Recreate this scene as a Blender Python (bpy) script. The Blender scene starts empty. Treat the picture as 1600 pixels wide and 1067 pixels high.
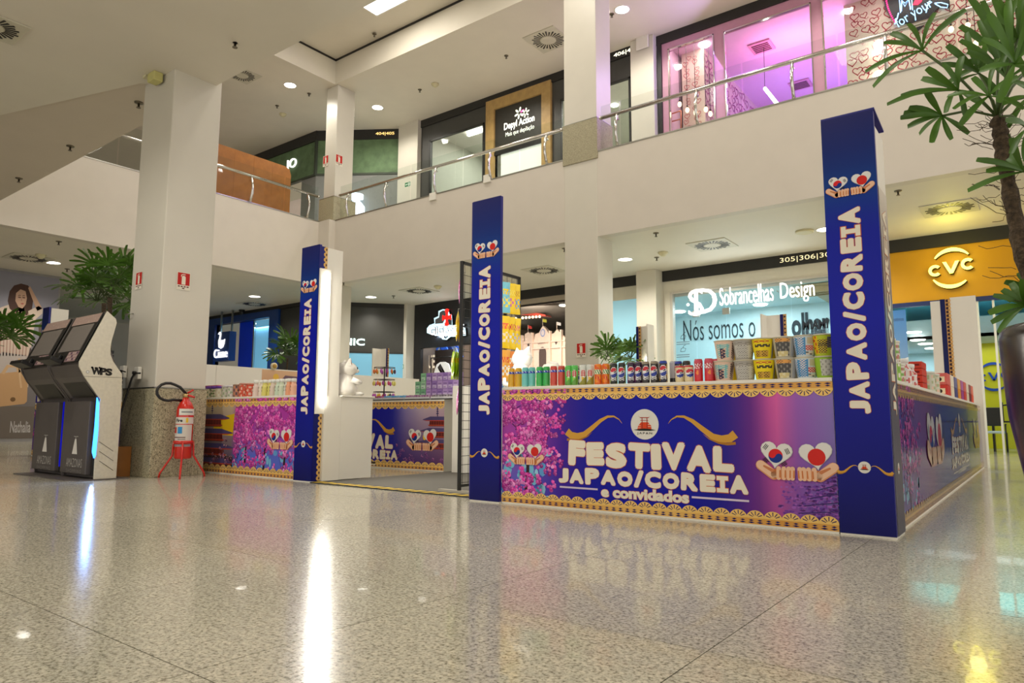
import bpy, bmesh, math, random
from mathutils import Vector, Matrix
sc = bpy.context.scene
COL = sc.collection
PI = math.pi

# ---------------------------------------------------------------- camera, world, exposure
FPX, YAW, PITCH, ROLL, CAM_H = 1082.34, -0.6501003, 0.1133686, 0.0046296, 0.70
_f = Vector((math.sin(YAW)*math.cos(PITCH), math.cos(YAW)*math.cos(PITCH), math.sin(PITCH)))
_r = Vector((math.cos(YAW), -math.sin(YAW), 0)); _u = _r.cross(_f)
_c, _s = math.cos(ROLL), math.sin(ROLL)
CR, CU = _c*_r+_s*_u, -_s*_r+_c*_u
cam = bpy.data.cameras.new('camera'); cam.sensor_width = 36; cam.lens = FPX/1600*36; cam.clip_start = .05; cam.clip_end = 200
camo = bpy.data.objects.new('camera', cam); COL.objects.link(camo)
camo.matrix_world = Matrix(((CR.x, CU.x, -_f.x, 0), (CR.y, CU.y, -_f.y, 0), (CR.z, CU.z, -_f.z, CAM_H), (0, 0, 0, 1)))
sc.camera = camo
EYE = Vector((0, 0, CAM_H))
def ray(x, y): return CR*((x-800)/FPX) - CU*((y-533.5)/FPX) + _f
def PZ(x, y, z=0.): d = ray(x, y); return EYE + d*((z-CAM_H)/d.z)      # photo point -> the place it shows on a level at height z
def PY(x, y, Y): d = ray(x, y); return EYE + d*(Y/d.y)                 # ... on a wall facing the front
def PX(x, y, X): d = ray(x, y); return EYE + d*(X/d.x)                 # ... on a wall facing the side
sc.view_settings.view_transform = 'Standard'; sc.view_settings.look = 'None'
sc.view_settings.gamma = 1; sc.view_settings.use_curve_mapping = False
sc.view_settings.exposure = 0.12
w = bpy.data.worlds.new('world'); sc.world = w; w.use_nodes = True
w.node_tree.nodes['Background'].inputs[0].default_value = (1.0, .945, .865, 1)
w.node_tree.nodes['Background'].inputs[1].default_value = 1.06
try:
    sc.cycles.max_bounces = 8; sc.cycles.diffuse_bounces = 3; sc.cycles.glossy_bounces = 4; sc.cycles.transparent_max_bounces = 24
    sc.cycles.caustics_reflective = False; sc.cycles.caustics_refractive = False; sc.cycles.sample_clamp_indirect = 6
except Exception: pass

def lamp(name, kind, loc, power, color=(1, .93, .8), size=1., size_y=None, aim=None, spot=None):
    l = bpy.data.lights.new(name, kind); l.energy = power; l.color = color
    if kind == 'AREA':
        l.shape = 'RECTANGLE' if size_y else 'DISK'; l.size = size
        if size_y: l.size_y = size_y
    elif kind == 'SPOT': l.spot_size = spot or 2.2; l.spot_blend = .6; l.shadow_soft_size = size
    else: l.shadow_soft_size = size
    o = bpy.data.objects.new(name, l); COL.objects.link(o); o.location = loc
    if aim is not None:
        o.rotation_euler = (Vector(aim)-Vector(loc)).to_track_quat('-Z', 'Y').to_euler()
    return o
WARM = (1, .93, .82); COOL = (.75, .9, 1)
for i, (x, y) in enumerate([(-14.4, 12.0), (-9.2, 12.0), (-4.0, 12.0), (-14.4, 7.6), (-9.2, 7.6), (-4.0, 7.6), (1.0, 12.0), (1.0, 7.6)]):
    lamp('coffer_lamp', 'AREA', (x, y, 12.78), 90, WARM, 1.3, 1.3)

# ---------------------------------------------------------------- materials
def lin(c):
    return tuple((v/255/12.92 if v/255 <= .04045 else ((v/255+.055)/1.055)**2.4) for v in c)
MATS = {}
def mat(name, rgb, rough=.5, metal=0., spec=.5, emit=0., ecol=None, var=.06, scale=8., coat=0., bump=0., bscale=200.):
    if name in MATS: return MATS[name]
    m = bpy.data.materials.new(name); m.use_nodes = True; nt = m.node_tree; b = nt.nodes['Principled BSDF']
    c = lin(rgb)
    b.inputs['Roughness'].default_value = rough; b.inputs['Metallic'].default_value = metal
    b.inputs['Specular IOR Level'].default_value = spec; b.inputs['Coat Weight'].default_value = coat
    b.inputs['Base Color'].default_value = (*c, 1)
    if var:
        n = nt.nodes.new('ShaderNodeTexNoise'); n.inputs['Scale'].default_value = scale; n.inputs['Detail'].default_value = 4
        g = nt.nodes.new('ShaderNodeNewGeometry'); nt.links.new(g.outputs['Position'], n.inputs['Vector'])
        r = nt.nodes.new('ShaderNodeValToRGB'); nt.links.new(n.outputs['Fac'], r.inputs['Fac'])
        r.color_ramp.elements[0].position = .3; r.color_ramp.elements[1].position = .7
        r.color_ramp.elements[0].color = (*[v*(1-var) for v in c], 1); r.color_ramp.elements[1].color = (*[min(1, v*(1+var)) for v in c], 1)
        nt.links.new(r.outputs['Color'], b.inputs['Base Color'])
    if bump:
        n = nt.nodes.new('ShaderNodeTexNoise'); n.inputs['Scale'].default_value = bscale
        g = nt.nodes.new('ShaderNodeNewGeometry'); nt.links.new(g.outputs['Position'], n.inputs['Vector'])
        bp = nt.nodes.new('ShaderNodeBump'); bp.inputs['Strength'].default_value = bump; bp.inputs['Distance'].default_value = .01
        nt.links.new(n.outputs['Fac'], bp.inputs['Height']); nt.links.new(bp.outputs['Normal'], b.inputs['Normal'])
    if emit:
        b.inputs['Emission Color'].default_value = (*lin(ecol or rgb), 1); b.inputs['Emission Strength'].default_value = emit
    MATS[name] = m; return m
def attr_mat(name, rough=.4, emit=0., spec=.5, coat=0.):
    if name in MATS: return MATS[name]
    m = bpy.data.materials.new(name); m.use_nodes = True; nt = m.node_tree; b = nt.nodes['Principled BSDF']
    a = nt.nodes.new('ShaderNodeAttribute'); a.attribute_name = 'Col'
    nt.links.new(a.outputs['Color'], b.inputs['Base Color'])
    b.inputs['Roughness'].default_value = rough; b.inputs['Specular IOR Level'].default_value = spec; b.inputs['Coat Weight'].default_value = coat
    if emit:
        nt.links.new(a.outputs['Color'], b.inputs['Emission Color']); b.inputs['Emission Strength'].default_value = emit
    MATS[name] = m; return m
def glass_mat(name, tint=(1, 1, 1), refl=.02):
    if name in MATS: return MATS[name]
    m = bpy.data.materials.new(name); m.use_nodes = True; nt = m.node_tree; nt.nodes.remove(nt.nodes['Principled BSDF'])
    out = nt.nodes['Material Output']; t = nt.nodes.new('ShaderNodeBsdfTransparent'); t.inputs[0].default_value = (*tint, 1)
    g = nt.nodes.new('ShaderNodeBsdfGlossy'); g.inputs['Roughness'].default_value = .02
    lw = nt.nodes.new('ShaderNodeLayerWeight'); lw.inputs[0].default_value = .5
    pw = nt.nodes.new('ShaderNodeMath'); pw.operation = 'POWER'; pw.inputs[1].default_value = 4; nt.links.new(lw.outputs['Facing'], pw.inputs[0])
    fr = nt.nodes.new('ShaderNodeMath'); fr.operation = 'MULTIPLY_ADD'; fr.inputs[1].default_value = .5; fr.inputs[2].default_value = refl*.5; nt.links.new(pw.outputs[0], fr.inputs[0])
    mx = nt.nodes.new('ShaderNodeMixShader'); nt.links.new(fr.outputs[0], mx.inputs[0])
    nt.links.new(t.outputs[0], mx.inputs[1]); nt.links.new(g.outputs[0], mx.inputs[2]); nt.links.new(mx.outputs[0], out.inputs[0])
    MATS[name] = m; return m
def stone(name, base, flecks, rough, s1=55., s2=16., coat=0.):
    m = bpy.data.materials.new(name); m.use_nodes = True; nt = m.node_tree; b = nt.nodes['Principled BSDF']
    g = nt.nodes.new('ShaderNodeNewGeometry')
    n = nt.nodes.new('ShaderNodeTexNoise'); n.inputs['Scale'].default_value = s1; n.inputs['Detail'].default_value = 5; n.inputs['Roughness'].default_value = .7
    n2 = nt.nodes.new('ShaderNodeTexNoise'); n2.inputs['Scale'].default_value = s2; n2.inputs['Detail'].default_value = 3
    n3 = nt.nodes.new('ShaderNodeTexNoise'); n3.inputs['Scale'].default_value = 1.3
    for q in (n, n2, n3): nt.links.new(g.outputs['Position'], q.inputs['Vector'])
    r = nt.nodes.new('ShaderNodeValToRGB'); e = r.color_ramp.elements
    e[0].position = .36; e[0].color = (*lin(flecks[0]), 1); e[1].position = .52; e[1].color = (*lin(base), 1)
    x = e.new(.44); x.color = (*lin(flecks[1]), 1); x = e.new(.68); x.color = (*[min(1, v*1.25) for v in lin(base)], 1)
    nt.links.new(n.outputs['Fac'], r.inputs['Fac'])
    r2 = nt.nodes.new('ShaderNodeValToRGB'); r2.color_ramp.elements[0].position = .35; r2.color_ramp.elements[0].color = (.84, .84, .83, 1); r2.color_ramp.elements[1].position = .62; r2.color_ramp.elements[1].color = (1.06, 1.05, 1.03, 1)
    nt.links.new(n2.outputs['Fac'], r2.inputs['Fac'])
    mx = nt.nodes.new('ShaderNodeMixRGB'); mx.blend_type = 'MULTIPLY'; mx.inputs[0].default_value = 1
    nt.links.new(r.outputs[0], mx.inputs[1]); nt.links.new(r2.outputs[0], mx.inputs[2])
    oi = nt.nodes.new('ShaderNodeObjectInfo'); mr = nt.nodes.new('ShaderNodeMapRange'); mr.inputs[3].default_value = .94; mr.inputs[4].default_value = 1.04
    nt.links.new(oi.outputs['Random'], mr.inputs[0])
    mx2 = nt.nodes.new('ShaderNodeMixRGB'); mx2.blend_type = 'MULTIPLY'; mx2.inputs[0].default_value = 1
    nt.links.new(mx.outputs[0], mx2.inputs[1]); nt.links.new(mr.outputs[0], mx2.inputs[2])
    nt.links.new(mx2.outputs[0], b.inputs['Base Color'])
    rr = nt.nodes.new('ShaderNodeMapRange'); rr.inputs[3].default_value = rough*.8; rr.inputs[4].default_value = rough*1.25
    nt.links.new(n3.outputs['Fac'], rr.inputs[0]); nt.links.new(rr.outputs[0], b.inputs['Roughness'])
    b.inputs['Coat Weight'].default_value = coat; b.inputs['Coat Roughness'].default_value = .025; b.inputs['Specular IOR Level'].default_value = .28
    n4 = nt.nodes.new('ShaderNodeTexNoise'); n4.inputs['Scale'].default_value = 9; n4.inputs['Detail'].default_value = 2
    nt.links.new(g.outputs['Position'], n4.inputs['Vector'])
    bp = nt.nodes.new('ShaderNodeBump'); bp.inputs['Strength'].default_value = .05; bp.inputs['Distance'].default_value = .004
    nt.links.new(n4.outputs['Fac'], bp.inputs['Height']); nt.links.new(bp.outputs['Normal'], b.inputs['Normal']); nt.links.new(bp.outputs['Normal'], b.inputs['Coat Normal'])
    MATS[name] = m; return m

# ---------------------------------------------------------------- mesh helpers
def origin(o):
    v = Vector((0, 0, 0))
    while o is not None: v = v + Vector(o.location); o = o.parent
    return v
class MB:
    def __init__(s): s.v = []; s.f = []; s.m = []; s.sm = []
    def add(s, vs, fs, mi=0, smooth=False):
        k = len(s.v); s.v += [Vector(v) for v in vs]
        for f in fs: s.f.append([i+k for i in f]); s.m.append(mi); s.sm.append(smooth)
        return s
    def box(s, x0, x1, y0, y1, z0, z1, mi=0):
        v = [(x, y, z) for z in (z0, z1) for y in (y0, y1) for x in (x0, x1)]
        return s.add(v, [(0, 2, 3, 1), (4, 5, 7, 6), (0, 1, 5, 4), (2, 6, 7, 3), (0, 4, 6, 2), (1, 3, 7, 5)], mi)
    def quad(s, a, b, c, d, mi=0): return s.add([a, b, c, d], [(0, 1, 2, 3)], mi)
    def slab(s, pts, n, t, mi=0):                                     # polygon pushed along n by t
        n = Vector(n)*t; k = len(pts); a = [Vector(p) for p in pts]
        return s.add(a+[p+n for p in a], [tuple(range(k))[::-1], tuple(range(k, 2*k))]+[(i, (i+1) % k, k+(i+1) % k, k+i) for i in range(k)], mi)
    def tube(s, pts, r, seg=8, mi=0, closed=False, cap=True):
        pts = [Vector(p) for p in pts]; n = len(pts); rr = r if isinstance(r, (list, tuple)) else [r]*n
        vs = []; up = None
        for i, p in enumerate(pts):
            if closed: d = pts[(i+1) % n]-pts[i-1]
            else: d = pts[min(i+1, n-1)]-pts[max(i-1, 0)]
            d.normalize()
            if up is None: up = Vector((0, 0, 1)) if abs(d.z) < .9 else Vector((1, 0, 0))
            a = d.cross(up).normalized(); up = a.cross(d).normalized(); 
            for k in range(seg):
                t = 2*PI*k/seg; vs.append(p+(a*math.cos(t)+up*math.sin(t))*rr[i])
        fs = []
        for i in range(n if closed else n-1):
            for k in range(seg):
                j = (i+1) % n; fs.append((i*seg+k, i*seg+(k+1) % seg, j*seg+(k+1) % seg, j*seg+k))
        if cap and not closed: fs += [tuple(range(seg))[::-1], tuple(range((n-1)*seg, n*seg))]
        return s.add(vs, fs, mi, True)
    def lathe(s, prof, c=(0, 0, 0), seg=20, mi=0, sx=1., sy=1., cap=True, smooth=True):
        vs = []
        for r, z in prof:
            for k in range(seg):
                t = 2*PI*k/seg; vs.append((c[0]+r*sx*math.cos(t), c[1]+r*sy*math.sin(t), c[2]+z))
        n = len(prof); fs = [(i*seg+k, i*seg+(k+1) % seg, (i+1)*seg+(k+1) % seg, (i+1)*seg+k) for i in range(n-1) for k in range(seg)]
        s.add(vs, fs, mi, smooth)
        if cap: s.add([], []); k0 = len(s.v)-n*seg; s.f += [[k0+k for k in range(seg)][::-1], [k0+(n-1)*seg+k for k in range(seg)]]; s.m += [mi, mi]; s.sm += [False, False]
        return s
    def ball(s, c, rx, ry=None, rz=None, seg=14, rings=9, mi=0):
        ry = ry or rx; rz = rz or rx
        return s.lathe([(max(.002, math.sin(PI*i/rings)), -math.cos(PI*i/rings)) for i in range(rings+1)], (0, 0, 0), seg, mi).xf_last((rings+1)*seg, c, rx, ry, rz)
    def xf_last(s, n, c, rx, ry, rz):
        for i in range(len(s.v)-n, len(s.v)):
            p = s.v[i]; s.v[i] = Vector((c[0]+p.x*rx, c[1]+p.y*ry, c[2]+p.z*rz))
        return s
    def build(s, name, mats, parent=None, bevel=0., local=False, kind=None):
        me = bpy.data.meshes.new(name); off = Vector((0, 0, 0)) if (parent is None or local) else origin(parent)
        me.from_pydata([v-off for v in s.v], [], s.f)
        if not isinstance(mats, (list, tuple)): mats = [mats]
        for m in mats: me.materials.append(m)
        me.polygons.foreach_set('material_index', s.m); me.polygons.foreach_set('use_smooth', s.sm)
        me.update(); o = bpy.data.objects.new(name, me); COL.objects.link(o)
        if parent: o.parent = parent
        if bevel:
            b = o.modifiers.new('bevel', 'BEVEL'); b.width = bevel; b.segments = 2; b.limit_method = 'ANGLE'; b.angle_limit = .6
        if kind: o['kind'] = kind
        return o
def lab(o, label, cat, group=None):
    o['label'] = label; o['category'] = cat
    if group: o['group'] = group
    return o
def thing(name, label, cat, loc=(0, 0, 0), group=None):
    o = bpy.data.objects.new(name, None); COL.objects.link(o); o.location = loc; o.empty_display_size = .1
    return lab(o, label, cat, group)
def struct(mb, name, m, bevel=0., parent=None):
    o = mb.build(name, m, parent, bevel); o['kind'] = 'structure'; return o
def dup(o, loc=None, rz=None, label=None, parent=None, top=True):
    c = o.copy(); COL.objects.link(c); c.parent = parent
    if loc is not None: c.location = loc
    if rz is not None: c.rotation_euler = (0, 0, rz)
    if label: c['label'] = label
    for ch in list(o.children): dup(ch, parent=c, top=False)
    return c
# ---------------------------------------------------------------- lettering and flat print
_TX = {}
def text_mesh(s, bold=0., extrude=0., spacing=1.):
    k = (s, bold, extrude, spacing)
    if k in _TX: return _TX[k]
    cu = bpy.data.curves.new('t', 'FONT'); cu.body = s; cu.offset = bold; cu.extrude = extrude; cu.resolution_u = 3; cu.space_character = spacing
    ob = bpy.data.objects.new('t', cu); COL.objects.link(ob); bpy.context.view_layer.update()
    me = bpy.data.meshes.new_from_object(ob.evaluated_get(bpy.context.evaluated_depsgraph_get()))
    r = ([v.co.copy() for v in me.vertices], [list(p.vertices) for p in me.polygons])
    bpy.data.objects.remove(ob); bpy.data.curves.remove(cu); bpy.data.meshes.remove(me)
    _TX[k] = r; return r
def text_fit(s, u, v, w, h, bold=0., extra=0., rot=0., spacing=1.):
    """2-D verts of s stretched over the box w x h centred at (u, v); extra thickens without changing the fit."""
    vs, _ = text_mesh(s, bold, 0., spacing); x0 = min(p.x for p in vs); x1 = max(p.x for p in vs); y0 = min(p.y for p in vs); y1 = max(p.y for p in vs)
    vs, fs = text_mesh(s, bold+extra, 0., spacing); sx, sy = w/max(1e-6, x1-x0), h/max(1e-6, y1-y0); c, n = math.cos(rot), math.sin(rot); out = []
    for p in vs:
        a, b = (p.x-(x0+x1)/2)*sx, (p.y-(y0+y1)/2)*sy; out.append((u+a*c-b*n, v+a*n+b*c))
    return out, fs
STEP = .0006
class Print:
    """Ink on a flat sheet: coloured shapes in the sheet's own (u, v) metres."""
    def __init__(s, o=(0, 0, 0), ud=(1, 0, 0), vd=(0, 0, 1)):
        s.o = Vector(o); s.ud = Vector(ud).normalized(); s.vd = Vector(vd).normalized(); s.n = s.ud.cross(s.vd)
        s.v = []; s.f = []; s.c = []
    def uv(s, x, y):
        d = ray(x, y); t = (s.o-EYE).dot(s.n)/d.dot(s.n); p = EYE+d*t-s.o; return (p.dot(s.ud), p.dot(s.vd))
    def raw(s, pts, faces, col, layer=1):
        k = len(s.v)
        s.v += [s.o+s.ud*u+s.vd*v+s.n*(layer*STEP) for u, v in pts]
        per = isinstance(col, list); c = None if per else (*lin(col), 1)
        for f in faces:
            s.f.append([i+k for i in f]); s.c += [(*lin(col[i]), 1) for i in f] if per else [c]*len(f)
    def poly(s, pts, col, layer=1): s.raw(pts, [list(range(len(pts)))], col, layer)
    def rect(s, u0, v0, u1, v1, col, layer=1): s.poly([(u0, v0), (u1, v0), (u1, v1), (u0, v1)], col, layer)
    def disc(s, u, v, r, col, layer=1, n=20, ry=None, rot=0.):
        ry = ry or r; c, q = math.cos(rot), math.sin(rot); P = []
        for k in range(n):
            t = 2*PI*k/n; a, b = r*math.cos(t), ry*math.sin(t); P.append((u+a*c-b*q, v+a*q+b*c))
        s.poly(P, col, layer)
    def cap(s, a, b, r0, r1, col, layer=1):
        d = math.atan2(b[1]-a[1], b[0]-a[0]); P = [(b[0]+r1*math.cos(d+t), b[1]+r1*math.sin(d+t)) for t in [(-.5+i/6)*PI for i in range(7)]]
        P += [(a[0]+r0*math.cos(d+t), a[1]+r0*math.sin(d+t)) for t in [(.5+i/6)*PI for i in range(7)]]
        s.poly(P, col, layer)
    def ribbon(s, pts, ws, col, layer=1):
        L = []; R = []
        for i, p in enumerate(pts):
            a = pts[max(i-1, 0)]; b = pts[min(i+1, len(pts)-1)]; d = math.hypot(b[0]-a[0], b[1]-a[1]) or 1
            nx, ny = -(b[1]-a[1])/d, (b[0]-a[0])/d; h = (ws[i] if isinstance(ws, (list, tuple)) else ws)/2
            L.append((p[0]+nx*h, p[1]+ny*h)); R.append((p[0]-nx*h, p[1]-ny*h))
        n = len(pts); s.raw(R+L, [(i, i+1, n+i+1, n+i) for i in range(n-1)], col, layer)
    def grid(s, u0, v0, u1, v1, nu, nv, fn, layer=0):
        P = []; Cc = []
        for j in range(nv+1):
            for i in range(nu+1):
                a, b = i/nu, j/nv; P.append((u0+(u1-u0)*a, v0+(v1-v0)*b)); Cc.append(fn(a, b))
        s.raw(P, [(j*(nu+1)+i, j*(nu+1)+i+1, (j+1)*(nu+1)+i+1, (j+1)*(nu+1)+i) for j in range(nv) for i in range(nu)], Cc, layer)
    def text(s, t, u, v, w, h, col, layer=2, bold=0., extra=0., rot=0., spacing=1.):
        p, f = text_fit(t, u, v, w, h, bold, extra, rot, spacing); s.raw(p, f, col, layer)
    def build(s, name, m, parent=None):
        off = origin(parent) if parent else Vector((0, 0, 0)); me = bpy.data.meshes.new(name)
        me.from_pydata([v-off for v in s.v], [], s.f); a = me.color_attributes.new('Col', 'FLOAT_COLOR', 'CORNER')
        a.data.foreach_set('color', [x for c in s.c for x in c]); me.materials.append(m); me.update()
        o = bpy.data.objects.new(name, me); COL.objects.link(o)
        if parent: o.parent = parent
        return o
def text3d(mb, s, o, ud, vd, w, h, depth, bold=0., mi=0, spacing=1.):
    """Raised letters stretched over w x h centred at o."""
    vs, _ = text_mesh(s, bold, 0., spacing); x0 = min(p.x for p in vs); x1 = max(p.x for p in vs); y0 = min(p.y for p in vs); y1 = max(p.y for p in vs)
    vs, fs = text_mesh(s, bold, .1, spacing); o, ud, vd = Vector(o), Vector(ud).normalized(), Vector(vd).normalized(); n = ud.cross(vd)
    mb.add([o+ud*((p.x-(x0+x1)/2)*w/(x1-x0))+vd*((p.y-(y0+y1)/2)*h/(y1-y0))+n*((p.z+.1)/.2*depth) for p in vs], fs, mi)
def mix(a, b, t): t = max(0, min(1, t)); return tuple(a[i]+(b[i]-a[i])*t for i in range(3))
def stops(x, S):
    for (p, a), (q, b) in zip(S, S[1:]):
        if x <= q: return mix(a, b, (x-p)/max(1e-6, q-p))
    return S[-1][1]
# ---------------------------------------------------------------- the building
WALL = mat('wall_paint', (216, 208, 196), .55, var=.02, scale=2)
SOFF = mat('ceiling_paint', (226, 219, 204), .6, var=.02, scale=1.5)
PILL = mat('pillar_paint', (216, 211, 198), .38, var=.02, scale=2)
DARKS = mat('black_strip', (34, 33, 32), .5, var=.05)
CHAR = mat('charcoal_cladding', (66, 66, 64), .5, var=.08, scale=3)
FLOORM = stone('polished_granite', (210, 205, 187), ((112, 108, 90), (174, 169, 150)), .16, 75., 24., coat=.27)
GRAN = stone('speckled_granite', (184, 177, 150), ((48, 46, 38), (160, 153, 128)), .3, 75., 40.)
CHROME = mat('polished_steel', (215, 213, 208), .12, 1., var=0)
STEEL = mat('brushed_steel', (176, 176, 168), .3, 1., var=.05, scale=40)
BLACK = mat('black_plastic', (22, 22, 23), .4, var=.05)
WHITE = mat('white_board', (238, 234, 224), .42, var=.015, scale=3)
GLASS = glass_mat('clear_glass', (.93, .955, .94))
GLOW = mat('lamp_diffuser', (255, 250, 238), .5, emit=9., var=0)
INK = attr_mat('printed_vinyl', .32, spec=.22)
INKM = attr_mat('printed_paper', .55, spec=.3)
ZC, ZF, ZU, ZK = 5.13, 7.22, 12.0, 12.85        # ground ceiling, parapet top, upper ceiling, coffer ceiling
YF, XF, YS, YU = 14.2, -18.7, 18.9, 18.0        # parapet faces, shop fronts below and above

base = struct(MB().box(-34, 8, -8, 26, -.2, -.003), 'floor', FLOORM)
tile = MB().box(0, 1.066, 0, 1.056, -.02, 0).build('tile', FLOORM, base)
g = MB().box(-15, 3, .02, 5.4, -.004, -.0018).build('grout', mat('grey_grout', (92, 88, 76), .7), base); g['kind'] = 'stuff'
seen = set()
def tiles(i0, i1, j0, j1):
    for i in range(i0, i1):
        for j in range(j0, j1): seen.add((i, j))
tiles(-12, 3, -1, 4); tiles(-15, -12, 1, 5); tiles(0, 3, 4, 17); tiles(-22, -15, 3, 7)
for n, (i, j) in enumerate(sorted(seen)):
    o = tile if n == 0 else tile.copy()
    if n: COL.objects.link(o)
    o.location = (-.86+1.07*i, 1.07+1.06*j, 0)

sl = struct(MB().box(-34, 8, YF+.02, 26, ZC, 7.0), 'ceiling', SOFF)
struct(MB().box(-34, XF-.02, 4.64, YF+.02, ZC, 7.0), 'ceiling', SOFF)
struct(MB().box(-34, 8, -8, 4.64, ZC+.02, 7.0), 'ceiling', mat('ceiling_rose_tone', (212, 200, 184), .6, var=.02, scale=1.5)); near = MB()  # soffit past the crease in a browner rose tone
struct(MB().box(-34, -16, -8.2, -8, 0, ZC), 'wall_back', mat('rear_light_block', (120, 112, 98), .6, var=.2, scale=.4))  # unseen wall added behind the camera to darken the left side
near.slab([(-34, -8, ZC), (8, -8, ZC), (8, 4.62, ZC), (-8.7, 4.62, ZC), (-9.25, 3.98, ZC), (-11.92, 3.2, ZC), (-34, -3.2, ZC)], (0, 0, 1), .05)
struct(near, 'ceiling', SOFF)
struct(MB().box(-34, 8, -8, 4.62, 7.0, 7.22), 'ceiling', SOFF)
# parapets: the fascia of the upper floor
struct(MB().box(XF, 8, YF, YF+.25, ZC-.02, ZF), 'wall_right', WALL)
struct(MB().box(XF-.25, XF, 4.64, YF+.25, ZC-.02, ZF), 'wall_left', WALL)
struct(MB().box(XF, 8, YF-.012, YF+.26, ZF, ZF+.03), 'trim_1', STEEL)
struct(MB().box(XF-.26, XF+.012, 4.64, YF+.25, ZF, ZF+.03), 'trim_2', STEEL)
struct(MB().box(XF, -18.15, 13.95, YF, ZC-.02, ZF), 'wall_corner', WALL)
# upper ceiling with the raised coffer over the well
up = MB().box(-34, 8, YF-.05, 26, ZU, ZK).box(-34, -18.35, 4.0, YF-.05, ZU, ZK).box(-34, 8, -8, 4.6, ZU, ZK)
struct(up, 'ceiling', SOFF)
struct(MB().box(-18.35, 8, 4.0, YF, ZK+.03, ZK+.2), 'ceiling', SOFF)
struct(MB().box(-18.35, 8, YF-.075, YF-.05, ZK-.03, ZK+.03).box(-18.35, -18.325, 4.6, YF-.05, ZK-.03, ZK+.03), 'shadow_gap', DARKS)  # dark strip painted in for the shadow gap round the coffer
struct(MB().box(-34.2, -34, -8, 26, 0, 13), 'wall_far', WALL)
# pillars
def pillar(x0, x1, y0, y1, z0, z1, g0=None, g1=None, t=.02):
    p = struct(MB().box(x0, x1, y0, y1, z0, z1), 'pillar', PILL, .012)
    if g0 is not None:
        b = MB().box(x0-t, x1+t, y0-t, y1+t, g0, g1)
        b.build('granite_base', GRAN, p, .006)
        MB().box(x0-t-.004, x1+t+.004, y0-t-.004, y1+t+.004, g1, g1+.012).build('granite_cap', STEEL, p)
    return p
pillar(-9.30, -8.50, 4.06, 4.70, 0, ZU, 0, 1.07, .015)                 # the near one
pillar(-9.16, -8.22, YF-.01, YF+.72, 0, ZU, 7.06, 8.10, .03)            # the tall one at the right-hand parapet
pillar(-18.85, -18.27, YF+.02, YF+.75, 7.0, ZU, 7.0, 8.06, .1)         # inner corner, upper floor
pillar(-18.95, -18.2, 14.3, 15.0, 0, ZC, 0, 1.0)
pillar(-9.36, -8.72, 18.4, 19.0, 0, ZC, 0, 1.0)
pillar(-20.1, -19.15, 18.5, 19.1, 0, ZC, 0, 1.0)
pillar(-9.1, -8.35, 17.75, 18.3, 7, ZU, 7, 7.9)
pillar(-19.1, -18.05, 17.8, 18.3, 7, ZU, 7, 7.9)

# ---------------------------------------------------------------- upper shop fronts
def shell(x0, x1, y0, y1, z0, z1, wall, ceil, floor, names):
    """floor, ceiling, back and side walls of a shop"""
    struct(MB().quad((x0, y1, z0), (x1, y1, z0), (x1, y1, z1), (x0, y1, z1)), 'wall_back', wall)
    struct(MB().quad((x0, y0, z0), (x0, y1, z0), (x0, y1, z1), (x0, y0, z1)), 'wall_side', wall)
    struct(MB().quad((x1, y0, z0), (x1, y1, z0), (x1, y1, z1), (x1, y0, z1)), 'wall_side', wall)
    struct(MB().quad((x0, y0, z1), (x1, y0, z1), (x1, y1, z1), (x0, y1, z1)), 'ceiling', ceil)
    if floor: struct(MB().quad((x0, y0, z0), (x1, y0, z0), (x1, y1, z0), (x0, y1, z0)), 'floor', floor)
def front(x0, x1, y, z0, z1, holes, t=.15):
    """a wall slab facing the well with rectangular openings (x0, x1, z0, z1), sorted along x"""
    mb = MB(); x = x0
    for a, b, c, d in holes:
        if a > x+1e-4: mb.box(x, a, y, y+t, z0, z1)
        if c > z0+1e-4: mb.box(a, b, y, y+t, z0, c)
        if d < z1-1e-4: mb.box(a, b, y, y+t, d, z1)
        x = b
    if x < x1-1e-4: mb.box(x, x1, y, y+t, z0, z1)
    return mb
SHOPW = mat('shop_wall_white', (232, 232, 222), .5, var=.02)
SHOPC = mat('shop_ceiling_white', (235, 234, 226), .6, var=.02)
struct(MB().box(-18.05, 8, YU-.05, YU+.2, 11.72, ZU), 'trim_4', DARKS)
# waxing salon: charcoal front, two windows and the oak portal
struct(front(-18.05, -8.8, YU, 7.0, 11.75, [(-17.6, -14.95, 7.0, 11.12), (-14.45, -12.45, 7.0, 11.4), (-11.75, -9.23, 7.0, 11.05)]), 'wall_salon', CHAR)
shell(-18.05, -8.8, YU+.15, 24, 7.0, 11.7, SHOPW, SHOPC, None, '')
FRAMEM = mat('dark_window_frame', (38, 38, 38), .4)
def window(n, x0, x1, y, z0, z1, t=.06, fm=FRAMEM, gm=GLASS, joints=()):
    f = MB().box(x0, x0+t, y-.03, y+.05, z0, z1).box(x1-t, x1, y-.03, y+.05, z0, z1).box(x0, x1, y-.03, y+.05, z1-t, z1)
    o = struct(f, 'window_%d' % n, fm)
    xs = [x0+t]+list(joints)+[x1-t]
    for a, b in zip(xs, xs[1:]): MB().box(a+.008, b-.008, y-.005, y+.005, z0, z1-t).build('glass_pane', gm, o)
    return o
window(1, -17.6, -14.95, YU, 7.0, 11.12, joints=(-16.3,)); window(2, -11.75, -9.23, YU, 7.0, 11.05)
OAK = mat('oak_veneer', (184, 152, 94), .5, var=.12, scale=6)
pt = thing('shop_portal', 'oak framed shop portal with dark sign panel and frosted door on the upper floor', 'portal', (-13.45, YU, 7))
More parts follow.
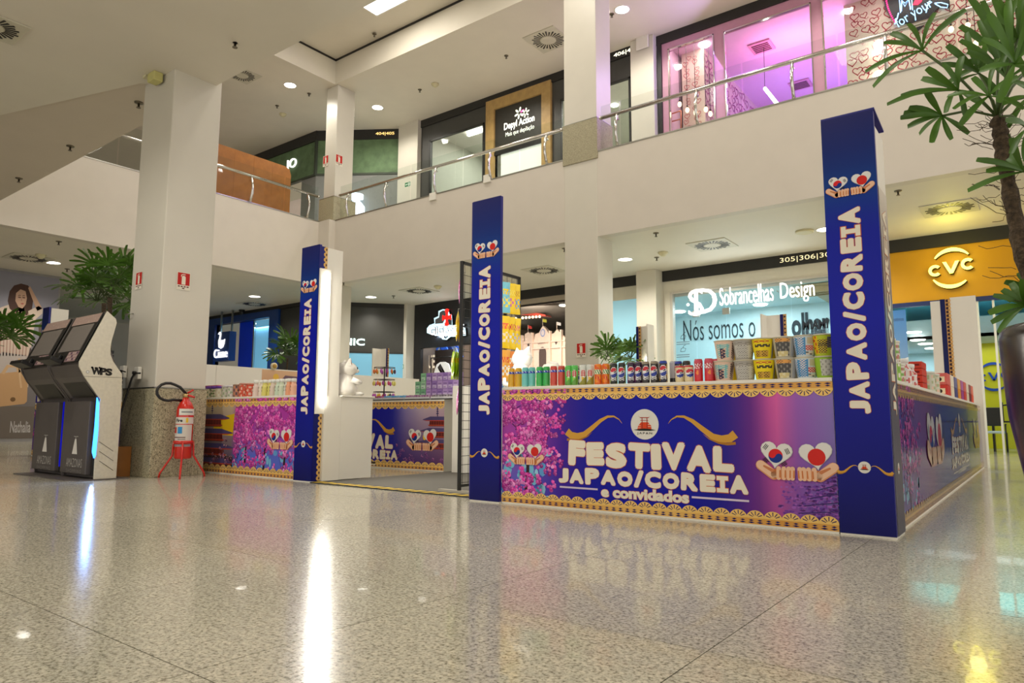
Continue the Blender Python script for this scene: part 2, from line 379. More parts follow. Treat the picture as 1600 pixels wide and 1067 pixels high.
MB().box(-14.82, -14.45, YU-.1, YU+.1, 7, 11.8).box(-12.45, -12.08, YU-.1, YU+.1, 7, 11.8).box(-14.45, -12.45, YU-.1, YU+.1, 11.43, 11.8).build('portal_frame', OAK, pt, .01)
MB().box(-14.45, -12.45, YU-.02, YU+.04, 9.86, 11.43).build('sign_panel', mat('sign_charcoal', (52, 51, 47), .5), pt)
MB().box(-14.45, -12.45, YU-.06, YU+.02, 9.76, 9.88).build('door_track', BLACK, pt)
MB().box(-14.2, -12.5, YU, YU+.03, 7, 9.76).build('frosted_glass', mat('frosted_glass', (222, 228, 218), .4, emit=.55, var=.05, scale=.6), pt)
LIT = attr_mat('lit_letters', .5, emit=1.6)
sg = Print((-14.45, YU-.03, 9.86)); T = lambda a, b: sg.uv(a, b)
sg.text('Depyl Action', *T(811, 192.5), 1.28, .32, (252, 252, 240), 1, .02); sg.text('Mais que depilação', *T(812, 205), 1.2, .2, (225, 228, 214), 1, .0)
def flower(p, c, r, n, col, c2=None):
    for k in range(n):
        t = 2*PI*k/n+.3; p.disc(c[0]+r*.62*math.cos(t), c[1]+r*.62*math.sin(t), r*.40, col if k or not c2 else c2, 1, 12, r*.17, t)
flower(sg, T(811.5, 176.5), .21, 6, (236, 240, 214), (236, 90, 160)); flower(sg, T(821, 176), .17, 6, (236, 240, 214))
sg.build('sign_lettering', LIT, pt)
lamp('salon_lamp', 'AREA', (-15.8, 20.6, 11.6), 85, (1, .97, .86), 2.4, 2.0); lamp('salon_lamp', 'AREA', (-10.6, 20.6, 11.6), 75, (1, .97, .86), 2.0, 2.0)
for q, (x, y) in enumerate([(-16.6, 20.3), (-15.6, 21.2), (-11.2, 20.6), (-9.8, 20.2)]):
    o = MB().lathe([(.13, 0), (.13, .03)], (x, y, 11.665), 18).build('ceiling_light', GLOW)
    lab(o, ['round ceiling light inside the salon behind its left window', 'round ceiling light deeper inside the salon behind its left window', 'round ceiling light inside the salon right of the oak portal', 'round ceiling light inside the salon beside the big upper pillar'][q], 'light')
struct(MB().box(-17.5, -15.75, 19.6, 19.7, 7.0, 9.75).box(-15.85, -15.75, 19.7, 23.9, 7.0, 9.75), 'wall_partition', mat('grey_partition', (92, 92, 88), .5))
tl = thing('track_light', 'black track light with two spots inside the salon window', 'light', (-15.2, 20.0, 11.55))
MB().box(-15.9, -14.6, 19.97, 20.03, 11.55, 11.6).box(-15.7, -15.66, 19.98, 20.02, 11.6, 11.7).box(-14.8, -14.76, 19.98, 20.02, 11.6, 11.7).build('track', BLACK, tl)
for x in (-15.6, -15.0): MB().lathe([(.06, 0), (.06, .22)], (x, 20, 11.25), 12).tube([(x, 20, 11.45), (x, 20, 11.58)], .015, 6).build('spot_head', BLACK, tl)
o = MB().box(-16.9, -15.4, 19.3, 19.42, 11.58, 11.66).build('linear_light', GLOW); lab(o, 'white linear tube light on the salon ceiling', 'light')
# number plaques on the black strip
for s_, a, yy, lb in (('406|407', (972, 83), YU-.05, 'small unit number 406 on the black strip beside the upper pillar'), ):
    p = Print((-9.8, yy-.01, 11.7)); p.text(s_, *p.uv(978, 81), .85, .16, (225, 220, 200), 1, .02); lab(p.build('unit_number', LIT), lb, 'number')

# hearts shop
PINK = mat('pink_frame', (206, 150, 176), .45, var=.03); PINKC = mat('pink_shop_ceiling', (236, 200, 226), .6, var=.02)
struct(front(-8.2, 8, YU, 7.0, 11.72, [(-8.0, -6.63, 7.0, 11.5), (-6.34, -4.05, 7.0, 11.45), (-3.8, 2.0, 7.0, 11.45)]), 'wall_hearts', PINK)
struct(MB().box(-8.32, -8.2, YU-.06, YU+.2, 7.0, 11.75), 'trim_5', DARKS)
window(3, -8.0, -6.63, YU, 7.0, 11.5, .03, CHROME); window(4, -6.34, -4.05, YU, 7.0, 11.45, .03, CHROME); window(5, -3.8, 2.0, YU, 7.0, 11.45, .03, CHROME, joints=(-1.9, 0.1))
shell(-8.2, 6, YU+.15, 25, 7.0, 11.9, PINKC, PINKC, None, '')
lamp('pink_lamp', 'AREA', (-4.6, 20.2, 11.0), 60, (1, .3, .62), 3, 1.2, aim=(-4.6, 20.4, 12)); lamp('violet_lamp', 'AREA', (-4.5, 22.6, 9.6), 130, (.50, .28, 1), 4, 2, aim=(-4.5, 23.0, 12))
lamp('shop_fill', 'AREA', (-1.2, 18.48, 11.86), 40, (1, .92, .86), 3.5, .3); lamp('shop_fill', 'AREA', (-7.2, 18.48, 11.86), 26, (1, .8, .8), 1, .3)
lamp('violet_wash', 'AREA', (-6.0, 17.6, 10.6), 70, (.55, .38, 1), 1.5, 1.5, aim=(-8.2, 15.0, 9.5))
def hearts(p, u0, u1, v0, v1, n, seed, col=(190, 50, 80)):
    rg = random.Random(seed); cells = int(math.sqrt(n*(u1-u0)/(v1-v0))) or 1; rows = max(1, int(n/cells))
    for i in range(cells):
        for j in range(rows):
            u = u0+(i+.5+rg.uniform(-.25, .25))*(u1-u0)/cells; v = v0+(j+.5+rg.uniform(-.25, .25))*(v1-v0)/rows
            s_ = min((u1-u0)/cells, (v1-v0)/rows)*rg.uniform(.36, .52)/17; a = rg.uniform(-.35, .35); pts = []
            for k in range(23):
                t = 2*PI*(k+.7)/23.8+.0; x = 16*math.sin(t)**3*s_; y = (13*math.cos(t)-5*math.cos(2*t)-2*math.cos(3*t)-math.cos(4*t))*s_
                pts.append((u+x*math.cos(a)-y*math.sin(a), v+x*math.sin(a)+y*math.cos(a)))
            p.ribbon(pts, s_*3.0, col, 1)
            if rg.random() < .6:                                        # the loose tail of the hand-drawn heart
                p.ribbon([pts[11], (pts[11][0]+s_*8, pts[11][1]-s_*5), (pts[11][0]+s_*15, pts[11][1]+s_*2)], s_*1.8, col, 1)
hw = struct(MB().box(-3.55, 3, 19.45, 19.55, 9.28, 11.9), 'wall_pattern', mat('cream_wallpaper', (238, 222, 204), .6, var=.02))
p = Print((-3.55, 19.445, 9.28)); hearts(p, .05, 6.4, .05, 2.6, 230, 3, (186, 44, 74)); p.build('heart_print', INKM, hw)
struct(MB().box(-3.55, 3, 19.0, 19.55, 8.55, 9.28), 'wall_pattern', PINKC)
hw2 = struct(MB().box(-8.1, -7.5, 19.2, 19.3, 7.0, 11.9).box(-7.5, -7.4, 19.2, 24.5, 7.0, 11.9), 'wall_pattern', MATS['cream_wallpaper'])
p = Print((-8.1, 19.195, 8)); hearts(p, .02, .6, 0, 3.8, 42, 5); p.build('heart_print', INKM, hw2)
p = Print((-7.39, 19.2, 8), (0, 1, 0)); hearts(p, .02, 5.2, 0, 3.8, 150, 6, (180, 90, 150)); p.build('heart_print', INKM, hw2)
# neon sign
ns = thing('neon_sign', 'black neon sign with lips and brush on the heart wallpaper', 'sign', (-1.7, 19.4, 10))
pts = [PY(x, y, 19.42) for x, y in ((1380, -18), (1383, 14), (1395, 32), (1402, 40), (1424, 36), (1434, 50), (1442, 42), (1452, 28), (1470, 10), (1484, 14), (1484, 3), (1470, -8), (1460, -30), (1400, -34))]
MB().slab(pts, (0, -1, 0), .05).build('sign_board', mat('sign_black', (20, 18, 26), .4), ns)
NEON = attr_mat('neon_tube', .4, emit=2.6)
p = Print((-3, 19.36, 10)); T = p.uv
def neon(pp, w=.03, col=(150, 200, 255)): p.ribbon([T(*q) for q in pp], w, col, 1)
neon([(1408, 18), (1409, 1), (1414, 10), (1420, -1), (1423, 15)]); neon([(1407, 20), (1405, -4), (1414, 5), (1424, -6), (1426, 16)], .02)
p.text('for your', *T(1428, 22), .86, .36, (150, 205, 255), 1, .0, rot=.36)
neon([(1398, 38), (1402, 28), (1404, 20)]); neon([(1447, 20), (1449, 8), (1456, 3)], .03); neon([(1460, 5), (1470, 4), (1481, 7), (1480, 12), (1470, 11), (1461, 6)], .025)
p.poly([T(*q) for q in ((1426, 8), (1431, -3), (1437, -1), (1443, -5), (1440, 3), (1434, 8))], (200, 20, 60), 1)
for k in range(16):
    t = k/15; q = (1384+t*t*14, -10+t*44); p.disc(*T(*q), .022, (235, 40, 120), 1, 8)
for k in range(7): p.disc(*T(1430+k*3, 42-k*1.9), .02, (150, 90, 200), 1, 8)
p.build('neon_tubes', NEON, ns)
# hanging bulbs in the narrow window, and three more over the counter
BULB = mat('warm_bulb', (255, 214, 170), .4, emit=4., var=0); CORD = mat('dark_cord', (40, 26, 30), .6, var=0)
for k, (x, y_) in enumerate([(1062, 163), (1074, 172), (1087, 176), (1103, 171), (1110, 178), (1120, 180), (1486, 46), (1512, 40), (1572, 47), (1525, 68)]):
    Y = 18.6 if k < 6 else 18.9; q = PY(x, y_, Y)
    b = thing('pendant_bulb', ('%s bare bulb on a long cord inside the hearts shop' % ['leftmost', 'second', 'third', 'fourth', 'fifth', 'rightmost'][k]) if k < 6 else ['bare bulb glowing left of the palm fronds by the heart wall', 'bare bulb glowing between upper palm fronds', 'bare bulb farthest right among the palm fronds', 'lowest bare bulb seen between the palm fronds'][k-6], 'bulb', q)
    MB().ball(q, .06, .06, .08, 10, 7).build('bulb', BULB, b); MB().tube([q+Vector((0, 0, .08)), (q.x, q.y, 11.85)], .008, 5).lathe([(.025, .06), (.025, .14)], q, 8).build('cord', CORD, b)
for k, (x, y_) in enumerate([(1101, 70), (1070, 102), (1328, 19), (1374, 71), (1373, 119)]):
    q = PZ(x, y_, 11.88) if k < 3 else PY(x, y_, 19.2)
    if k < 3: lab(MB().lathe([(.16, -.02), (.17, .01)], q, 18).build('ceiling_light', GLOW), ['square lit ceiling lamp high in the narrow pink window', 'bright ceiling lamp lower in the narrow pink window', 'round lamp on the pink ceiling beside the heart wall'][k], 'light')
    else: lab(MB().tube([q-Vector((0, .06, 0)), q+Vector((0, .06, 0))], .13, 16).build('wall_light', GLOW), ['round glowing lamp on the heart wallpaper left of the palm', 'small glow lamp at the foot of the heart wallpaper'][k-3], 'light')
for k, (x, y_) in enumerate([(1190, 73), (1251, 132)]):
    q = PZ(x, y_, 11.88); v = thing('air_grille', ['square pink air grille on the hearts shop ceiling, front one', 'square pink air grille on the hearts shop ceiling, rear one'][k], 'vent', q)
    MB().box(q.x-.32, q.x+.32, q.y-.32, q.y+.32, q.z-.03, q.z).build('grille_frame', PINK, v)
    f = MB()
    for i in range(5): f.box(q.x-.24, q.x+.24, q.y-.22+i*.1, q.y-.18+i*.1, q.z-.045, q.z-.03)
    s_ = f.build('grille_slats', mat('dark_slats', (70, 22, 50), .6), v); s_['kind'] = 'stuff'
b = thing('ceiling_beam_light', 'white lit beam hanging inside the violet window', 'light', PY(1200, 145, 20))
MB().tube([PY(1195, 138, 20.2), PY(1222, 172, 19.2)], .05, 6).build('light_bar', GLOW, b); MB().tube([PY(1195, 138, 20.2), PY(1193, 60, 20.2)], .008, 5).build('cord', CORD, b)
# beauty-shop furniture seen over the parapet: pink shelf with greenery
sh = thing('copper_shelf', 'copper coloured shelf frame behind the narrow pink window', 'shelf', PY(1060, 190, 18.5))
for a, b_ in (((1049, 205), (1049, 178)), ((1049, 178), (1064, 173)), ((1064, 173), (1064, 203)), ((1049, 190), (1064, 186))): 
    MB().tube([PY(*a, 18.5), PY(*b_, 18.5)], .02, 6).build('rail', mat('copper', (224, 150, 120), .3, .8), sh)

# ---------------------------------------------------------------- upper left: green cafe corner and the wooden booth
GREEN = mat('green_plaster', (98, 124, 88), .7, var=.22, scale=3.5)
GREY = mat('grey_panel', (128, 130, 126), .5, var=.04)
A, B = Vector((-22.0, 16.2)), Vector((-19.1, 18.1)); D = (B-A).normalized(); NN = Vector((D.y, -D.x))
def dslab(mb, a, b, z0, z1, t=.1, off=0.):                               # vertical slab on the diagonal shop wall, a..b metres along it
    P, Q = A+D*a+NN*off, A+D*b+NN*off; return mb.slab([(P.x, P.y, z0), (Q.x, Q.y, z0), (Q.x, Q.y, z1), (P.x, P.y, z1)], (-NN.x, -NN.y, 0), t)
LD = (B-A).length
struct(dslab(MB(), 0, LD, 10.25, 11.6).box(-30, -22.0, 16.2, 16.35, 10.25, 11.6), 'wall_green', GREEN)
struct(dslab(MB(), 0, LD, 11.6, 12.0, .1, .03).box(-30, -21.98, 16.14, 16.3, 11.6, 12.0), 'trim_6', DARKS)
struct(dslab(MB(), 0, LD, 10.17, 10.25, .1, .03).box(-30, -21.98, 16.15, 16.3, 10.17, 10.25).box(-22.04, -21.96, 16.12, 16.3, 10.2, 11.6), 'trim_7', mat('dark_green_metal', (58, 66, 54), .5))
struct(dslab(MB(), 0, LD, 7.0, 10.17).box(-22.9, -22.0, 16.2, 16.35, 7.0, 10.17), 'wall_grey', GREY)
p = Print((A.x+D.x*.0+NN.x*.05, A.y+NN.y*.05, 11.6), (D.x, D.y, 0)); p.text('404|405', LD-.75, .2, .75, .15, (214, 180, 110), 1, .02); lab(p.build('unit_number', LIT), 'small unit number 404|405 on the black strip over green wall', 'number')
sgn = MB(); text3d(sgn, 'IO', PY(457, 255.5, 16.19), (1, 0, 0), (0, 0, 1), .60, .38, .06, .0); lab(sgn.build('sign_letters', mat('white_lit_letter', (250, 250, 245), .5, emit=1.15, var=0)), 'white lit letters on the green upper shop wall', 'sign')
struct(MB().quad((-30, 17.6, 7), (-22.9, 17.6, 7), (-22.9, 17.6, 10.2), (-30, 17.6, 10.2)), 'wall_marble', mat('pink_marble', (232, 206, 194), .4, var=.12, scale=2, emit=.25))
o = MB().box(-24.2, -22.9, 17.2, 17.3, 8.35, 8.42).box(-24.0, -23.98, 17.24, 17.26, 8.42, 12.0).box(-23.1, -23.08, 17.24, 17.26, 8.42, 12.0).build('linear_light', GLOW); lab(o, 'white tube light inside the marble walled cafe', 'light')
vs_ = thing('vase_sign', 'white glowing vase shaped sign behind the upper railing', 'sign', PY(556, 340, 16.9))
q = PY(556, 335, 17.0)
MB().lathe([(.02, -.45), (.17, -.42), (.24, -.2), (.33, .1), (.33, .3), (.2, .47), (.13, .52), (.13, .6), (.26, .62), (.27, .78), (.02, .78)], q, 20).build('vase', mat('vase_glow', (225, 240, 255), .4, emit=2.2, var=0), vs_)
lamp('vase_glow_lamp', 'POINT', (q.x+.3, q.y-.6, q.z), 12, (.7, .85, 1), .2)
WOOD = mat('wood_laminate', (150, 94, 36), .4, var=.16, scale=5)
bt = thing('wooden_booth', 'honey coloured wooden booth wall behind the left upper railing', 'booth', (-20.5, 12, 7))
pts = [(-20.5, 10.5, 7.01), (-20.5, 14.05, 7.01), (-20.5, 14.05, 9.25), (-20.5, 13.98, 9.42), (-20.5, 13.8, 9.5), (-20.5, 10.5, 9.5)]
MB().slab(pts, (-1, 0, 0), .12).build('booth_wall', WOOD, bt)
for k in range(5): MB().box(-20.5, -20.494, 10.5+k*.70, 10.5+k*.70+.694, 7.01, 9.44).build('plank', WOOD, bt)

# ---------------------------------------------------------------- balustrades
RAILZ = 8.02
def balustrade(nm, label, a, b, posts, panes):
    a, b = Vector(a), Vector(b); d = (b-a).normalized(); nrm = Vector((d.y, -d.x, 0))
    t = thing('glass_balustrade', label, 'railing', ((a+b)/2))
    up_ = Vector((0, 0, 1))
    MB().tube([a+d*.05+up_*.8+nrm*.05, b-d*.05+up_*.8+nrm*.05], .046, 10).ball(a+d*.05+up_*.8+nrm*.05, .05).ball(b-d*.05+up_*.8+nrm*.05, .05).build('handrail', CHROME, t)
    L = (b-a).length; e = [0]+panes+[L]
    for x, y in zip(e, e[1:]):
        p0, p1 = a+d*(x+.02), a+d*(y-.02)
        MB().slab([p0, p1, p1+up_*1.12, p0+up_*1.12], nrm, .012).build('glass_pane', GLASS, t)
    for x in posts:
        c = a+d*x; P = [c+nrm*(.05+.10*math.sin(PI*k/8))+up_*(.8*k/8) for k in range(9)]
        o = MB().tube(P, .034, 8).box(c.x-.05, c.x+.05, c.y-.05, c.y+.05, c.z, c.z+.02).build('post', CHROME, t)
        MB().tube([c+nrm*.02+up_*.66, c+nrm*.12+up_*.66], .03, 8).build('glass_clamp', CHROME, o)
    return t
balustrade('l', 'glass balustrade with curved chrome posts along the left parapet', (XF, 5.0, ZF+.03), (XF, 13.9, ZF+.03), [1.4, 3.6, 6.4, 8.45], [2.6, 5.0, 7.6])
balustrade('m', 'middle glass balustrade with curved chrome posts before the salon', (-18.0, YF+.05, ZF+.03), (-9.2, YF+.05, ZF+.03), [.5, 2.3, 4.4, 6.45, 8.3], [1.4, 3.3, 5.4, 7.4])
balustrade('r', 'right glass balustrade with chrome posts before the hearts shop', (-8.15, YF+.05, ZF+.03), (5.0, YF+.05, ZF+.03), [.5, 2.5, 4.55, 6.25, 8.5, 10.5], [.55, 3.5, 5.4, 7.4, 9.5])
# ---------------------------------------------------------------- ground floor shop fronts
NAVY = mat('navy_frame', (30, 46, 104), .4, var=.04)
YEL = mat('amber_cladding', (214, 156, 0), .35, var=.03, scale=1.2)
HEAD = mat('cream_header', (222, 216, 200), .5, var=.02)
struct(MB().box(-14.5, 8, YS-.06, YS+.1, 4.82, ZC), 'trim_8', DARKS)
p = Print((-5.3, YS-.07, 4.82)); p.text('305|306|307|308', p.uv(1277, 394)[0], .15, 1.9, .165, (206, 192, 150), 1, -.004)
lab(p.build('unit_number', LIT), 'unit numbers 305 to 308 on black strip beside the blue tower', 'number')
# travel agency
struct(front(-3.6, 8, YS, 0, 4.82, [(-3.45, 6, 0, 3.55)]), 'wall_agency', YEL)
NF = MB().box(-3.5, 6, YS-.03, YS+.12, 3.46, 3.56).box(-3.5, -3.4, YS-.03, YS+.12, 0, 3.5).box(-1.46, -1.40, YS-.03, YS+.1, 0, 3.46)
wn = struct(NF, 'window_6', NAVY)
for a, b in ((-3.4, -2.44), (-2.42, -1.47), (-.68, .25), (.27, 1.4)): MB().box(a, b, YS+.02, YS+.032, .02, 3.46).build('glass_pane', GLASS, wn)
for x in (-1.0, -.70): MB().box(x-.022, x+.022, YS, YS+.05, 0, 3.5).build('door_post', mat('white_metal', (232, 232, 228), .3, var=0), wn)
CEILB = mat('agency_ceiling', (205, 222, 232), .6, var=.02); YWALL = mat('lime_wall', (212, 208, 20), .5, var=.02)
struct(MB().box(-3.6, 6, 25.3, 25.4, 0, 4).box(-3.7, -3.6, 19.05, 25.3, 0, 4).box(6, 6.1, 19.05, 25.3, 0, 4), 'wall_agency_back', mat('pale_blue_wall', (198, 226, 236), .5, var=.02))
struct(MB().box(-3.6, 6, 21.0, 25.3, 2.87, 2.95).box(-3.6, 6, 21.0, 21.1, 2.87, 3.38).box(-3.6, 6, 19.05, 25.3, 3.95, 4.05), 'ceiling', CEILB)
struct(MB().box(-2.1, .1, 23.0, 23.1, 0, 2.87), 'wall_lime', YWALL); struct(MB().box(.1, 6, 22.8, 23.1, 0, 2.87), 'wall_blue', mat('agency_blue', (30, 60, 110), .5))
lamp('teal_cove', 'AREA', (-1, 21.5, 3.5), 44, (.16, .92, .9), 5, .9, aim=(-1, 20, 3.95))
lamp('agency_lamp', 'AREA', (-.5, 22.2, 2.8), 22, (.9, .97, 1), 3.5, 1.2); lamp('agency_lamp', 'AREA', (-2.6, 24.2, 2.8), 30, (.8, .95, 1), 1.5, 1)
for k, (x, y_) in enumerate([(1434, 531), (1446, 537), (1456, 544), (1427, 519)]):
    q = PZ(x, y_, 2.865); lab(MB().lathe([(.17, -.015), (.18, .004)], q, 18).build('ceiling_light', GLOW), 'round ceiling light in the travel agency, %s of four' % ['second from the glass', 'third from the glass', 'farthest in', 'nearest the glass'][k], 'light')
def cvc(mb, pr, o, w, col=None, mi=0):
    pass
sg = thing('agency_sign', 'glowing yellow CVC letters between two arcs on amber fascia', 'sign', (-1.45, YS, 4.27))
SGM = mat('sign_yellow_glow', (255, 246, 110), .5, emit=2.4, var=0); SGB = mat('sign_brown', (64, 46, 10), .6, var=0)  # dark brown bodies behind the letters, set slightly down and right
def arc(mb, cx, cz, r, a0, a1, w0, y0, y1, n=16, sq=1.0):
    P = []; Q = []
    for k in range(n+1):
        t = k/n; a = a0+(a1-a0)*t; w_ = w0*(.35+.65*math.sin(PI*min(1, max(0, t))))/2
        P.append((cx+(r+w_)*math.cos(a), cz+(r+w_)*math.sin(a)*sq)); Q.append((cx+(r-w_)*math.cos(a), cz+(r-w_)*math.sin(a)*sq))
    for k in range(n):
        a_, b_, c_, d_ = P[k], P[k+1], Q[k+1], Q[k]
        mb.slab([(v[0], y0, v[1]) for v in (a_, b_, c_, d_)], (0, 1, 0), y1-y0)
def letters3(mb, y0, y1, cx, cz, s_):
    for dx, dz, kind in ((-.32, -.02, 'C'), (.0, .02, 'V'), (.33, .06, 'C')):
        if kind == 'C':
            P = []; n = 14
            for k in range(n+1):
                a = .75+(2*PI-1.5)*k/n; P.append(a)
            for k in range(n):
                q = [(cx+s_*(dx+.135*math.cos(a)*1.0), cz+s_*(dz+.135*math.sin(a))) for a in (P[k], P[k+1])]+[(cx+s_*(dx+.07*math.cos(a)), cz+s_*(dz+.07*math.sin(a))) for a in (P[k+1], P[k])]
                mb.slab([(v[0], y0, v[1]) for v in q], (0, 1, 0), y1-y0)
        else:
            for sx in (-1, 1):
                q = [(sx*.165, .14), (sx*.09, .14), (sx*-.035, -.14), (sx*.035, -.14)]
                mb.slab([(cx+s_*(dx+u), y0, cz+s_*(dz+v)) for u, v in q], (0, 1, 0), y1-y0)
for nm, m, y0, y1, g in (('sign_letters', SGM, YS-.12, YS-.10, 0), ('letter_returns', SGB, YS-.10, YS-.0, .012)):
    mb = MB(); letters3(mb, y0, y1, -1.45+g, 4.27-g, 1.0)
    for cx_, cz_, a0_, a1_ in ((-1.42, 4.29, .22, .80), (-1.46, 4.26, 1.18, 1.74)): ab = MB(); arc(ab, cx_+g, cz_-g, .42, PI*a0_, PI*a1_, .085, y0, y1); ab.build('sign_arc' if g == 0 else 'arc_return', m, sg)
    mb.build(nm, m, sg)
lamp('sign_glow', 'POINT', (-1.4, YS-.6, 4.4), 6, (1, .9, .3), .15); lamp('sign_glow', 'POINT', (-1.3, YS-1.4, 4.6), 16, (1, .86, .1), .3)
sg = thing('wall_logo', 'blue CVC logo on the lime wall inside the agency', 'logo', (-1.0, 23, 1.9))
q = PY(1553, 589, 22.98); mb = MB(); letters3(mb, 22.95, 22.99, q.x, q.z, .80); arc(mb, q.x, q.z+.02, .35, PI*.24, PI*.80, .07, 22.95, 22.99); arc(mb, q.x, q.z-.0, .35, PI*1.2, PI*1.76, .07, 22.95, 22.99)
mb.build('logo_letters', mat('logo_blue', (16, 70, 168), .5, var=0), sg)
# poster on the agency glass: a plain sky with pale towers, writing illegible in the photograph
ps = Print((-2.86, YS-.012, .9)); ps.grid(0, 0, .42, 2.5, 2, 6, lambda a, b: mix((190, 204, 226), (70, 128, 200), b), 0)
ps.rect(.05, .1, .34, .55, (150, 150, 190), 1); ps.poly([(0, .9), (.42, 1.15), (.42, 1.35), (0, 1.2)], (228, 236, 244), 1); ps.text('Destinos', .22, 2.28, .3, .09, (40, 50, 90), 1, .0)
lab(ps.build('sky_poster', INKM), 'tall blue sky poster on agency glass right of the big tower', 'poster')
# office chair and desk inside
q = PY(1552, 660, 20.6)
dk = thing('office_desk', 'dark desk with monitor arm behind the agency glass', 'desk', (-.5, 20.9, 0)); MB().box(-1.0, .6, 20.7, 21.3, .70, .74).box(-.98, -.94, 20.75, 21.25, 0, .7).box(.5, .54, 20.75, 21.25, 0, .7).build('desk_frame', BLACK, dk)
MB().tube([(-.75, 21, .74), (-.75, 21, 1.2)], .02, 8).tube([(-.75, 21, 1.12), (-.55, 20.95, 1.15), (-.42, 20.95, 1.2)], .018, 8).box(-.55, -.2, 20.92, 20.95, 1.05, 1.32).build('monitor_arm', BLACK, dk)
ch = thing('office_chair', 'black mesh office chair with pale seat behind agency glass', 'chair', (q.x, 20.4, 0)); X = q.x
MB().box(X-.24, X+.24, 20.2, 20.65, .44, .50).build('seat', mat('pale_seat', (190, 210, 215), .6), ch, .02)
MB().box(X-.22, X+.22, 20.14, 20.18, .62, 1.06).build('backrest', BLACK, ch, .02)
for sx in (-1, 1): MB().tube([(X+sx*.25, 20.2, 0), (X+sx*.25, 20.2, .66), (X+sx*.25, 20.55, .66)], .016, 8).tube([(X+sx*.25, 20.62, 0), (X+sx*.25, 20.62, .46)], .016, 8).build('leg', BLACK, ch)

# eyebrow salon
struct(front(-8.75, -3.6, YS, 0, 4.82, [(-8.45, -3.75, 0, 4.45)]), 'wall_brow_shop', HEAD)
wn = struct(MB().box(-8.5, -8.42, YS-.04, YS+.14, 0, 4.47).box(-8.5, -3.75, YS-.02, YS+.14, 4.42, 4.48), 'window_7', mat('light_frame', (205, 198, 186), .4, var=0))
for a, b, z0, z1 in ((-8.41, -7.74, 0, 3.74), (-7.72, -6.86, 0, 3.74), (-6.84, -5.1, 0, 4.42), (-5.08, -3.76, 0, 4.42), (-8.41, -6.86, 3.76, 4.42)): MB().box(a, b, YS+.03, YS+.042, z0+.01, z1-.005).build('glass_pane', GLASS, wn)
for x in (-7.73, -6.85): MB().box(x-.1, x+.1, YS-.0, YS+.07, 3.68, 3.86).build('glass_clamp', STEEL, wn)
BW = mat('pale_aqua_wall', (204, 232, 240), .5, var=.02)
shell(-10.72, -3.65, YS+.15, 22.5, 0.0, 4.35, BW, BW, None, '')
struct(MB().box(-4.9, -3.65, 19.2, 22.4, 4.28, 4.33).box(-5.2, -3.66, 19.3, 19.36, 4.12, 4.28).box(-5.2, -3.66, 19.6, 19.66, 4.12, 4.28).box(-5.2, -3.66, 19.9, 19.96, 4.12, 4.28), 'trim_9', mat('tan_baffle', (186, 172, 140), .5))
lamp('brow_lamp', 'AREA', (-6.4, 20.8, 4.3), 105, (.80, .93, 1), 3.4, 2)
lamp('brow_lamp', 'AREA', (-8.0, 20.6, 4.2), 40, (.75, .93, 1), 1.5, 1.5)
for k, (x, y_) in enumerate([(1061, 487), (1147, 490), (1188, 476)]):
    lab(MB().lathe([(.2, -.02), (.21, .004)], PZ(x, y_, 4.34), 18).build('ceiling_light', GLOW), 'round light on the brow shop ceiling, %s' % ['below the big S', 'below the name', 'right under the word Design'][k], 'light')
struct(MB().box(-10.6, -3.7, 22.2, 22.4, 0, 1.75), 'wall_counter', mat('grey_aqua', (150, 186, 196), .5, var=.02))
bw = Print((-8.6, 22.47, 0)); T = bw.uv
NEAR = (44, 58, 66)
bw.text('Nós somos o', *T(1122, 513), 2.46, .72, NEAR, 1, -.006); bw.text('seu', *T(1212, 508), .55, .45, NEAR, 1, .02); bw.text('olhar', *T(1266, 506), 1.12, .75, NEAR, 1, .035)
lab(bw.build('wall_lettering', INKM), 'dark slogan lettering on the aqua back wall of the brow shop', 'lettering')
gl = Print((-8.4, YS+.025, 0)); T = gl.uv
gl.text('MIAMI', *T(1274, 507), .62, .24, (30, 34, 44), 1, .03); gl.text('Fort Lauderdale', *T(1275, 516), .62, .16, (90, 110, 130), 1); gl.text('El Salvador', *T(1275, 526), .62, .18, (40, 46, 60), 1)
lab(gl.build('glass_lettering', INKM), 'dark destination names on glass beside the blue tower', 'lettering')
ic = Print((-8.4, YS+.025, 0)); T = ic.uv
for cx, cy in ((1067, 526), (1067, 546)):
    u, v = T(cx, cy); ic.ribbon([(u-.07, v-.06), (u+.06, v-.06), (u+.09, v+.02), (u+.02, v+.05), (u-.05, v+.03), (u-.07, v-.06)], .014, NEAR, 1); ic.ribbon([(u, v+.05), (u+.03, v+.11), (u+.09, v+.13)], .014, NEAR, 1)
    for q in range(2): ic.rect(u-.2, v-.17-q*.06, u+.2, v-.145-q*.06, (120, 140, 150), 1)
lab(ic.build('glass_icons', INKM), 'small line icons on the brow shop glass door', 'icons')
sg = thing('shop_name_sign', 'white lit Sobrancelhas Design sign with SD monogram on glass', 'sign', (-6.5, YS-.1, 4.2))
WL = mat('white_lit_letter', (250, 250, 245)); mb = MB(); a = PY(1127, 463, YS-.1); b = PY(1270, 450, YS-.1)
text3d(mb, 'Sobrancelhas', PY(1166, 461.7, YS-.1)+Vector((0, 0, .03)), (1, 0, 0), (0, 0, 1), 1.47, .50, .06, -.006); text3d(mb, 'Design', PY(1246, 456, YS-.1), (1, 0, 0), (0, 0, 1), .86, .56, .06, -.004)
mb.build('sign_letters', WL, sg)
mb = MB(); text3d(mb, 'D', PY(1104, 470, YS-.1)+Vector((-.02, 0, 0)), (1, 0, 0), (0, 0, 1), .66, .72, .06, .0); text3d(mb, 'S', PY(1088, 473, YS-.1), (1, 0, 0), (0, 0, 1), .44, .76, .07, -.01)
mb.ball(PY(1075, 476, YS-.1), .045).build('monogram', WL, sg)
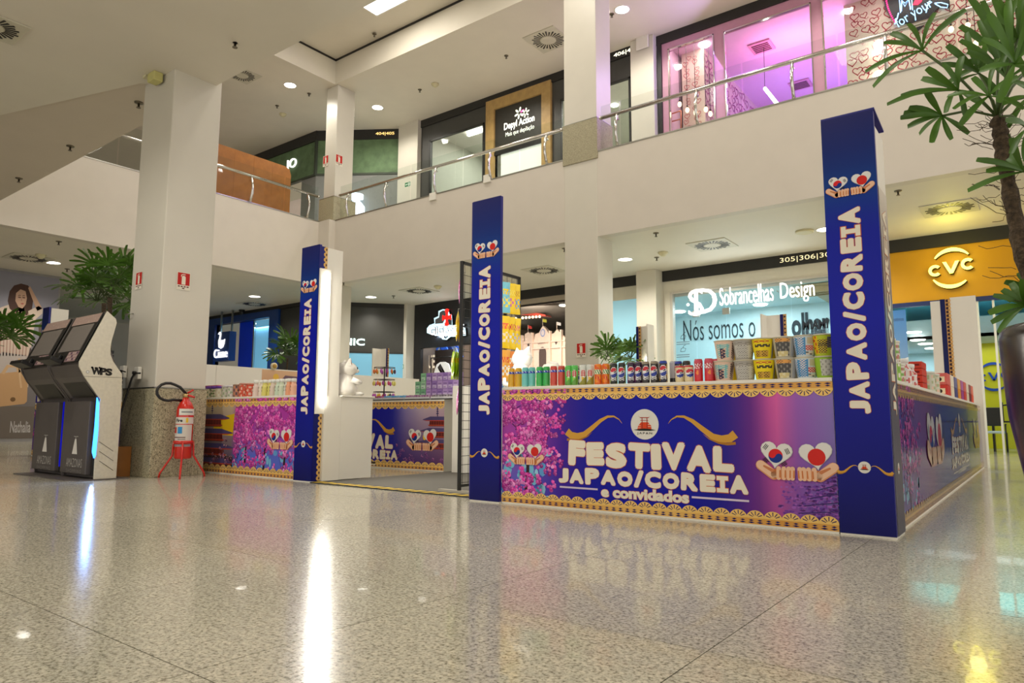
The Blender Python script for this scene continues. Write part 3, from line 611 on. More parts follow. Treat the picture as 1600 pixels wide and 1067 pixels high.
for x in (-7.9, -7.2, -6.7, -6.0, -5.4, -4.7): MB().box(x-.012, x+.012, YS-.1, YS+.03, 4.15, 4.18).build('stand_off', STEEL, sg)
lamp('sign_lamp', 'AREA', (-6.0, YS-.5, 4.25), 14, (.9, .97, 1), 3, .3, aim=(-6, YS-2.5, 4.6))

# blank aqua panel between the pillars
struct(front(-10.75, -9.3, YS, 0, 4.82, [(-10.7, -9.35, 0, 4.42)]), 'wall_header', HEAD)
struct(MB().box(-10.7, -9.35, YS+.05, YS+.08, 0, 4.42), 'window_8', mat('frosted_aqua', (156, 208, 228), .4, emit=.28, var=.05, scale=.5))

# stadium shop: dark hall with a pink facade model, beams and lights
struct(front(-14.6, -10.75, YS, 0, 4.82, [(-14.4, -10.8, 0, 4.62)]), 'wall_stadium_shop', mat('taupe_header', (180, 168, 152), .45, var=.03))
wn = struct(MB().box(-14.4, -10.8, YS, YS+.1, 4.58, 4.64), 'window_9', FRAMEM)
MB().box(-14.4, -13.52, YS+.05, YS+.06, 0, 4.58).build('glass_pane', GLASS, wn); MB().box(-13.5, -10.8, YS+.05, YS+.06, 0, 4.58).build('glass_pane', GLASS, wn)
TAUPE = mat('taupe_wall', (120, 104, 90), .6, var=.06, scale=2); TCEIL = mat('dark_ceiling', (84, 76, 68), .7, var=.1)
shell(-19.0, -10.76, YS+.15, 27, 0, 4.9, TAUPE, TCEIL, mat('dark_shop_floor', (70, 62, 54), .3), '')
lamp('stadium_lamp', 'AREA', (-12.8, 21.6, 4.6), 140, (1, .86, .72), 2, 1.5)
lamp('facade_fill', 'AREA', (-14.6, 20.4, 4.2), 150, (1, .9, .8), 1.2, 1.2, aim=PY(850, 545, 23.4))  # added light that brightens the facade model, no fixture there
fc = thing('stadium_facade', 'pale pink model of a domed stadium facade with towers and flags', 'model', PY(850, 600, 23.5))
FP = mat('pink_plaster', (236, 206, 186), .6, var=.05); Yf = 23.5
def sil(pts, y0, t): return [PY(x, y, Yf)+Vector((0, y0, 0)) for x, y in pts]
main = [(812, 620), (812, 535), (820, 533), (820, 522), (825, 519), (830, 522), (832, 531), (835, 530), (836, 522), (842, 520), (845, 514), (848, 509), (853, 514), (857, 521), (861, 527), (862, 522), (866, 520), (870, 514), (875, 519), (877, 526), (880, 524), (884, 528), (884, 620)]
MB().slab(sil(main, 0, 0), (0, 1, 0), .2).build('facade_wall', FP, fc)
for x0, x1, y0, y1 in ((816, 818.5, 524, 620), (832, 834, 520, 620), (860, 862, 517, 620), (877.5, 879.5, 515, 620)):
    MB().slab(sil([(x0, y1), (x0, y0), (x1, y0), (x1, y1)], -.12, 0), (0, 1, 0), .14).build('pilaster', FP, fc)
for y0 in (536, 546): MB().slab(sil([(813, y0+1.6), (813, y0), (884, y0-4.5), (884, y0-2.9)], -.08, 0), (0, 1, 0), .1).build('cornice', FP, fc)
DKW = mat('dark_opening', (92, 70, 62), .7, var=0)
for cx, cy, r in ((826, 539, 1.6), (869, 535, 1.8)): MB().slab(sil([(cx-r, cy), (cx, cy-r*2), (cx+r, cy), (cx, cy+r*2)], -.02, 0), (0, 1, 0), .03).build('window', DKW, fc)
MB().slab(sil([(843, 620)]+[(848+5.5*math.cos(a), 551-9*math.sin(a)) for a in [PI-PI*k/8 for k in range(9)]]+[(853.5, 620)], -.02, 0), (0, 1, 0), .03).build('archway', DKW, fc)
pp = Print((-14, Yf-.03, 3)); u, v = pp.uv(848, 520); pp.disc(u, v, .12, (150, 160, 200), 1, 12, .17); pp.disc(u, v, .08, (225, 205, 200), 2, 12, .12); pp.text('GIGANTE', *pp.uv(848, 535.5), .5, .1, (140, 100, 92), 1); pp.build('crest', INKM, fc)
for x, y_, c in ((825, 519, (200, 60, 50)), (848, 509, (190, 180, 60)), (870, 514, (215, 205, 200))):
    q = PY(x, y_, Yf); o = MB().tube([q, q+Vector((0, 0, .3))], .012, 5).build('flagpole', FP, fc); MB().quad(q+Vector((0, 0, .3)), q+Vector((.2, 0, .24)), q+Vector((.2, 0, .12)), q+Vector((0, 0, .16))).build('flag', mat('flag_%d' % x, c, .7), o)
for k, (x, y_) in enumerate([(859, 464), (857, 470.5), (881, 477), (813, 527)]):
    lab(MB().lathe([(.16, -.02), (.17, .004)], PZ(x, y_, 4.88) if k < 3 else PY(x, y_, 24), 16).build('ceiling_light', GLOW), ['upper round light on the dark stadium shop ceiling', 'lower round light on the dark stadium shop ceiling', 'round light half behind the tall pillar', 'small bright lamp left of the stadium facade'][k], 'light')
bm = thing('ceiling_light_beam', 'red and white beam with a row of bulbs in the stadium shop', 'light', PY(830, 490, 22))
MB().slab([PY(x, y_, 22.0) for x, y_ in ((803, 483), (851, 491), (853, 494), (803, 491))], (0, 1, 0), .4).build('beam', mat('red_beam', (150, 54, 40), .5), bm)
for k in range(8): MB().ball(PY(806+k*5.3, 497.4-k*.4, 21.95), .05).build('bulb', BULB, bm)
MB().slab([PY(x, y_, 22.4) for x, y_ in ((802, 477), (850, 487), (850, 489), (802, 480))], (0, 1, 0), .1).build('light_strip', GLOW, bm)
lab(MB().slab([PY(x, y_, 23.2) for x, y_ in ((862, 484), (883, 485), (883, 487.5), (866, 488))], (0, 1, 0), .1).build('linear_light', GLOW), 'white light strip beside the tall pillar in the stadium shop', 'light')
# club shop, black front
struct(front(-19.1, -14.6, YS-.02, 0, ZC, [(-18.75, -14.75, 0, 3.42)]), 'wall_club_shop', mat('near_black_cladding', (24, 24, 27), .35, var=.05))
lamp('club_lamp', 'AREA', (-16.8, 21, 4.3), 60, (.9, .95, 1), 2, 1)
cs_ = None
cs = thing('club_sign', 'glowing shield sign reading Gigante da Colina on black front', 'sign', PY(692, 505, YS-.06))
p = Print((-18.6, YS-.1, 3.5)); T = p.uv; Z = lambda L: [T(*q) for q in L]
outer = [(681, 521), (678, 497), (685, 494), (685, 486), (692, 483), (700, 484), (703, 491), (706, 492), (707, 508), (727, 512), (728, 524), (714, 526), (704, 526), (698, 531), (691, 530), (689, 526), (672, 522), (667, 520), (667, 513), (671, 508), (679, 505)]
p.poly(Z(outer), (205, 240, 255), 1)
p.poly(Z([(680, 506), (680, 499), (686, 496), (687, 488), (692, 485), (699, 486), (700, 490), (692, 505)]), (58, 56, 54), 2); p.poly(Z([(694, 506), (701, 498), (706, 497), (706, 508)]), (40, 40, 42), 2)
p.poly(Z([(694, 525), (701, 525), (697, 529), (694, 528)]), (30, 40, 60), 2)
for a, b, c, d in ((694.2, 489, 702.6, 504), ): 
    u0, v0 = T(698.2, 496); p.rect(u0-.06, v0-.33, u0+.06, v0+.33, (240, 50, 40), 3); p.rect(u0-.23, v0-.07, u0+.23, v0+.07, (240, 50, 40), 3)
    for dx, dz in ((0, .3), (0, -.3)): p.poly([(u0-.12, v0+dz), (u0+.12, v0+dz), (u0, v0)], (240, 50, 40), 3)
    for dx in (-.23, .23): p.poly([(u0+dx, v0-.12), (u0+dx, v0+.12), (u0, v0)], (240, 50, 40), 3)
p.text('GIGANTE', *T(698, 515.2), 1.72, .30, (24, 36, 60), 3, .05, .03, rot=.0); p.text('GIGANTE', *T(698, 515.2), 1.72, .30, (255, 255, 255), 4, .03); p.text('DA COLINA', *T(707, 521.4), 1.25, .2, (24, 36, 60), 3, .06); p.text('DA COLINA', *T(707, 521.4), 1.25, .2, (255, 255, 255), 4, .03)
MB().slab([T_+Vector((0, .004, 0)) for T_ in [PY(x, y, YS-.1) for x, y in outer]], (0, 1, 0), .076).build('sign_body', BLACK, cs); p.build('sign_face', attr_mat('lit_face', .5, emit=.9), cs); lamp('club_sign_lamp', 'POINT', PY(692, 507, YS-.8), 9, (.7, .88, 1), .2)
jw = Print((-18.7, 19.6, 0)); jw.text('QUE', *jw.uv(670.5, 567), .62, .62, (200, 184, 160), 1, .02); jw.text('HONRA', *jw.uv(671, 581), .72, .30, (130, 118, 100), 1, .0)
jb = struct(MB().box(-18.7, -17.7, 19.62, 19.68, 0, 3.4), 'wall_brown', mat('umber_board', (62, 48, 40), .6)); o = jw.build('wall_lettering', MATS['lit_face'], jb)
def jersey(x, y, Y, h, cols, label):
    q = PY(x, y, Y); t = thing('hanging_jersey', label, 'jersey', q); k = h/2
    S = [(-.30, .42), (-.12, .5), (.12, .5), (.30, .42), (.46, .02), (.32, -.06), (.25, .14), (.25, -.5), (-.25, -.5), (-.25, .14), (-.32, -.06), (-.46, .02)]
    MB().slab([(q.x+u*h, q.y, q.z+v*h) for u, v in S], (0, 1, 0), .05).build('shirt', mat('jersey_'+str(x), cols[0], .7), t)
    MB().slab([(q.x+u*h, q.y-.012, q.z+v*h) for u, v in ((-.24, .3), (-.1, .44), (.2, -.3), (.22, -.02))], (0, 1, 0), .012).build('sash', mat('sash_'+str(x), cols[1], .7), t)
    MB().tube([(q.x-.14*h, q.y, q.z+.5*h), (q.x, q.y, q.z+.58*h), (q.x+.14*h, q.y, q.z+.5*h)], .012, 5).tube([(q.x, q.y, q.z+.58*h), (q.x, q.y, q.z+.7*h)], .01, 5).build('hanger', BLACK, t)
jersey(691, 586, 19.3, 1.0, ((232, 232, 232), (40, 34, 34)), 'white jersey with dark sash hanging by the purple boxes')
for k, (x, c) in enumerate(((689.5, (70, 130, 255)), (697, (40, 60, 120)), (704, (150, 170, 210)), (710, (70, 130, 255)))):
    jersey(x, 559, 20.0+.24*k, .95, (c, (220, 225, 235)), 'folded %s shirt on lit rack under the shield sign' % ('pale blue', 'navy', 'grey', 'bright blue')[k])
t = thing('clothes_rail', 'black clothes rail with shirts inside the club shop', 'rail', (-17.6, 19.3, 0)); q = PY(691, 586, 19.3); MB().tube([(q.x-.6, 19.3, q.z+.68), (q.x+.6, 19.3, q.z+.68)], .02, 8).tube([(q.x-.6, 19.3, 0), (q.x-.6, 19.3, q.z+.7)], .02, 8).tube([(q.x+.6, 19.3, 0), (q.x+.6, 19.3, q.z+.7)], .02, 8).build('rail_frame', BLACK, t)
lamp('rack_lamp', 'AREA', (-17.2, 19.1, 3.9), 60, (.6, .78, 1), 1.6, .3, aim=(-17.6, 20.2, 2.6))

# ---------------------------------------------------------------- ground floor left
A, B = Vector((-21.6, 15.9)), Vector((-19.3, 18.5)); D = (B-A).normalized(); NN = Vector((D.y, -D.x)); LD = (B-A).length
DK = mat('graphite_panel', (56, 56, 53), .35, var=.06)
struct(dslab(MB(), 0, LD, 3.25, 4.95), 'wall_dark', DK); struct(dslab(MB(), 0, LD, 4.95, ZC, .1, .02), 'trim_10', DARKS)
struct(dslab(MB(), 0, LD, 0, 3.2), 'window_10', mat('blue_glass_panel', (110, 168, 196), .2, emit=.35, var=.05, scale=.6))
dslab(MB(), 0, LD, 3.2, 3.25, .12, .02).build('trim_11', DARKS)['kind'] = 'structure'
mb = MB(); q = A+D*1.62+NN*.0; text3d(mb, 'CLINIC', (q.x-D.x*.35, q.y-D.y*.35, 3.62), (D.x, D.y, 0), (0, 0, 1), 1.5, .26, .05, .02); lab(mb.build('sign_letters', mat('mint_lit_letter', (215, 245, 240), .5, emit=2.4, var=0)), 'mint white lit letters on the graphite wall behind lit column', 'sign')
struct(front(-33, -21.6, 15.9, 0, ZC-.12, [(-32, -29.0, 0, 4.9), (-28.1, -24.1, 0, 4.72)]), 'wall_blue_shop', DK)
struct(MB().box(-33, -21.6, 15.82, 16, ZC-.14, ZC), 'trim_12', DARKS)
BL = mat('royal_blue_frame', (28, 66, 140), .35, var=.04)
wn = struct(MB().box(-28.6, -28.1, 15.8, 16.0, 0, 5.0).box(-24.1, -23.5, 15.8, 16.0, 0, 5.0).box(-28.1, -24.1, 15.8, 16.0, 4.72, 5.0), 'window_11', BL)
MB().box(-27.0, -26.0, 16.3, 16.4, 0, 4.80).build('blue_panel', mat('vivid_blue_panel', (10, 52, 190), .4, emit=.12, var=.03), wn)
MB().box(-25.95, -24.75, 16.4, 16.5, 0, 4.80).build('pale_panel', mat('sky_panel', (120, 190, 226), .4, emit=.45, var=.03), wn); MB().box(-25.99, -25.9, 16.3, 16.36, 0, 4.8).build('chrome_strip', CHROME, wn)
struct(MB().box(-28.1, -24.1, 17.2, 17.3, 0, 4.9), 'wall_navy', mat('shadowed_navy', (16, 28, 70), .4))  # wall coloured dark to stand for the blue shadow inside the shop
lab(MB().lathe([(.26, -.02), (.27, .004)], PZ(408, 506, 4.86), 16).build('ceiling_light', GLOW), 'ceiling light above the pale blue panel of swan shop', 'light'); lamp('swan_lamp', 'AREA', (-26, 16.5, 4.5), 45, (.6, .8, 1), 2.5, .4)
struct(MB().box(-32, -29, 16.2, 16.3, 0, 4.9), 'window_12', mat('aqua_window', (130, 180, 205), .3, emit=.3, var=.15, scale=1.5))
ss = thing('hanging_shop_sign', 'blue hanging box sign with a white swan and Cisne', 'sign', PY(346, 540, 15.2)); c0 = PY(334.5, 565, 15.2); c1 = PY(359, 517, 15.2)
MB().box(c0.x, c1.x, 15.2, 15.5, c0.z, c1.z).build('sign_box', BL, ss, .01)
for x in (c0.x+.15, c1.x-.1): MB().box(x-.03, x+.03, 15.32, 15.38, c1.z, ZC).build('hanger_bar', STEEL, ss)
mb = MB(); text3d(mb, 'Cisne', PY(345.5, 552, 15.19), (1, 0, 0), (0, 0, 1), .98, .36, .05, .0); mb.build('sign_letters', WL, ss)
q = PY(345, 534, 15.17); sw = MB().slab([(q.x+u, q.y, q.z+v) for u, v in ((-.2, -.05), (-.16, -.22), (0, -.28), (.16, -.22), (.24, -.08), (.27, .1), (.16, .06), (.05, .08), (-.02, .0), (-.07, .12), (-.05, .24), (-.03, .34), (-.09, .42), (-.17, .41), (-.25, .32), (-.17, .32), (-.12, .28), (-.15, .16), (-.2, .06))], (0, 1, 0), .04); sw.build('swan', WL, ss)
lab((lambda p: (p.text('Cisne', *p.uv(358, 558), .9, .32, (150, 160, 190), 1, .0), p.build('wall_lettering', INKM))[1])(Print((-28, 17.19, 0))), 'faint grey letters on the navy wall behind the swan sign', 'lettering')
# giant fashion poster on the left
pw = struct(MB().box(-24.6, -24.33, 1.0, 8.5, 0, ZC), 'wall_poster', mat('grey_wall', (150, 146, 146), .6)); 
p = Print((-24.32, 1.2, .1), (0, 1, 0)); T = p.uv; Z = lambda L: [T(*q) for q in L]
p.grid(0, 0, 7.25, 4.95, 4, 12, lambda a, b: mix((112, 103, 98), (142, 140, 152), min(1, b*1.3)), 0)
p.rect(0, 0, 7.25, .95, (112, 102, 94), 1)
skin, hair, shirt = (196, 158, 134), (72, 46, 36), (206, 186, 170)
p.poly(Z([(-6, 600), (-2, 520), (2, 480), (22, 473), (44, 480), (56, 497), (52, 520), (46, 560), (44, 605), (-6, 608)]), shirt, 2)           # torso
p.poly(Z([(2, 480), (-14, 490), (-20, 530), (-8, 540), (4, 510)]), shirt, 3)
p.poly(Z([(15, 482), (12, 470), (15, 455), (22, 446), (33, 443), (44, 446), (50, 456), (52, 468), (50, 482), (44, 492), (36, 494), (26, 492)]), hair, 3)  # hair
p.poly(Z([(24, 470), (25, 458), (32, 452), (40, 455), (42, 466), (40, 476), (35, 482), (29, 480)]), skin, 4)                               # face
p.poly(Z([(29, 478), (37, 478), (40, 492), (30, 496), (25, 490)]), skin, 3)
for q in ((30.5, 464.5), (37, 465)): p.disc(*T(*q), .045, (110, 74, 62), 5, 8, .022); p.ribbon([T(q[0]-2.2, q[1]-2.6), T(q[0], q[1]-3.4), T(q[0]+2, q[1]-2.8)], .02, (96, 64, 50), 5)
p.poly(Z([(31.5, 474), (35, 473.4), (38, 474.2), (35, 475.8)]), (170, 80, 76), 5); p.poly(Z([(33, 465), (34.5, 470), (32.5, 470.4)]), (172, 130, 108), 5)
p.poly(Z([(44, 486), (60, 478), (67, 482), (66, 490), (54, 500), (46, 502)]), shirt, 4); p.poly(Z([(66, 482), (55, 462), (47, 447), (44, 450), (50, 466), (58, 486)]), skin, 4)
for k in range(9): p.ribbon(Z([(4+k*5, 484+abs(k-4)*1.5), (1+k*5.2, 520), (0+k*5, 556)]), .03, (176, 140, 128), 4)
p.poly(Z([(-6, 556), (4, 550), (46, 556), (47, 600), (-6, 604)]), (188, 176, 170), 4)
p.poly(Z([(60, 508), (70, 497), (70, 522), (61, 532)]), (96, 84, 80), 3); p.poly(Z([(30, 572), (64, 566), (64, 578), (34, 582)]), (110, 92, 86), 4); p.poly(Z([(44, 556), (47, 542), (58, 566), (56, 574)]), (84, 74, 72), 5)
p.poly(Z([(-6, 584), (44, 579), (42, 627), (38, 631), (-6, 636)]), (198, 156, 112), 6); p.ribbon(Z([(4, 584), (12, 572), (26, 572), (30, 582)]), .09, (206, 168, 126), 7); p.ribbon(Z([(30, 560), (31, 590), (33, 606)]), .05, (214, 178, 138), 7); p.disc(*T(20, 624), .07, (120, 88, 54), 7, 8)
p.text('Nathalia', *T(32, 667), abs(T(48, 667)[0]-T(16, 667)[0]), .34, (188, 182, 180), 3, .02)
lab(p.build('fashion_poster', INKM), 'giant poster of a seated dark haired woman with tan bag', 'poster')
# ---------------------------------------------------------------- ceiling fixtures
def downlight(x, y, z, label, power=26, r=.19, cone=True):
    t = thing('downlight', label, 'light', (x, y, z))
    MB().lathe([(r, -.012), (r+.03, -.012), (r+.03, .004), (r, .004)], (x, y, z), 20, cap=False).build('trim_ring', WHITE, t)
    MB().lathe([(r, -.006), (r, .002)], (x, y, z), 20).build('diffuser', GLOW, t)
    if power: lamp('downlight_lamp', 'SPOT', (x, y, z-.05), power*10, (1, .94, .82), .12, spot=2.7)
L3 = 'round downlight in the ground floor ceiling '
for x, y, s_ in ((-8.86, 16.79, 'right of the tall pillar'), (-19.11, 16.66, 'above the graphite wall right of the lit tower'), (-22.46, 14.09, 'above the blue swan shop'), (-22.25, 7.52, 'beside the vent over the fashion poster'), (-3.69, 16.83, 'touching the big right tower')):
    downlight(x, y, ZC, L3+s_)
for x in (-6.3, -11.2, -16.3): lamp('downlight_lamp', 'SPOT', (x, 16.7, ZC-.05), 260, (1, .95, .84), .12, spot=2.7)
lamp('downlight_lamp', 'SPOT', (-13.8, 16.7, ZC-.05), 200, (1, .93, .8), .12, spot=2.5); lamp('downlight_lamp', 'SPOT', (1.4, 16.7, ZC-.05), 200, (1, .93, .8), .12, spot=2.5)
for x, y, s_ in ((-19.63, 13.27, 'round downlight on the upper ceiling left of the corner pillar'), (-18.52, 16.2, 'round downlight on the upper ceiling right of the corner pillar'), (-8.5, 16.14, 'round downlight on the upper ceiling right of the big pillar')):
    downlight(x, y, ZU, s_, 30)
for x, y, e in ((-8.2, 1.4, 190), (-5.0, 1.8, 170), (-1.8, 1.8, 120)): lamp('downlight_lamp', 'SPOT', (x, y, ZC-.05), e, (1, .94, .84), .12, spot=2.7)
lamp('downlight_lamp', 'SPOT', (-13.5, 16.2, ZU-.05), 240, (1, .93, .8), .12, spot=2.5); lamp('downlight_lamp', 'SPOT', (-3.5, 16.2, ZU-.05), 240, (1, .93, .8), .12, spot=2.5)
q = PZ(200, 495, 3.2)
pl = thing('coffer_light', 'square bright light panel in the raised ceiling over the well', 'light', (-14.4, 12.0, ZK))
c0, c1, c2 = PZ(565, 7, ZK), PZ(590, 21, ZK), PZ(631, 0, ZK)
MB().box(c0.x-.02, c0.x+1.5, c1.y-1.3, c1.y+.02, ZK-.03, ZK+.03).build('diffuser', GLOW, pl)
MB().box(c0.x-.08, c0.x-.02, c1.y-1.36, c1.y+.08, ZK-.03, ZK+.03).box(c0.x-.02, c0.x+1.56, c1.y+.02, c1.y+.08, ZK-.03, ZK+.03).build('panel_frame', WHITE, pl)
VENTM = mat('vent_grey', (206, 201, 182), .5, var=.04)
def vent(x, y, z, label, s_=.5):
    t = thing('ceiling_vent', label, 'vent', (x, y, z))
    MB().box(x-s_, x+s_, y-s_, y+s_, z-.02, z).build('vent_plate', VENTM, t, .006)
    mb = MB()
    for k in range(28):
        a = 2*PI*k/28; c, n = math.cos(a), math.sin(a)
        w_ = .026*s_/.5; r0, r1 = s_*.44, s_*(.88 if k % 2 else .8)
        P = [(x+c*r0-n*w_*.35, y+n*r0+c*w_*.35, z-.021), (x+c*r1-n*w_*.8, y+n*r1+c*w_*.8, z-.021), (x+c*r1+n*w_*.8, y+n*r1-c*w_*.8, z-.021), (x+c*r0+n*w_*.35, y+n*r0-c*w_*.35, z-.021)]
        mb.slab(P, (0, 0, -1), .006)
    o = mb.build('swirl_slots', BLACK, t); o['kind'] = 'stuff'
    MB().lathe([(s_*.40, -.03), (s_*.42, -.02)], (x, y, z), 24).build('centre_disc', VENTM, t)
V = 'square ceiling vent with a round swirl of slots '
for x, y, s_ in ((-1.24, 16.64, 'above the yellow agency sign'), (-6.33, 16.65, 'above the brow shop sign'), (-11.46, 16.62, 'left of the tall pillar'), (-16.8, 16.79, 'before the club shield sign'), (-22.16, 6.9, 'above the fashion poster'), (-23.9, 15.0, 'above the swan shop')): vent(x, y, ZC, V+s_)
vent(-11.0, 16.18, ZU, V+'on the upper ceiling', .55); vent(-20.3, 11.9, ZU, 'square swirl vent on the upper ceiling behind the near pillar', .45)
q = PZ(-14, 38, ZC); vent(q.x, q.y, ZC, 'swirl vent at the top left corner overhead', .3)
BRASS = mat('dull_chrome', (120, 112, 96), .3, .9)
def sprinkler(x, y, z, label, k=1.):
    t = thing('sprinkler', label, 'sprinkler', (x, y, z))
    MB().lathe([(.06*k, 0), (.058*k, -.012*k), (.03*k, -.02*k)], (x, y, z), 14).build('rosette', BRASS, t)
    MB().lathe([(.014*k, -.015*k), (.014*k, -.07*k), (.03*k, -.075*k), (.03*k, -.082*k)], (x, y, z), 10).build('head', BRASS, t)
for (x, y), s_ in zip(((-14.91, 4.38), (-12.43, 4.32), (-9.89, 4.25), (-7.32, 4.18)), ('fourth from the soffit edge, far left', 'third, left of the near pillar', 'second, touching the near pillar', 'nearest, right of the near pillar')): sprinkler(x, y, ZC+.02 if x > -8 else ZC+.02, 'chrome sprinkler under the near soffit, '+s_)
for (px, y_), z, s_ in (((537, 441), ZC, 'beside the lit tower'), ((615, 462), ZC, 'over the graphite wall'), ((1025, 364), ZC, 'on the ceiling above the brow shop'), ((1026, 402), ZC, 'small one by the brow shop pillar'), ((882, 388), ZC, 'half hidden by the tall pillar'), ((1403, 298), ZC, 'right of the big blue tower'), ((92, 377), ZC, 'left of the near pillar over the kiosks'), ((105, 420), ZC, 'above the palm behind the kiosks'), ((585, 53), ZK, 'in the raised ceiling'), ((483, 146), ZU, 'on the upper ceiling left of corner pillar'), ((433, 165), ZU, 'far on the upper ceiling at left'), ((551, 183), ZU, 'on the upper ceiling right of corner pillar'), ((791, 87), ZU, 'on the upper ceiling before the salon'), ((656, 140), ZU, 'on the upper ceiling above left salon window'), ((956, 22), ZU, 'beside the upper downlight')):
    q = PZ(px, y_, z); sprinkler(q.x, q.y, z, 'small chrome sprinkler '+s_, 1.15)
DETM = mat('ivory_plastic', (214, 206, 168), .5, var=0)
for (px, y_), z, s_ in (((442, 178), ZU, 'far on the upper left ceiling'), ((680, 131), ZU, 'on the upper ceiling before the salon'), ((1036, 394), ZC, 'above the brow shop pillar'), ((64, 398), ZC, 'next to the vent over the poster'), ((684, 447), ZC, 'next to the vent before the club shop')):
    q = PZ(px, y_, z); lab(MB().lathe([(.13, 0), (.13, -.03), (.07, -.09), (.05, -.11)], q, 16).build('smoke_detector', DETM), 'ivory smoke detector '+s_, 'detector')
q = PZ(243, 115, ZC); em = thing('emergency_light', 'yellowed plastic emergency light box above the near pillar', 'light', (q.x, q.y, ZC))
MB().box(q.x-.09, q.x+.09, q.y-.06, q.y+.06, ZC-.12, ZC).build('light_box', mat('yellowed_plastic', (206, 200, 130), .5), em, .012); MB().box(q.x-.2, q.x-.11, q.y-.07, q.y+.02, ZC-.03, ZC).build('bracket', DETM, em)
c = thing('security_camera', 'small dark dome camera on the ceiling above the swan shop', 'camera', PZ(378, 484, ZC)); q = PZ(378, 484, ZC); MB().lathe([(.12, 0), (.12, -.05)], q, 14).build('mount', BLACK, c); MB().ball(q-Vector((0, 0, .1)), .1).build('dome', BLACK, c)
p = thing('access_point', 'white wireless box high on the upper pillar', 'box', PY(1004, 64, 17.73)); q = PY(1004, 64, 17.73); MB().box(q.x-.2, q.x+.2, q.y-.05, q.y, q.z-.26, q.z+.26).build('case', WHITE, p, .05)
lab(MB().lathe([(.2, 0), (.2, -.04), (.17, -.05)], PZ(1257, 361, ZC), 18).build('ceiling_speaker', DETM), 'flat round ceiling plate left of the big blue tower', 'fixture')
# wall signs
REDS, GRNS = (190, 30, 24), (18, 110, 62)
def fire_sign(o, ud, s_, label, kind='ext'):
    p = Print(o, ud); p.rect(-s_*.56, -s_*.85, s_*.56, s_*.6, (232, 226, 210), 0); p.rect(-s_*.5, -s_*.45, s_*.5, s_*.55, REDS, 1)
    p.poly([(-.16*s_, -.4*s_), (.16*s_, -.4*s_), (.16*s_, .2*s_), (.1*s_, .3*s_), (.0, .32*s_), (-.1*s_, .3*s_), (-.16*s_, .2*s_)], (234, 226, 208), 2); p.ribbon([(-.2*s_, .22*s_), (-.2*s_, .36*s_), (-.08*s_, .42*s_), (.14*s_, .42*s_)], .06*s_, (234, 226, 208), 2)
    for k in range(4): p.rect(-.45*s_+k*.24*s_, -.62*s_, -.28*s_+k*.24*s_, -.53*s_, (90, 30, 26), 1)
    p.rect(-.1*s_, -.76*s_, .1*s_, -.67*s_, (90, 40, 36), 1)
    lab(p.build('fire_sign', INKM), label, 'sign')
fire_sign(PX(287, 437, -8.494)+Vector((0, 0, 0)), (0, 1, 0), .155, 'red extinguisher sign on the bright face of the near pillar')
fire_sign(PY(217, 436, 4.054), (1, 0, 0), .155, 'red extinguisher sign on the shaded face of the near pillar')
fire_sign(PX(530, 249, -18.262), (0, 1, 0), .26, 'red fire sign on the right face of corner pillar'); fire_sign(PY(509, 250, 14.21), (1, 0, 0), .26, 'orange fire sign on the left face of corner pillar')
def green_sign(q, w_, label):
    p = Print(q); p.rect(-w_, -w_*.55, w_, w_*.55, (226, 232, 222), 0); p.rect(-w_*.94, -w_*.5, w_*.94, w_*.5, GRNS, 1); p.rect(.1*w_, -.36*w_, .8*w_, .36*w_, (220, 232, 220), 2)
    p.poly([(-.8*w_, 0), (-.45*w_, .32*w_), (-.45*w_, .1*w_), (-.05*w_, .1*w_), (-.05*w_, -.1*w_), (-.45*w_, -.1*w_), (-.45*w_, -.32*w_)], (220, 232, 220), 2); p.disc(.45*w_, .18*w_, .12*w_, GRNS, 3, 8); p.ribbon([(.45*w_, .1*w_), (.4*w_, -.1*w_), (.6*w_, -.3*w_)], .12*w_, GRNS, 3)
    lab(p.build('exit_sign', INKM), label, 'sign')
green_sign(PY(637, 288, 17.796), .16, 'green exit sign on the upper pillar left of the salon'); green_sign(PY(626, 573, 18.496), .17, 'green exit sign on the ground pillar beside the club shop')
fire_sign(PY(624.5, 582, 18.496), (1, 0, 0), .22, 'small red sign under the green exit sign'); fire_sign(PY(908, 545, 14.17), (1, 0, 0), .24, 'red fire sign low on the tall pillar')
for k, (x, y_) in enumerate([(612, 267+15), (676, 309), (761, 281)][1:]):
    q = PY(x, y_-2, YF-.03); lab(MB().box(q.x-.12, q.x+.12, q.y-.02, q.y+.03, q.z-.11, q.z+.11).build('anchor_plate', WHITE), ['square white anchor plate on the parapet under left salon window', 'square white anchor plate on the parapet under the oak portal'][k], 'plate')

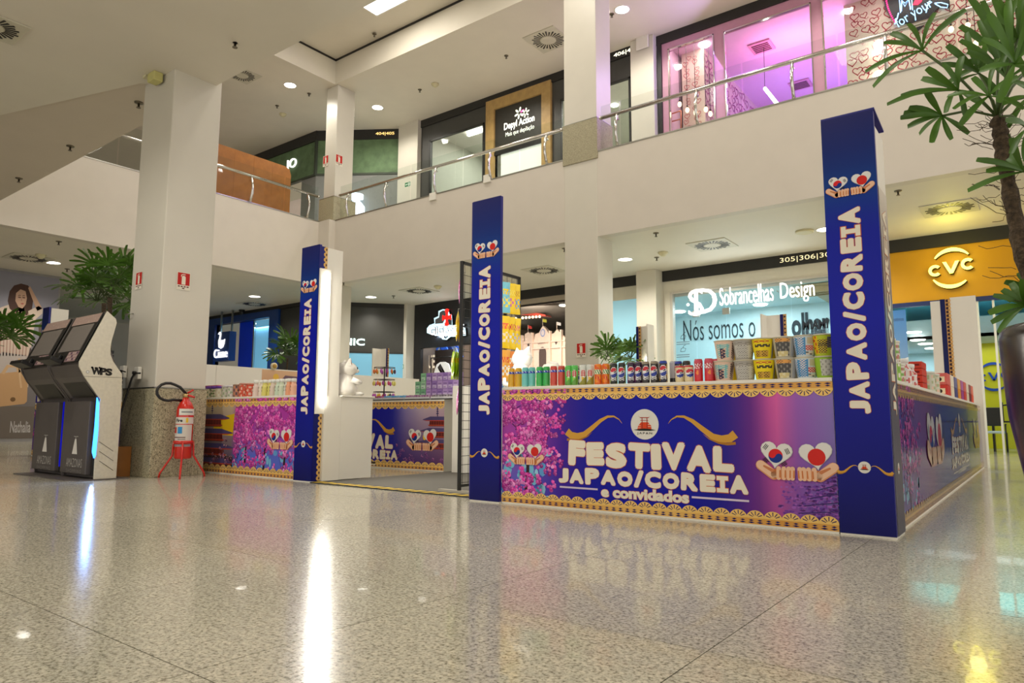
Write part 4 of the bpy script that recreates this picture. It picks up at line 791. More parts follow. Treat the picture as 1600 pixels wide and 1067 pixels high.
# ---------------------------------------------------------------- the festival stand
GOLD, GOLDD, INKB = (214, 160, 62), (176, 118, 40), (16, 20, 96)
BLUE = (6, 10, 130)
def border(p, u0, u1, v, d, n, ink=INKB, L=3):
    """lace of gold half discs hanging (d=-1) or standing (d=+1) from a lattice band"""
    w_ = (u1-u0)/n; b = .044
    p.grid(u0, v if d > 0 else v-b, u1, v+b if d > 0 else v, 8, 2, lambda a, q: mix((242, 196, 112), (222, 160, 76), .5+.5*math.sin(a*9)), L)
    for k in range(int(n*2)):
        c = u0+w_*(k+.5)/2
        for q, s_ in ((.012, .2), (.026, .15)): p.poly([(c-w_*s_, v+d*q), (c, v+d*(q-.006)), (c+w_*s_, v+d*q), (c, v+d*(q+.006))], ink, L+1)
    for k in range(n):
        c = u0+w_*(k+.5); r = w_*.53
        pts = [(c+r*math.cos(a), v+d*(b-.004+r*.86*math.sin(a))) for a in [PI*i/10 for i in range(11)]]
        p.poly(pts, (246, 204, 118), L+2)
        for a in (.45, .95, 1.571, 2.19, 2.69):
            p.poly([(c+r*.30*math.cos(a-.12), v+d*(b+r*.26*math.sin(a-.12))), (c+r*.80*math.cos(a-.07), v+d*(b+r*.70*math.sin(a-.07))), (c+r*.80*math.cos(a+.07), v+d*(b+r*.70*math.sin(a+.07))), (c+r*.30*math.cos(a+.12), v+d*(b+r*.26*math.sin(a+.12)))], ink, L+3)
def heart(p, cx, cy, s_, rot, col, L):
    P = []
    for k in range(28):
        t = 2*PI*k/28; x = 16*math.sin(t)**3/16*s_; y = (13*math.cos(t)-5*math.cos(2*t)-2*math.cos(3*t)-math.cos(4*t)+2)/16*s_*.94
        P.append((cx+x*math.cos(rot)-y*math.sin(rot), cy+x*math.sin(rot)+y*math.cos(rot)))
    p.poly(P, col, L)
def hands(p, cx, cy, s_, L=8, sy=1.):
    """two cupped hands, one under a heart with the Korean flag, one under the Japanese; s_ metres for 100 drawing units"""
    def Z(x, y): return (cx+(x-565)/100*s_, cy-(y-470)/100*s_*sy)
    for side in (0, 1):
        m = (lambda x: x) if side == 0 else (lambda x: 1130-x)
        hc = Z(m(335), 395)
        heart(p, hc[0], hc[1], 1.92*s_, -.12 if side == 0 else .12, (196, 196, 200), L); heart(p, hc[0], hc[1]+.04*s_, 1.84*s_, -.12 if side == 0 else .12, (232, 230, 228), L+1)
        d = Z(m(330), 402)
        if side == 0:
            r = .85*s_; A0 = -.35
            p.poly([(d[0]+r*math.cos(a), d[1]+r*math.sin(a)) for a in [A0+PI*k/12 for k in range(13)]], (222, 36, 40), L+2)
            p.poly([(d[0]+r*math.cos(a), d[1]+r*math.sin(a)) for a in [A0+PI+PI*k/12 for k in range(13)]], (18, 50, 140), L+2)
            for sg_, c in ((-1, (222, 36, 40)), (1, (18, 50, 140))): p.disc(d[0]+sg_*r*.5*math.cos(A0), d[1]+sg_*r*.5*math.sin(A0), r*.5, c, L+3, 14)
            for (x, y, a) in ((215, 295, .9), (470, 345, -1.15), (210, 460, -.95), (425, 497, .6)):
                q = Z(x, y)
                for k in (-1, 0, 1):
                    ox, oy = -math.sin(a)*k*.17*s_, math.cos(a)*k*.17*s_; hx, hy = math.cos(a)*.34*s_, math.sin(a)*.34*s_
                    p.ribbon([(q[0]+ox-hx, q[1]+oy-hy), (q[0]+ox+hx, q[1]+oy+hy)], .085*s_, (24, 24, 28), L+2)
        else: p.disc(d[0], d[1], 1.0*s_, (214, 40, 34), L+2, 22)
        p.cap(Z(m(150), 520), Z(m(300), 632), .62*s_, .60*s_, (222, 150, 110), L+4); p.cap(Z(m(148), 514), Z(m(298), 624), .52*s_, .50*s_, (240, 196, 164), L+5); p.cap(Z(m(190), 530), Z(m(285), 580), .12*s_, .2*s_, (206, 128, 84), L+6)
        p.cap(Z(m(330), 620), Z(m(480), 625), .62*s_, .60*s_, (214, 124, 66), L+5)
        for k, x in enumerate((362, 424, 480, 524)):
            p.cap(Z(m(x), 552), Z(m(x-4), 664), .28*s_, .26*s_, (240, 194, 160), L+6+k % 2); p.cap(Z(m(x+16), 575), Z(m(x+12), 655), .07*s_, .08*s_, (212, 122, 62), L+8)
def torii(p, cx, cy, r, L=4, text=True):
    p.disc(cx, cy, r, (228, 226, 220), L, 32); k = r/36.5
    Z = lambda X: [(cx+x*k, cy+y*k) for x, y in X]
    R1, R2 = (170, 48, 30), (222, 70, 26)
    p.poly(Z([(-19, -12), (-17, -4), (-9, 5), (9, 5), (17, -3), (18, -12)]), R2, L+1)
    for y in (-6, -1): p.poly(Z([(9, y), (17, y), (16, y+1.2), (9, y+1.2)]), (238, 220, 200), L+2); p.poly(Z([(-18, y-3), (-10, y-3), (-10, y-2), (-17, y-2)]), (238, 220, 200), L+2)
    p.poly(Z([(-17, 21), (-12, 17), (12, 17), (16, 21), (11, 15), (-11, 15)]), R1, L+2); p.poly(Z([(-11, 10), (10, 10), (10, 8.5), (-11, 8.5)]), R1, L+2)
    for x in (-7.5, 5.5): p.poly(Z([(x, -10), (x+2.6, -10), (x+2.2, 16), (x+.2, 16)]), R1, L+2)
    p.poly(Z([(-29, -13.5), (-12, -11), (0, -10), (14, -11), (29, -13.5), (14, -15.5), (-14, -15.5)]), (24, 30, 24), L+3)
    if text: p.text('JAPAN', cx, cy-22*k, 39*k, 6.4*k, (30, 30, 34), L+3, .01, spacing=1.35)
def swoosh(p, cx, cy, w_, h_, L=3, mirror=1):
    """gold wave: starts broad at the outer end and thins to a hook near the middle"""
    C = [(-.5, -.28), (-.42, -.46), (-.30, -.50), (-.17, -.40), (-.02, -.08), (.12, .24), (.25, .43), (.36, .44), (.45, .30), (.5, .12)]
    Wd = [.36, .34, .30, .26, .22, .17, .11, .075, .04, .01]
    p.ribbon([(cx+mirror*x*w_, cy+y*h_) for x, y in C], [q*h_ for q in Wd], GOLD, L)
    p.ribbon([(cx+mirror*x*w_, cy+y*h_) for x, y in ((-.5, -.66), (-.38, -.70), (-.26, -.66), (-.12, -.5), (-.03, -.3))], [h_*.12, h_*.11, h_*.08, h_*.05, .001], GOLDD, L)
MAG = [(240, 80, 190), (228, 60, 176), (246, 124, 212), (200, 44, 150), (250, 156, 226), (244, 96, 200), (180, 40, 146)]
def blossoms(p, u0, u1, v0, v1, n, seed, prob, L=2, size=(.012, .034), pal=MAG):
    rg = random.Random(seed); k = 0; cl = []
    for _ in range(max(8, n//6)*5):                                    # blossoms hang in bunches
        a, b = rg.random(), rg.random()
        if rg.random() < prob(a, b): cl.append((u0+(u1-u0)*a, v0+(v1-v0)*b, rg.uniform(.8, 1.3), rg.randrange(len(pal))))
        if len(cl) >= max(8, n//6): break
    cl.sort(key=lambda q: q[1])
    for _ in range(n*2):
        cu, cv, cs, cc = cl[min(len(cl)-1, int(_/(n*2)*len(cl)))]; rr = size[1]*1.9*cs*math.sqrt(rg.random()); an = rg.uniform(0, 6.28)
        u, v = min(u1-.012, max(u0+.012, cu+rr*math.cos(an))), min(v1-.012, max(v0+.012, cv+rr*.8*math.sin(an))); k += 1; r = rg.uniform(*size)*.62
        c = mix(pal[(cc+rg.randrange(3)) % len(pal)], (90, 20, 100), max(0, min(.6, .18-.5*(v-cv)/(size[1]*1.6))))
        m = 7; ph = rg.random()*6; P = [(min(u1, max(u0, u+r*rg.uniform(.7, 1.1)*math.cos(ph+2*PI*i/m))), v+r*rg.uniform(.7, 1.1)*math.sin(ph+2*PI*i/m)) for i in range(m)]
        p.poly(P, c, L+(k % 9)*.3)
        p.disc(min(u1-.01, max(u0+.01, u+r*.2)), v+r*.25, r*.42, mix(c, (255, 186, 240), .4), L+.15+(k % 9)*.3, 6)
        if k >= n*2: break
def foliage_ground(p, u0, u1, v0, v1, seed):
    """dark trunks, sky gaps and grass under the blossom crown"""
    rg = random.Random(seed)
    for _ in range(26):
        u = rg.uniform(u0, u1); v = v0+(v1-v0)*rg.uniform(.05, .45); p.disc(u, v, rg.uniform(.02, .05), rg.choice([(120, 190, 226), (96, 160, 220), (150, 206, 236)]), 1, 8, rg.uniform(.02, .06))
    for _ in range(30):
        u = rg.uniform(u0, u1); v = v0+(v1-v0)*rg.uniform(.1, .9); a = rg.uniform(.4, 2.7); l = rg.uniform(.05, .16); p.ribbon([(u, v), (min(u1, max(u0, u+l*math.cos(a))), v+l*math.sin(a))], rg.uniform(.004, .01), rg.choice([(40, 24, 60), (30, 20, 40), (60, 30, 90)]), 1.3)
    p.rect(u0, v0, u1, v0+.07, (46, 58, 40), 1.5)
    for _ in range(10): p.disc(rg.uniform(u0+.04, u1-.04), v0+.06, .04, (52, 66, 40), 1.6, 8, .022)
def pagoda(p, cx, v0, w_, h_, tiers, L=2, clip=None, flip=1):
    cl = (lambda u: u) if clip is None else (lambda u: min(clip[1], max(clip[0], u)))
    for k in range(tiers):
        y = v0+h_*k/tiers; ww = w_*(1-.13*k); th = h_/tiers
        p.poly([(cl(cx-ww*.34), y), (cl(cx+ww*.34), y), (cl(cx+ww*.32), y+th*.6), (cl(cx-ww*.32), y+th*.6)], (118, 44, 40), L)
        for j in range(7): u = cx-ww*.3+ww*.6*j/6; p.rect(cl(u-.006), y, cl(u+.006), y+th*.5, (70, 28, 34), L+.4)
        p.rect(cl(cx-ww*.38), y+th*.05, cl(cx+ww*.38), y+th*.14, (180, 70, 48), L+.5)
        p.poly([(cl(cx-ww*.62), y+th*.56), (cl(cx-ww*.46), y+th*.50), (cl(cx+ww*.46), y+th*.50), (cl(cx+ww*.62), y+th*.56), (cl(cx+ww*.6), y+th*.62), (cl(cx+ww*.30), y+th*.86), (cl(cx-ww*.30), y+th*.86), (cl(cx-ww*.6), y+th*.62)], (84, 74, 122), L+.8)
        p.poly([(cl(cx-ww*.6), y+th*.545), (cl(cx-ww*.46), y+th*.47), (cl(cx+ww*.46), y+th*.47), (cl(cx+ww*.6), y+th*.545), (cl(cx+ww*.45), y+th*.53), (cl(cx-ww*.45), y+th*.53)], (196, 74, 48), L+1)
    t = v0+h_
    p.rect(cl(cx-.008), t-.02, cl(cx+.008), t+.14, (60, 50, 90), L+1)
    for k in range(4): p.disc(cx, t+.02+k*.03, .028-.004*k, (70, 60, 110), L+1.2, 10, .008) if clip is None or clip[0]+.03 < cx < clip[1]-.03 else None
CREAM, RIM = (240, 232, 214), (206, 104, 50)
def word(p, s_, u, v, w_, h_, L, bold, seed, rot=0., rim=.02, slab=True, gap=.04, col=CREAM, fat=0.):
    """chunky hand-cut capitals: every letter set by itself, a little uneven, with an orange edge"""
    rg = random.Random(seed); wid = {'I': .62 if slab else .42, '/': .62, 'J': .72, 'L': .82, 'F': .85, 'E': .88, 'M': 1.25}
    ws = [wid.get(ch, 1.) for ch in s_]; tot = sum(ws); x = -w_/2; c, n = math.cos(rot), math.sin(rot)
    for ch, q in zip(s_, ws):
        lw = w_*q/tot; k = 1+rg.uniform(-.07, .07); cx = x+lw/2; dy = rg.uniform(-.04, .04)*h_; a = rg.uniform(-.05, .05) if ch != '/' else 0
        for extra, cc, l in ((rim, RIM, L), (0, col, L+1)):
            P, Fc = text_fit(ch, 0, 0, lw*(1-gap)-fat*h_*1.1, h_*(k-fat*1.6), bold, 0 if fat else extra, a)
            if ch == 'I' and slab:
                e = extra*h_*.9; hw, hh, st = lw*.46, h_*k*.5, lw*.19
                P, Fc = [(-hw-e, -hh-e), (hw+e, -hh-e), (hw+e, -hh+h_*.24+e), (st+e, -hh+h_*.24+e), (st+e, hh-h_*.24-e), (hw+e, hh-h_*.24-e), (hw+e, hh+e), (-hw-e, hh+e), (-hw-e, hh-h_*.24-e), (-st-e, hh-h_*.24-e), (-st-e, -hh+h_*.24+e), (-hw-e, -hh+h_*.24+e)], [list(range(12))]
            rr = h_*(fat+(rim*1.3 if cc is RIM else 0)) if fat else 0
            if fat and ch == 'I' and slab: rr = h_*(rim*1.3) if cc is RIM else 0
            for q_, (ox, oy) in enumerate([(0, 0)] if not rr else [(rr*.78*math.cos(k_*PI/4), rr*math.sin(k_*PI/4)) for k_ in range(8)]):   # thicken by printing the letter round itself
                p.raw([(u+(cx+a_+ox)*c-(b_+dy+oy)*n, v+(cx+a_+ox)*n+(b_+dy+oy)*c) for a_, b_ in P], Fc, cc, l+q_*.11)
        x += lw
def tower_print(p, w_, h_):
    """blue column artwork"""
    p.grid(0, 0, w_, h_, 3, 24, lambda a, b: stops(b, [(0, (3, 6, 96)), (.15, (2, 8, 128)), (.5, (6, 18, 172)), (.72, (8, 26, 160)), (.82, (4, 60, 140)), (.9, (12, 38, 116)), (1, (28, 32, 100))]), 0)
    hands(p, w_*.5, h_*.823, w_*.098, 3, 1.0)
    word(p, 'JAPAO/COREIA', w_*.47, h_*.522, h_*.497, w_*.38, 3, .02, 4, rot=PI/2, gap=.12, fat=.07)
    torii(p, w_*.5, h_*.152, w_*.115, 3, False); swoosh(p, w_*.20, h_*.148, w_*.40, h_*.018, 3, 1); swoosh(p, w_*.80, h_*.148, w_*.40, h_*.018, 3, -1)
SIDEINK = attr_mat('glossy_vinyl', .12, spec=.6, coat=.5)
def strip_print(p, h_, w_=.1):
    p.grid(0, 0, w_*.7, h_, 1, 8, lambda a, b: mix((16, 20, 104), (40, 44, 120), b), 0)
    p.rect(w_*.7, 0, w_, h_, (226, 190, 130), 0); n = int(h_/.06)
    for k in range(n):
        p.disc(w_*.74, (k+.5)*h_/n, .026, (222, 178, 100), 1, 8); p.poly([(w_*.84, (k+.2)*h_/n), (w_*.94, (k+.5)*h_/n), (w_*.84, (k+.8)*h_/n), (w_*.76, (k+.5)*h_/n)], (40, 30, 70), 2)
TH = 2.71
TUBE = mat('led_tube', (255, 250, 236), .4, emit=12., var=0)
def tower(x0, y0, w_, label, side=0., strip=False, tube=None, h_=TH, white=None, front=True):
    t = thing('display_tower', label, 'tower', (x0+w_/2, y0, 0))
    fp = MB().box(x0, x0+w_, y0, y0+.035, .012, h_).build('front_panel', MATS['navy_vinyl'] if 'navy_vinyl' in MATS else mat('navy_vinyl', (4, 10, 124), .35, var=.03), t, .003)
    MB().box(x0, x0+w_, y0, y0+.03, 0, .012).build('white_plinth', WHITE, t)
    if front:
        p = Print((x0, y0-.002, .012)); tower_print(p, w_, h_-.012); p.build('printed_graphic', INK, fp)
    return t, fp
# --- three towers on the near side
t, fp = tower(-1.05, 4.79, .315, 'big blue tower at the right-hand corner of the stand', h_=2.70)
sp = MB().box(-.765, -.735, 4.825, 5.11, .012, 2.60).build('side_panel', WHITE, t, .002)
p = Print((-.733, 4.825, .012), (0, 1, 0)); p.grid(0, 0, .285, 2.19, 1, 10, lambda a, b: stops(b, [(0, (80, 78, 92)), (.4, (104, 100, 112)), (.8, (160, 152, 150)), (1, (216, 208, 198))]), 0); word(p, 'JAPAO/COREIA', .14, 1.4, 1.34, .12, 2, .05, 4, rot=PI/2); torii(p, .14, .4, .035, 3, False); p.build('printed_graphic', INK, sp)  # grey paling upward paints the grazing reflection over the blue print
MB().slab([(-1.05, 4.79, 2.70), (-.728, 4.79, 2.70), (-.728, 5.13, 2.66), (-1.05, 5.13, 2.66)], (0, 0, 1), .012).build('top_flap', MATS['navy_vinyl'], t)
MB().box(-.762, -.737, 4.8, 5.1, 0, .012).build('white_plinth', WHITE, t)
t, fp = tower(-4.03, 4.70, .325, 'middle blue tower beside the entrance, snack rack behind it', h_=2.69)
MB().box(-4.045, -4.0, 4.705, 4.75, .012, 2.69).build('folded_edge', mat('violet_vinyl', (66, 58, 120), .35), t)
MB().box(-4.03, -3.99, 4.74, 5.0, .012, 2.66).build('side_panel', WHITE, t)
q = t; lt = MB().box(-3.80, -3.74, 4.736, 4.76, 1.05, 2.45).build('light_fitting', WHITE, t); MB().tube([(-3.77, 4.775, 1.1), (-3.77, 4.775, 2.4)], .014, 8).build('led_tube', TUBE, lt); lamp('tube_lamp', 'AREA', (-3.77, 4.80, 1.75), 5.5, (1, .97, .9), .04, 1.3, aim=(-3.77, 6, 1.75))
t, fp = tower(-6.86, 4.90, .33, 'blue tower with a bright vertical light tube, left of the entrance', h_=2.72)
sd = MB().box(-6.56, -6.53, 4.935, 5.24, .012, 2.70).build('side_panel', WHITE, t)
p = Print((-6.528, 4.90, .012), (0, 1, 0)); strip_print(p, 2.69, .115); p.build('printed_graphic', INK, sd)
q0, q1 = PX(510, 428, -6.5).z, PX(507, 633, -6.5).z
lt = MB().box(-6.53, -6.505, 4.905, 5.06, q1-.1, q0+.06).build('light_fitting', WHITE, t, .004); MB().tube([(-6.485, 5.0, q1), (-6.485, 5.0, q0)], .022, 10).build('led_tube', TUBE, lt)
lamp('tube_lamp', 'AREA', (-6.43, 5.0, (q0+q1)/2), 30, (1, .97, .9), .05, q0-q1, aim=(-5, 5.3, (q0+q1)/2))
t, fp = tower(-15.43, 5.12, .30, 'small distant blue tower left of the kiosks', h_=2.84)
MB().box(-15.16, -15.13, 5.16, 5.46, 1.02, 2.82).build('side_panel', WHITE, t)
# the far ones, seen from their white inner side
def back_tower(x, y, label, edge=1, tube=True, w_=.33, h_=2.72):
    t = thing('display_tower', label, 'tower', (x, y, 0)); e = x+edge*w_
    MB().box(x-w_/2, x+w_/2, y, y+.03, 0, h_).build('inner_panel', WHITE, t)
    s_ = MB().box(x+edge*w_/2-.015, x+edge*w_/2+.015, y-.30, y, 0, h_).build('side_panel', WHITE, t)
    p = Print((x-edge*w_/2-.06, y-.03, 0), (1, 0, 0)); p.grid(0, 0, .06, h_, 1, 2, lambda a, b: (24, 26, 96), 0); p.rect(.06, 0, .12, h_, (206, 160, 96), 0)
    for k in range(36): p.poly([(.07, k*h_/36), (.11, (k+.35)*h_/36), (.07, (k+.7)*h_/36)], (50, 34, 60), 1)
    p.build('printed_edge', INK, t)
    if tube: MB().tube([(x+.02, y-.04, 1.0), (x+.02, y-.04, 2.05)], .022, 8).build('led_tube', TUBE, t)
back_tower(-6.62, 13.45, 'white tower with a light tube before the brow shop pillar', 1)
back_tower(-3.93, 13.45, 'white tower with a light tube and gold lace edge before the slogan', -1)
back_tower(-14.85, 13.5, 'plain white tower with dark edge beside the keyring stand', -1, False)
tb = thing('display_tower', 'tall cream tower with gold lace edge before the travel agency', 'tower', (-.95, 13.35, 0)); a = PY(1493, 600, 13.3).x; b = PY(1520, 600, 13.3).x
MB().box(a, -.72, 13.3, 13.33, 0, 2.74).build('side_panel', WHITE, tb); MB().box(a-.28, a, 13.3, 13.6, 0, 2.70).build('back_panel', WHITE, tb)
p = Print((a-.14, 13.295, 0)); p.rect(0, 0, .07, 2.72, (18, 28, 90), 0); p.rect(.07, 0, .14, 2.72, (200, 150, 84), 0)
for k in range(44): p.disc(.10, (k+.5)*2.72/44, .024, (60, 36, 50), 1, 8); p.disc(.13, (k+.5)*2.72/44, .02, (226, 184, 120), 2, 8)
p.build('printed_edge', INK, tb)
# carpet and hazard tape
cp = lab(MB().box(-6.46, -4.06, 5.0, 12.6, 0, .008).box(-4.06, -1.1, 5.3, 12.6, 0, .008).build('carpet', mat('grey_carpet', (104, 101, 94), .95, var=.25, scale=120, bump=.4, bscale=300)), 'grey carpet laid inside the stand', 'carpet')
tp = thing('hazard_tape', 'yellow and black hazard tape along the carpet edge at entrance', 'tape', (-5.3, 4.95, 0))
MB().box(-6.5, -4.05, 4.86, 5.0, 0, .010).build('black_tape', mat('tape_black', (40, 38, 34), .5, var=0), tp)
mb = MB()
for k in range(16):
    x = -6.48+k*.152
    mb.slab([(x, 4.87, .0105), (x+.085, 4.87, .0105), (x+.125, 4.99, .0105), (x+.04, 4.99, .0105)], (0, 0, 1), .001)
mb.build('yellow_stripes', mat('tape_yellow', (226, 190, 40), .5, var=0), tp)
# --- right-hand front counter
def counter(name, label, o, ud, L, depth, draw, ends=True, h_=.985, gloss=INK, lip=.035):
    o = Vector(o); ud = Vector(ud).normalized(); n = ud.cross(Vector((0, 0, 1))); t = thing('display_counter', label, 'counter', o+ud*L/2)
    def P(u, d, z): return o+ud*u-n*d+Vector((0, 0, z))
    fp = MB().slab([P(0, 0, .012), P(L, 0, .012), P(L, .03, .012), P(0, .03, .012)], (0, 0, 1), h_-.037).build('front_panel', WHITE, t)
    MB().slab([P(0, -lip+.03, h_-.025), P(L, -lip+.03, h_-.025), P(L, depth, h_-.025), P(0, depth, h_-.025)], (0, 0, 1), .025).build('countertop', WHITE, t, .004)
    MB().slab([P(0, -.004, 0), P(L, -.004, 0), P(L, .03, 0), P(0, .03, 0)], (0, 0, 1), .014).build('white_plinth', WHITE, t)
    if ends:
        for u in (0, L-.03): MB().slab([P(u, .03, 0), P(u+.03, .03, 0), P(u+.03, depth, 0), P(u, depth, 0)], (0, 0, 1), h_-.025).build('end_panel', WHITE, t)
    p = Print(o+n*.002+Vector((0, 0, .014)), ud); draw(p, L, h_-.040); p.build('printed_graphic', gloss, fp); return t
def festival(p, cx, by, s_, logo=True):
    """festival lettering centred on (cx, by); s_ scales the whole block, 1.4 m wide at 1"""
    word(p, 'FESTIVAL', cx, by+.0*s_, 1.36*s_, .185*s_, 4, .02, 2, gap=.10, slab=False, fat=.085)
    word(p, 'JAPAO/COREIA', cx, by-.175*s_, 1.55*s_, .118*s_, 4, .02, 4, gap=.12, fat=.085)
    p.text('e convidados', cx-.02*s_, by-.285*s_, .72*s_, .085*s_, RIM, 4, .05, .025); p.text('e convidados', cx-.02*s_, by-.285*s_, .72*s_, .085*s_, CREAM, 5, .05)
    p.rect(cx-.76*s_, by-.278*s_, cx-.41*s_, by-.264*s_, (214, 200, 226), 4); p.rect(cx+.36*s_, by-.286*s_, cx+.77*s_, by-.272*s_, (222, 206, 232), 4)
    if logo:
        torii(p, cx+.0*s_, by+.24*s_, .115*s_, 4); swoosh(p, cx-.44*s_, by+.225*s_, .50*s_, .17*s_, 3, 1); swoosh(p, cx+.44*s_, by+.225*s_, .50*s_, .17*s_, 3, -1)
def sakura_left(p, u0, u1, H, seed, n=520, fade=True):
    p_ = lambda a, b: (1 if a < .62 or not fade else max(0, 1-(a-.62)/.38))*(1. if b > .36 else .42)
    foliage_ground(p, u0, u0+(u1-u0)*(.72 if fade else 1), 0, H, seed)
    x = u0+(u1-u0)*.40; p.ribbon([(x-.01, .05), (x+.01, H*.3), (x+.0, H*.5), (x-.02, H*.62)], [.04, .03, .022, .01], (44, 26, 30), 1.8)
    blossoms(p, u0, u1, .05, H, n, seed, p_)
def right_scene(p, u0, u1, H, seed, pag=True):
    rg = random.Random(seed)
    for _ in range(420):
        a = rg.random()**.6; u = u0+(u1-u0)*a; v = rg.uniform(.04, H*.36); p.disc(min(u1-.01, u), v, rg.uniform(.006, .02), rg.choice([(142, 84, 184), (120, 66, 170), (166, 98, 196), (104, 62, 160), (152, 90, 180)]), 1.4, 6, rg.uniform(.004, .01))
    for k in range(4): p.ribbon([(u0+(u1-u0)*(.35+.1*k), H*.10+k*.05), (u1, H*.13+k*.055)], .006, (52, 36, 100), 1.6)
def draw_front(p, L, H):
    def base(a, b):
        c = stops(a, [(0, mix((90, 100, 200), (170, 64, 170), (b-.2)*3)), (.12, mix((90, 90, 200), (160, 60, 176), (b-.2)*3)), (.24, (60, 24, 156)), (.34, (3, 10, 166)), (.62, (0, 8, 166)), (.72, (30, 20, 150)), (.80, (104, 40, 144)), (.862, (236, 100, 176)), (.875, (214, 100, 180)), (.92, (160, 100, 196)), (1, (146, 126, 200))])
        return mix(c, (40, 30, 110), (1-b)*.3) if a > .8 else c
    p.grid(0, 0, L, H, 60, 6, base, 0)
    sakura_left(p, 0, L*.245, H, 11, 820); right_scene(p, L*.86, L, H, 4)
    festival(p, L*.503, .425, .985)
    u, v = p.uv(822, 710); hands(p, u, v, .0385, 8); u, v = p.uv(1244, 722); hands(p, u, v, .0545, 8)
    border(p, 0, L, H, -1, 23); border(p, 0, L, 0, 1, 23)
counter('c', 'festival counter with drinks and noodle cups between middle and big towers', (-3.70, 4.735, 0), (2.655, .062, 0), 2.645, .50, draw_front)
# --- right-hand flank, seen at a grazing angle
def draw_side(p, L, H):
    p.grid(0, 0, L, H, 40, 4, lambda a, b: stops(a, [(0, (80, 60, 160)), (.12, (110, 60, 150)), (.22, (120, 40, 120)), (.34, (20, 20, 130)), (.7, (14, 16, 120)), (.82, (90, 50, 140)), (1, (60, 40, 120))]), 0)
    sakura_left(p, 0, L*.16, H, 12, 520); hands(p, L*.26, .50, .13, 6, .55); hands(p, L*.86, .50, .12, 6, .55)
    word(p, 'FESTIVAL', L*.55, .44, L*.24, .17, 4, .06, 2, slab=False); word(p, 'JAPAO/COREIA', L*.55, .26, L*.27, .11, 4, .045, 4); p.text('e convidados', L*.55, .16, L*.12, .07, CREAM, 4, .05)
    p.rect(L*.43, .15, L*.485, .165, CREAM, 4); p.rect(L*.615, .15, L*.67, .165, CREAM, 4); torii(p, L*.55, .68, .11, 4); swoosh(p, L*.48, .66, L*.1, .16, 3, 1); swoosh(p, L*.62, .66, L*.1, .16, 3, -1)
    border(p, 0, L, H, -1, 70); border(p, 0, L, 0, 1, 70)
t = counter('c', 'long glossy side counter running back towards the travel agency', (-.765, 5.12, 0), (0, 1, 0), 8.1, .24, draw_side, gloss=SIDEINK)
# --- left-hand front counter
def draw_left(p, L, H):
    u1 = p.uv(365, 680)[0]; u0 = p.uv(308, 680)[0]
    p.grid(0, 0, L, H, 40, 4, lambda a, b: mix((90, 110, 214), (176, 60, 168), (b-.25)*3) if a*L > u1 else mix((70, 56, 96), (214, 196, 160), b) if a*L > u0-.2 else mix((110, 60, 150), (60, 50, 140), b), 0)
    p.poly([(u0+.35, H*.52), (u1-.02, H*.50), (u1, H*.80), (u0+.5, H*.74)], (226, 190, 30), 1); p.rect(u0-.6, .05, u1, H*.22, (62, 48, 60), 1)
    pagoda(p, u0+.36, .02, 1.15, H*.80, 4, 2, (u0-.6, u1)); blossoms(p, u0-.5, u1, .1, H*.5, 150, 31, lambda a, b: .5 if a > .5 else .25, 5, (.008, .02), [(214, 160, 160), (190, 130, 150), (120, 96, 80), (90, 80, 60), (232, 190, 190)])
    foliage_ground(p, u1, L, 0, H, 21)
    for k in range(3): x = u1+(L-u1)*(.2+.3*k); p.ribbon([(x, .05), (x+.02, H*.4), (x, H*.6)], [.04, .03, .015], (44, 26, 30), 1.8)
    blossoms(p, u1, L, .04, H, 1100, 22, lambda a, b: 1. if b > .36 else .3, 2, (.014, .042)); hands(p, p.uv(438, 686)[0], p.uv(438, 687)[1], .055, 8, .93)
    blossoms(p, 0, 1.4, .04, H, 260, 23, lambda a, b: 1.)
    border(p, 0, L, H, -1, 60); border(p, 0, L, 0, 1, 60)
counter('c', 'front counter with blossom and pagoda print behind the extinguisher', (-15.13, 5.02, 0), (8.28, -.07, 0), 8.28, .6, draw_left)
# --- white cabinet by the lit tower and the inner counter
t = thing('white_cabinet', 'plain white cabinet right of the lit tower with a cat on top', 'cabinet', (-6.75, 5.4, 0))
MB().box(-6.83, -6.50, 5.26, 5.74, .01, .965).build('carcass', WHITE, t, .003); MB().box(-6.524, -6.50, 5.02, 5.258, .01, .965).build('side_board', WHITE, t); MB().box(-6.83, -6.48, 5.255, 5.76, .965, .985).build('top_board', WHITE, t, .004)
def draw_inner(p, L, H):
    p.grid(0, 0, L, H, 30, 6, lambda a, b: stops(a, [(0, (60, 50, 160)), (.4, (6, 12, 160)), (.62, (24, 30, 166)), (.72, mix((60, 34, 110), (150, 140, 200), b)), (.85, mix((70, 40, 110), (214, 196, 206), b)), (1, mix((90, 50, 100), (206, 180, 186), b))]), 0)
    u, v = p.uv(668, 688); pagoda(p, p.uv(683, 690)[0], H*.30, .62, H*.50, 3, 2, (0, L)); p.disc(u-.02, v+.05, .07, (246, 206, 60), 1, 14)
    blossoms(p, L*.66, L, .05, H*.40, 200, 41, lambda a, b: 1-b*.6, 1, (.006, .018), [(112, 60, 130), (140, 80, 150), (90, 50, 110), (170, 110, 160)])
    festival(p, p.uv(562, 690)[0], p.uv(605, 689)[1]-.012, 1.08); hands(p, p.uv(660, 688)[0], v, .066, 8); border(p, 0, L, H, -1, 20); border(p, 0, L, 0, 1, 20)
counter('c', 'inner festival counter with purple boxes on top, deep in the stand', (-9.3, 7.05, 0), (1, 0, 0), 2.78, .6, draw_inner)
t = thing('white_cabinet', 'narrow white cabinet behind the snack rack', 'cabinet', (-6.2, 7.3, 0)); MB().box(-6.33, -6.02, 7.0, 7.7, 0, 1.16).build('carcass', WHITE, t, .004)
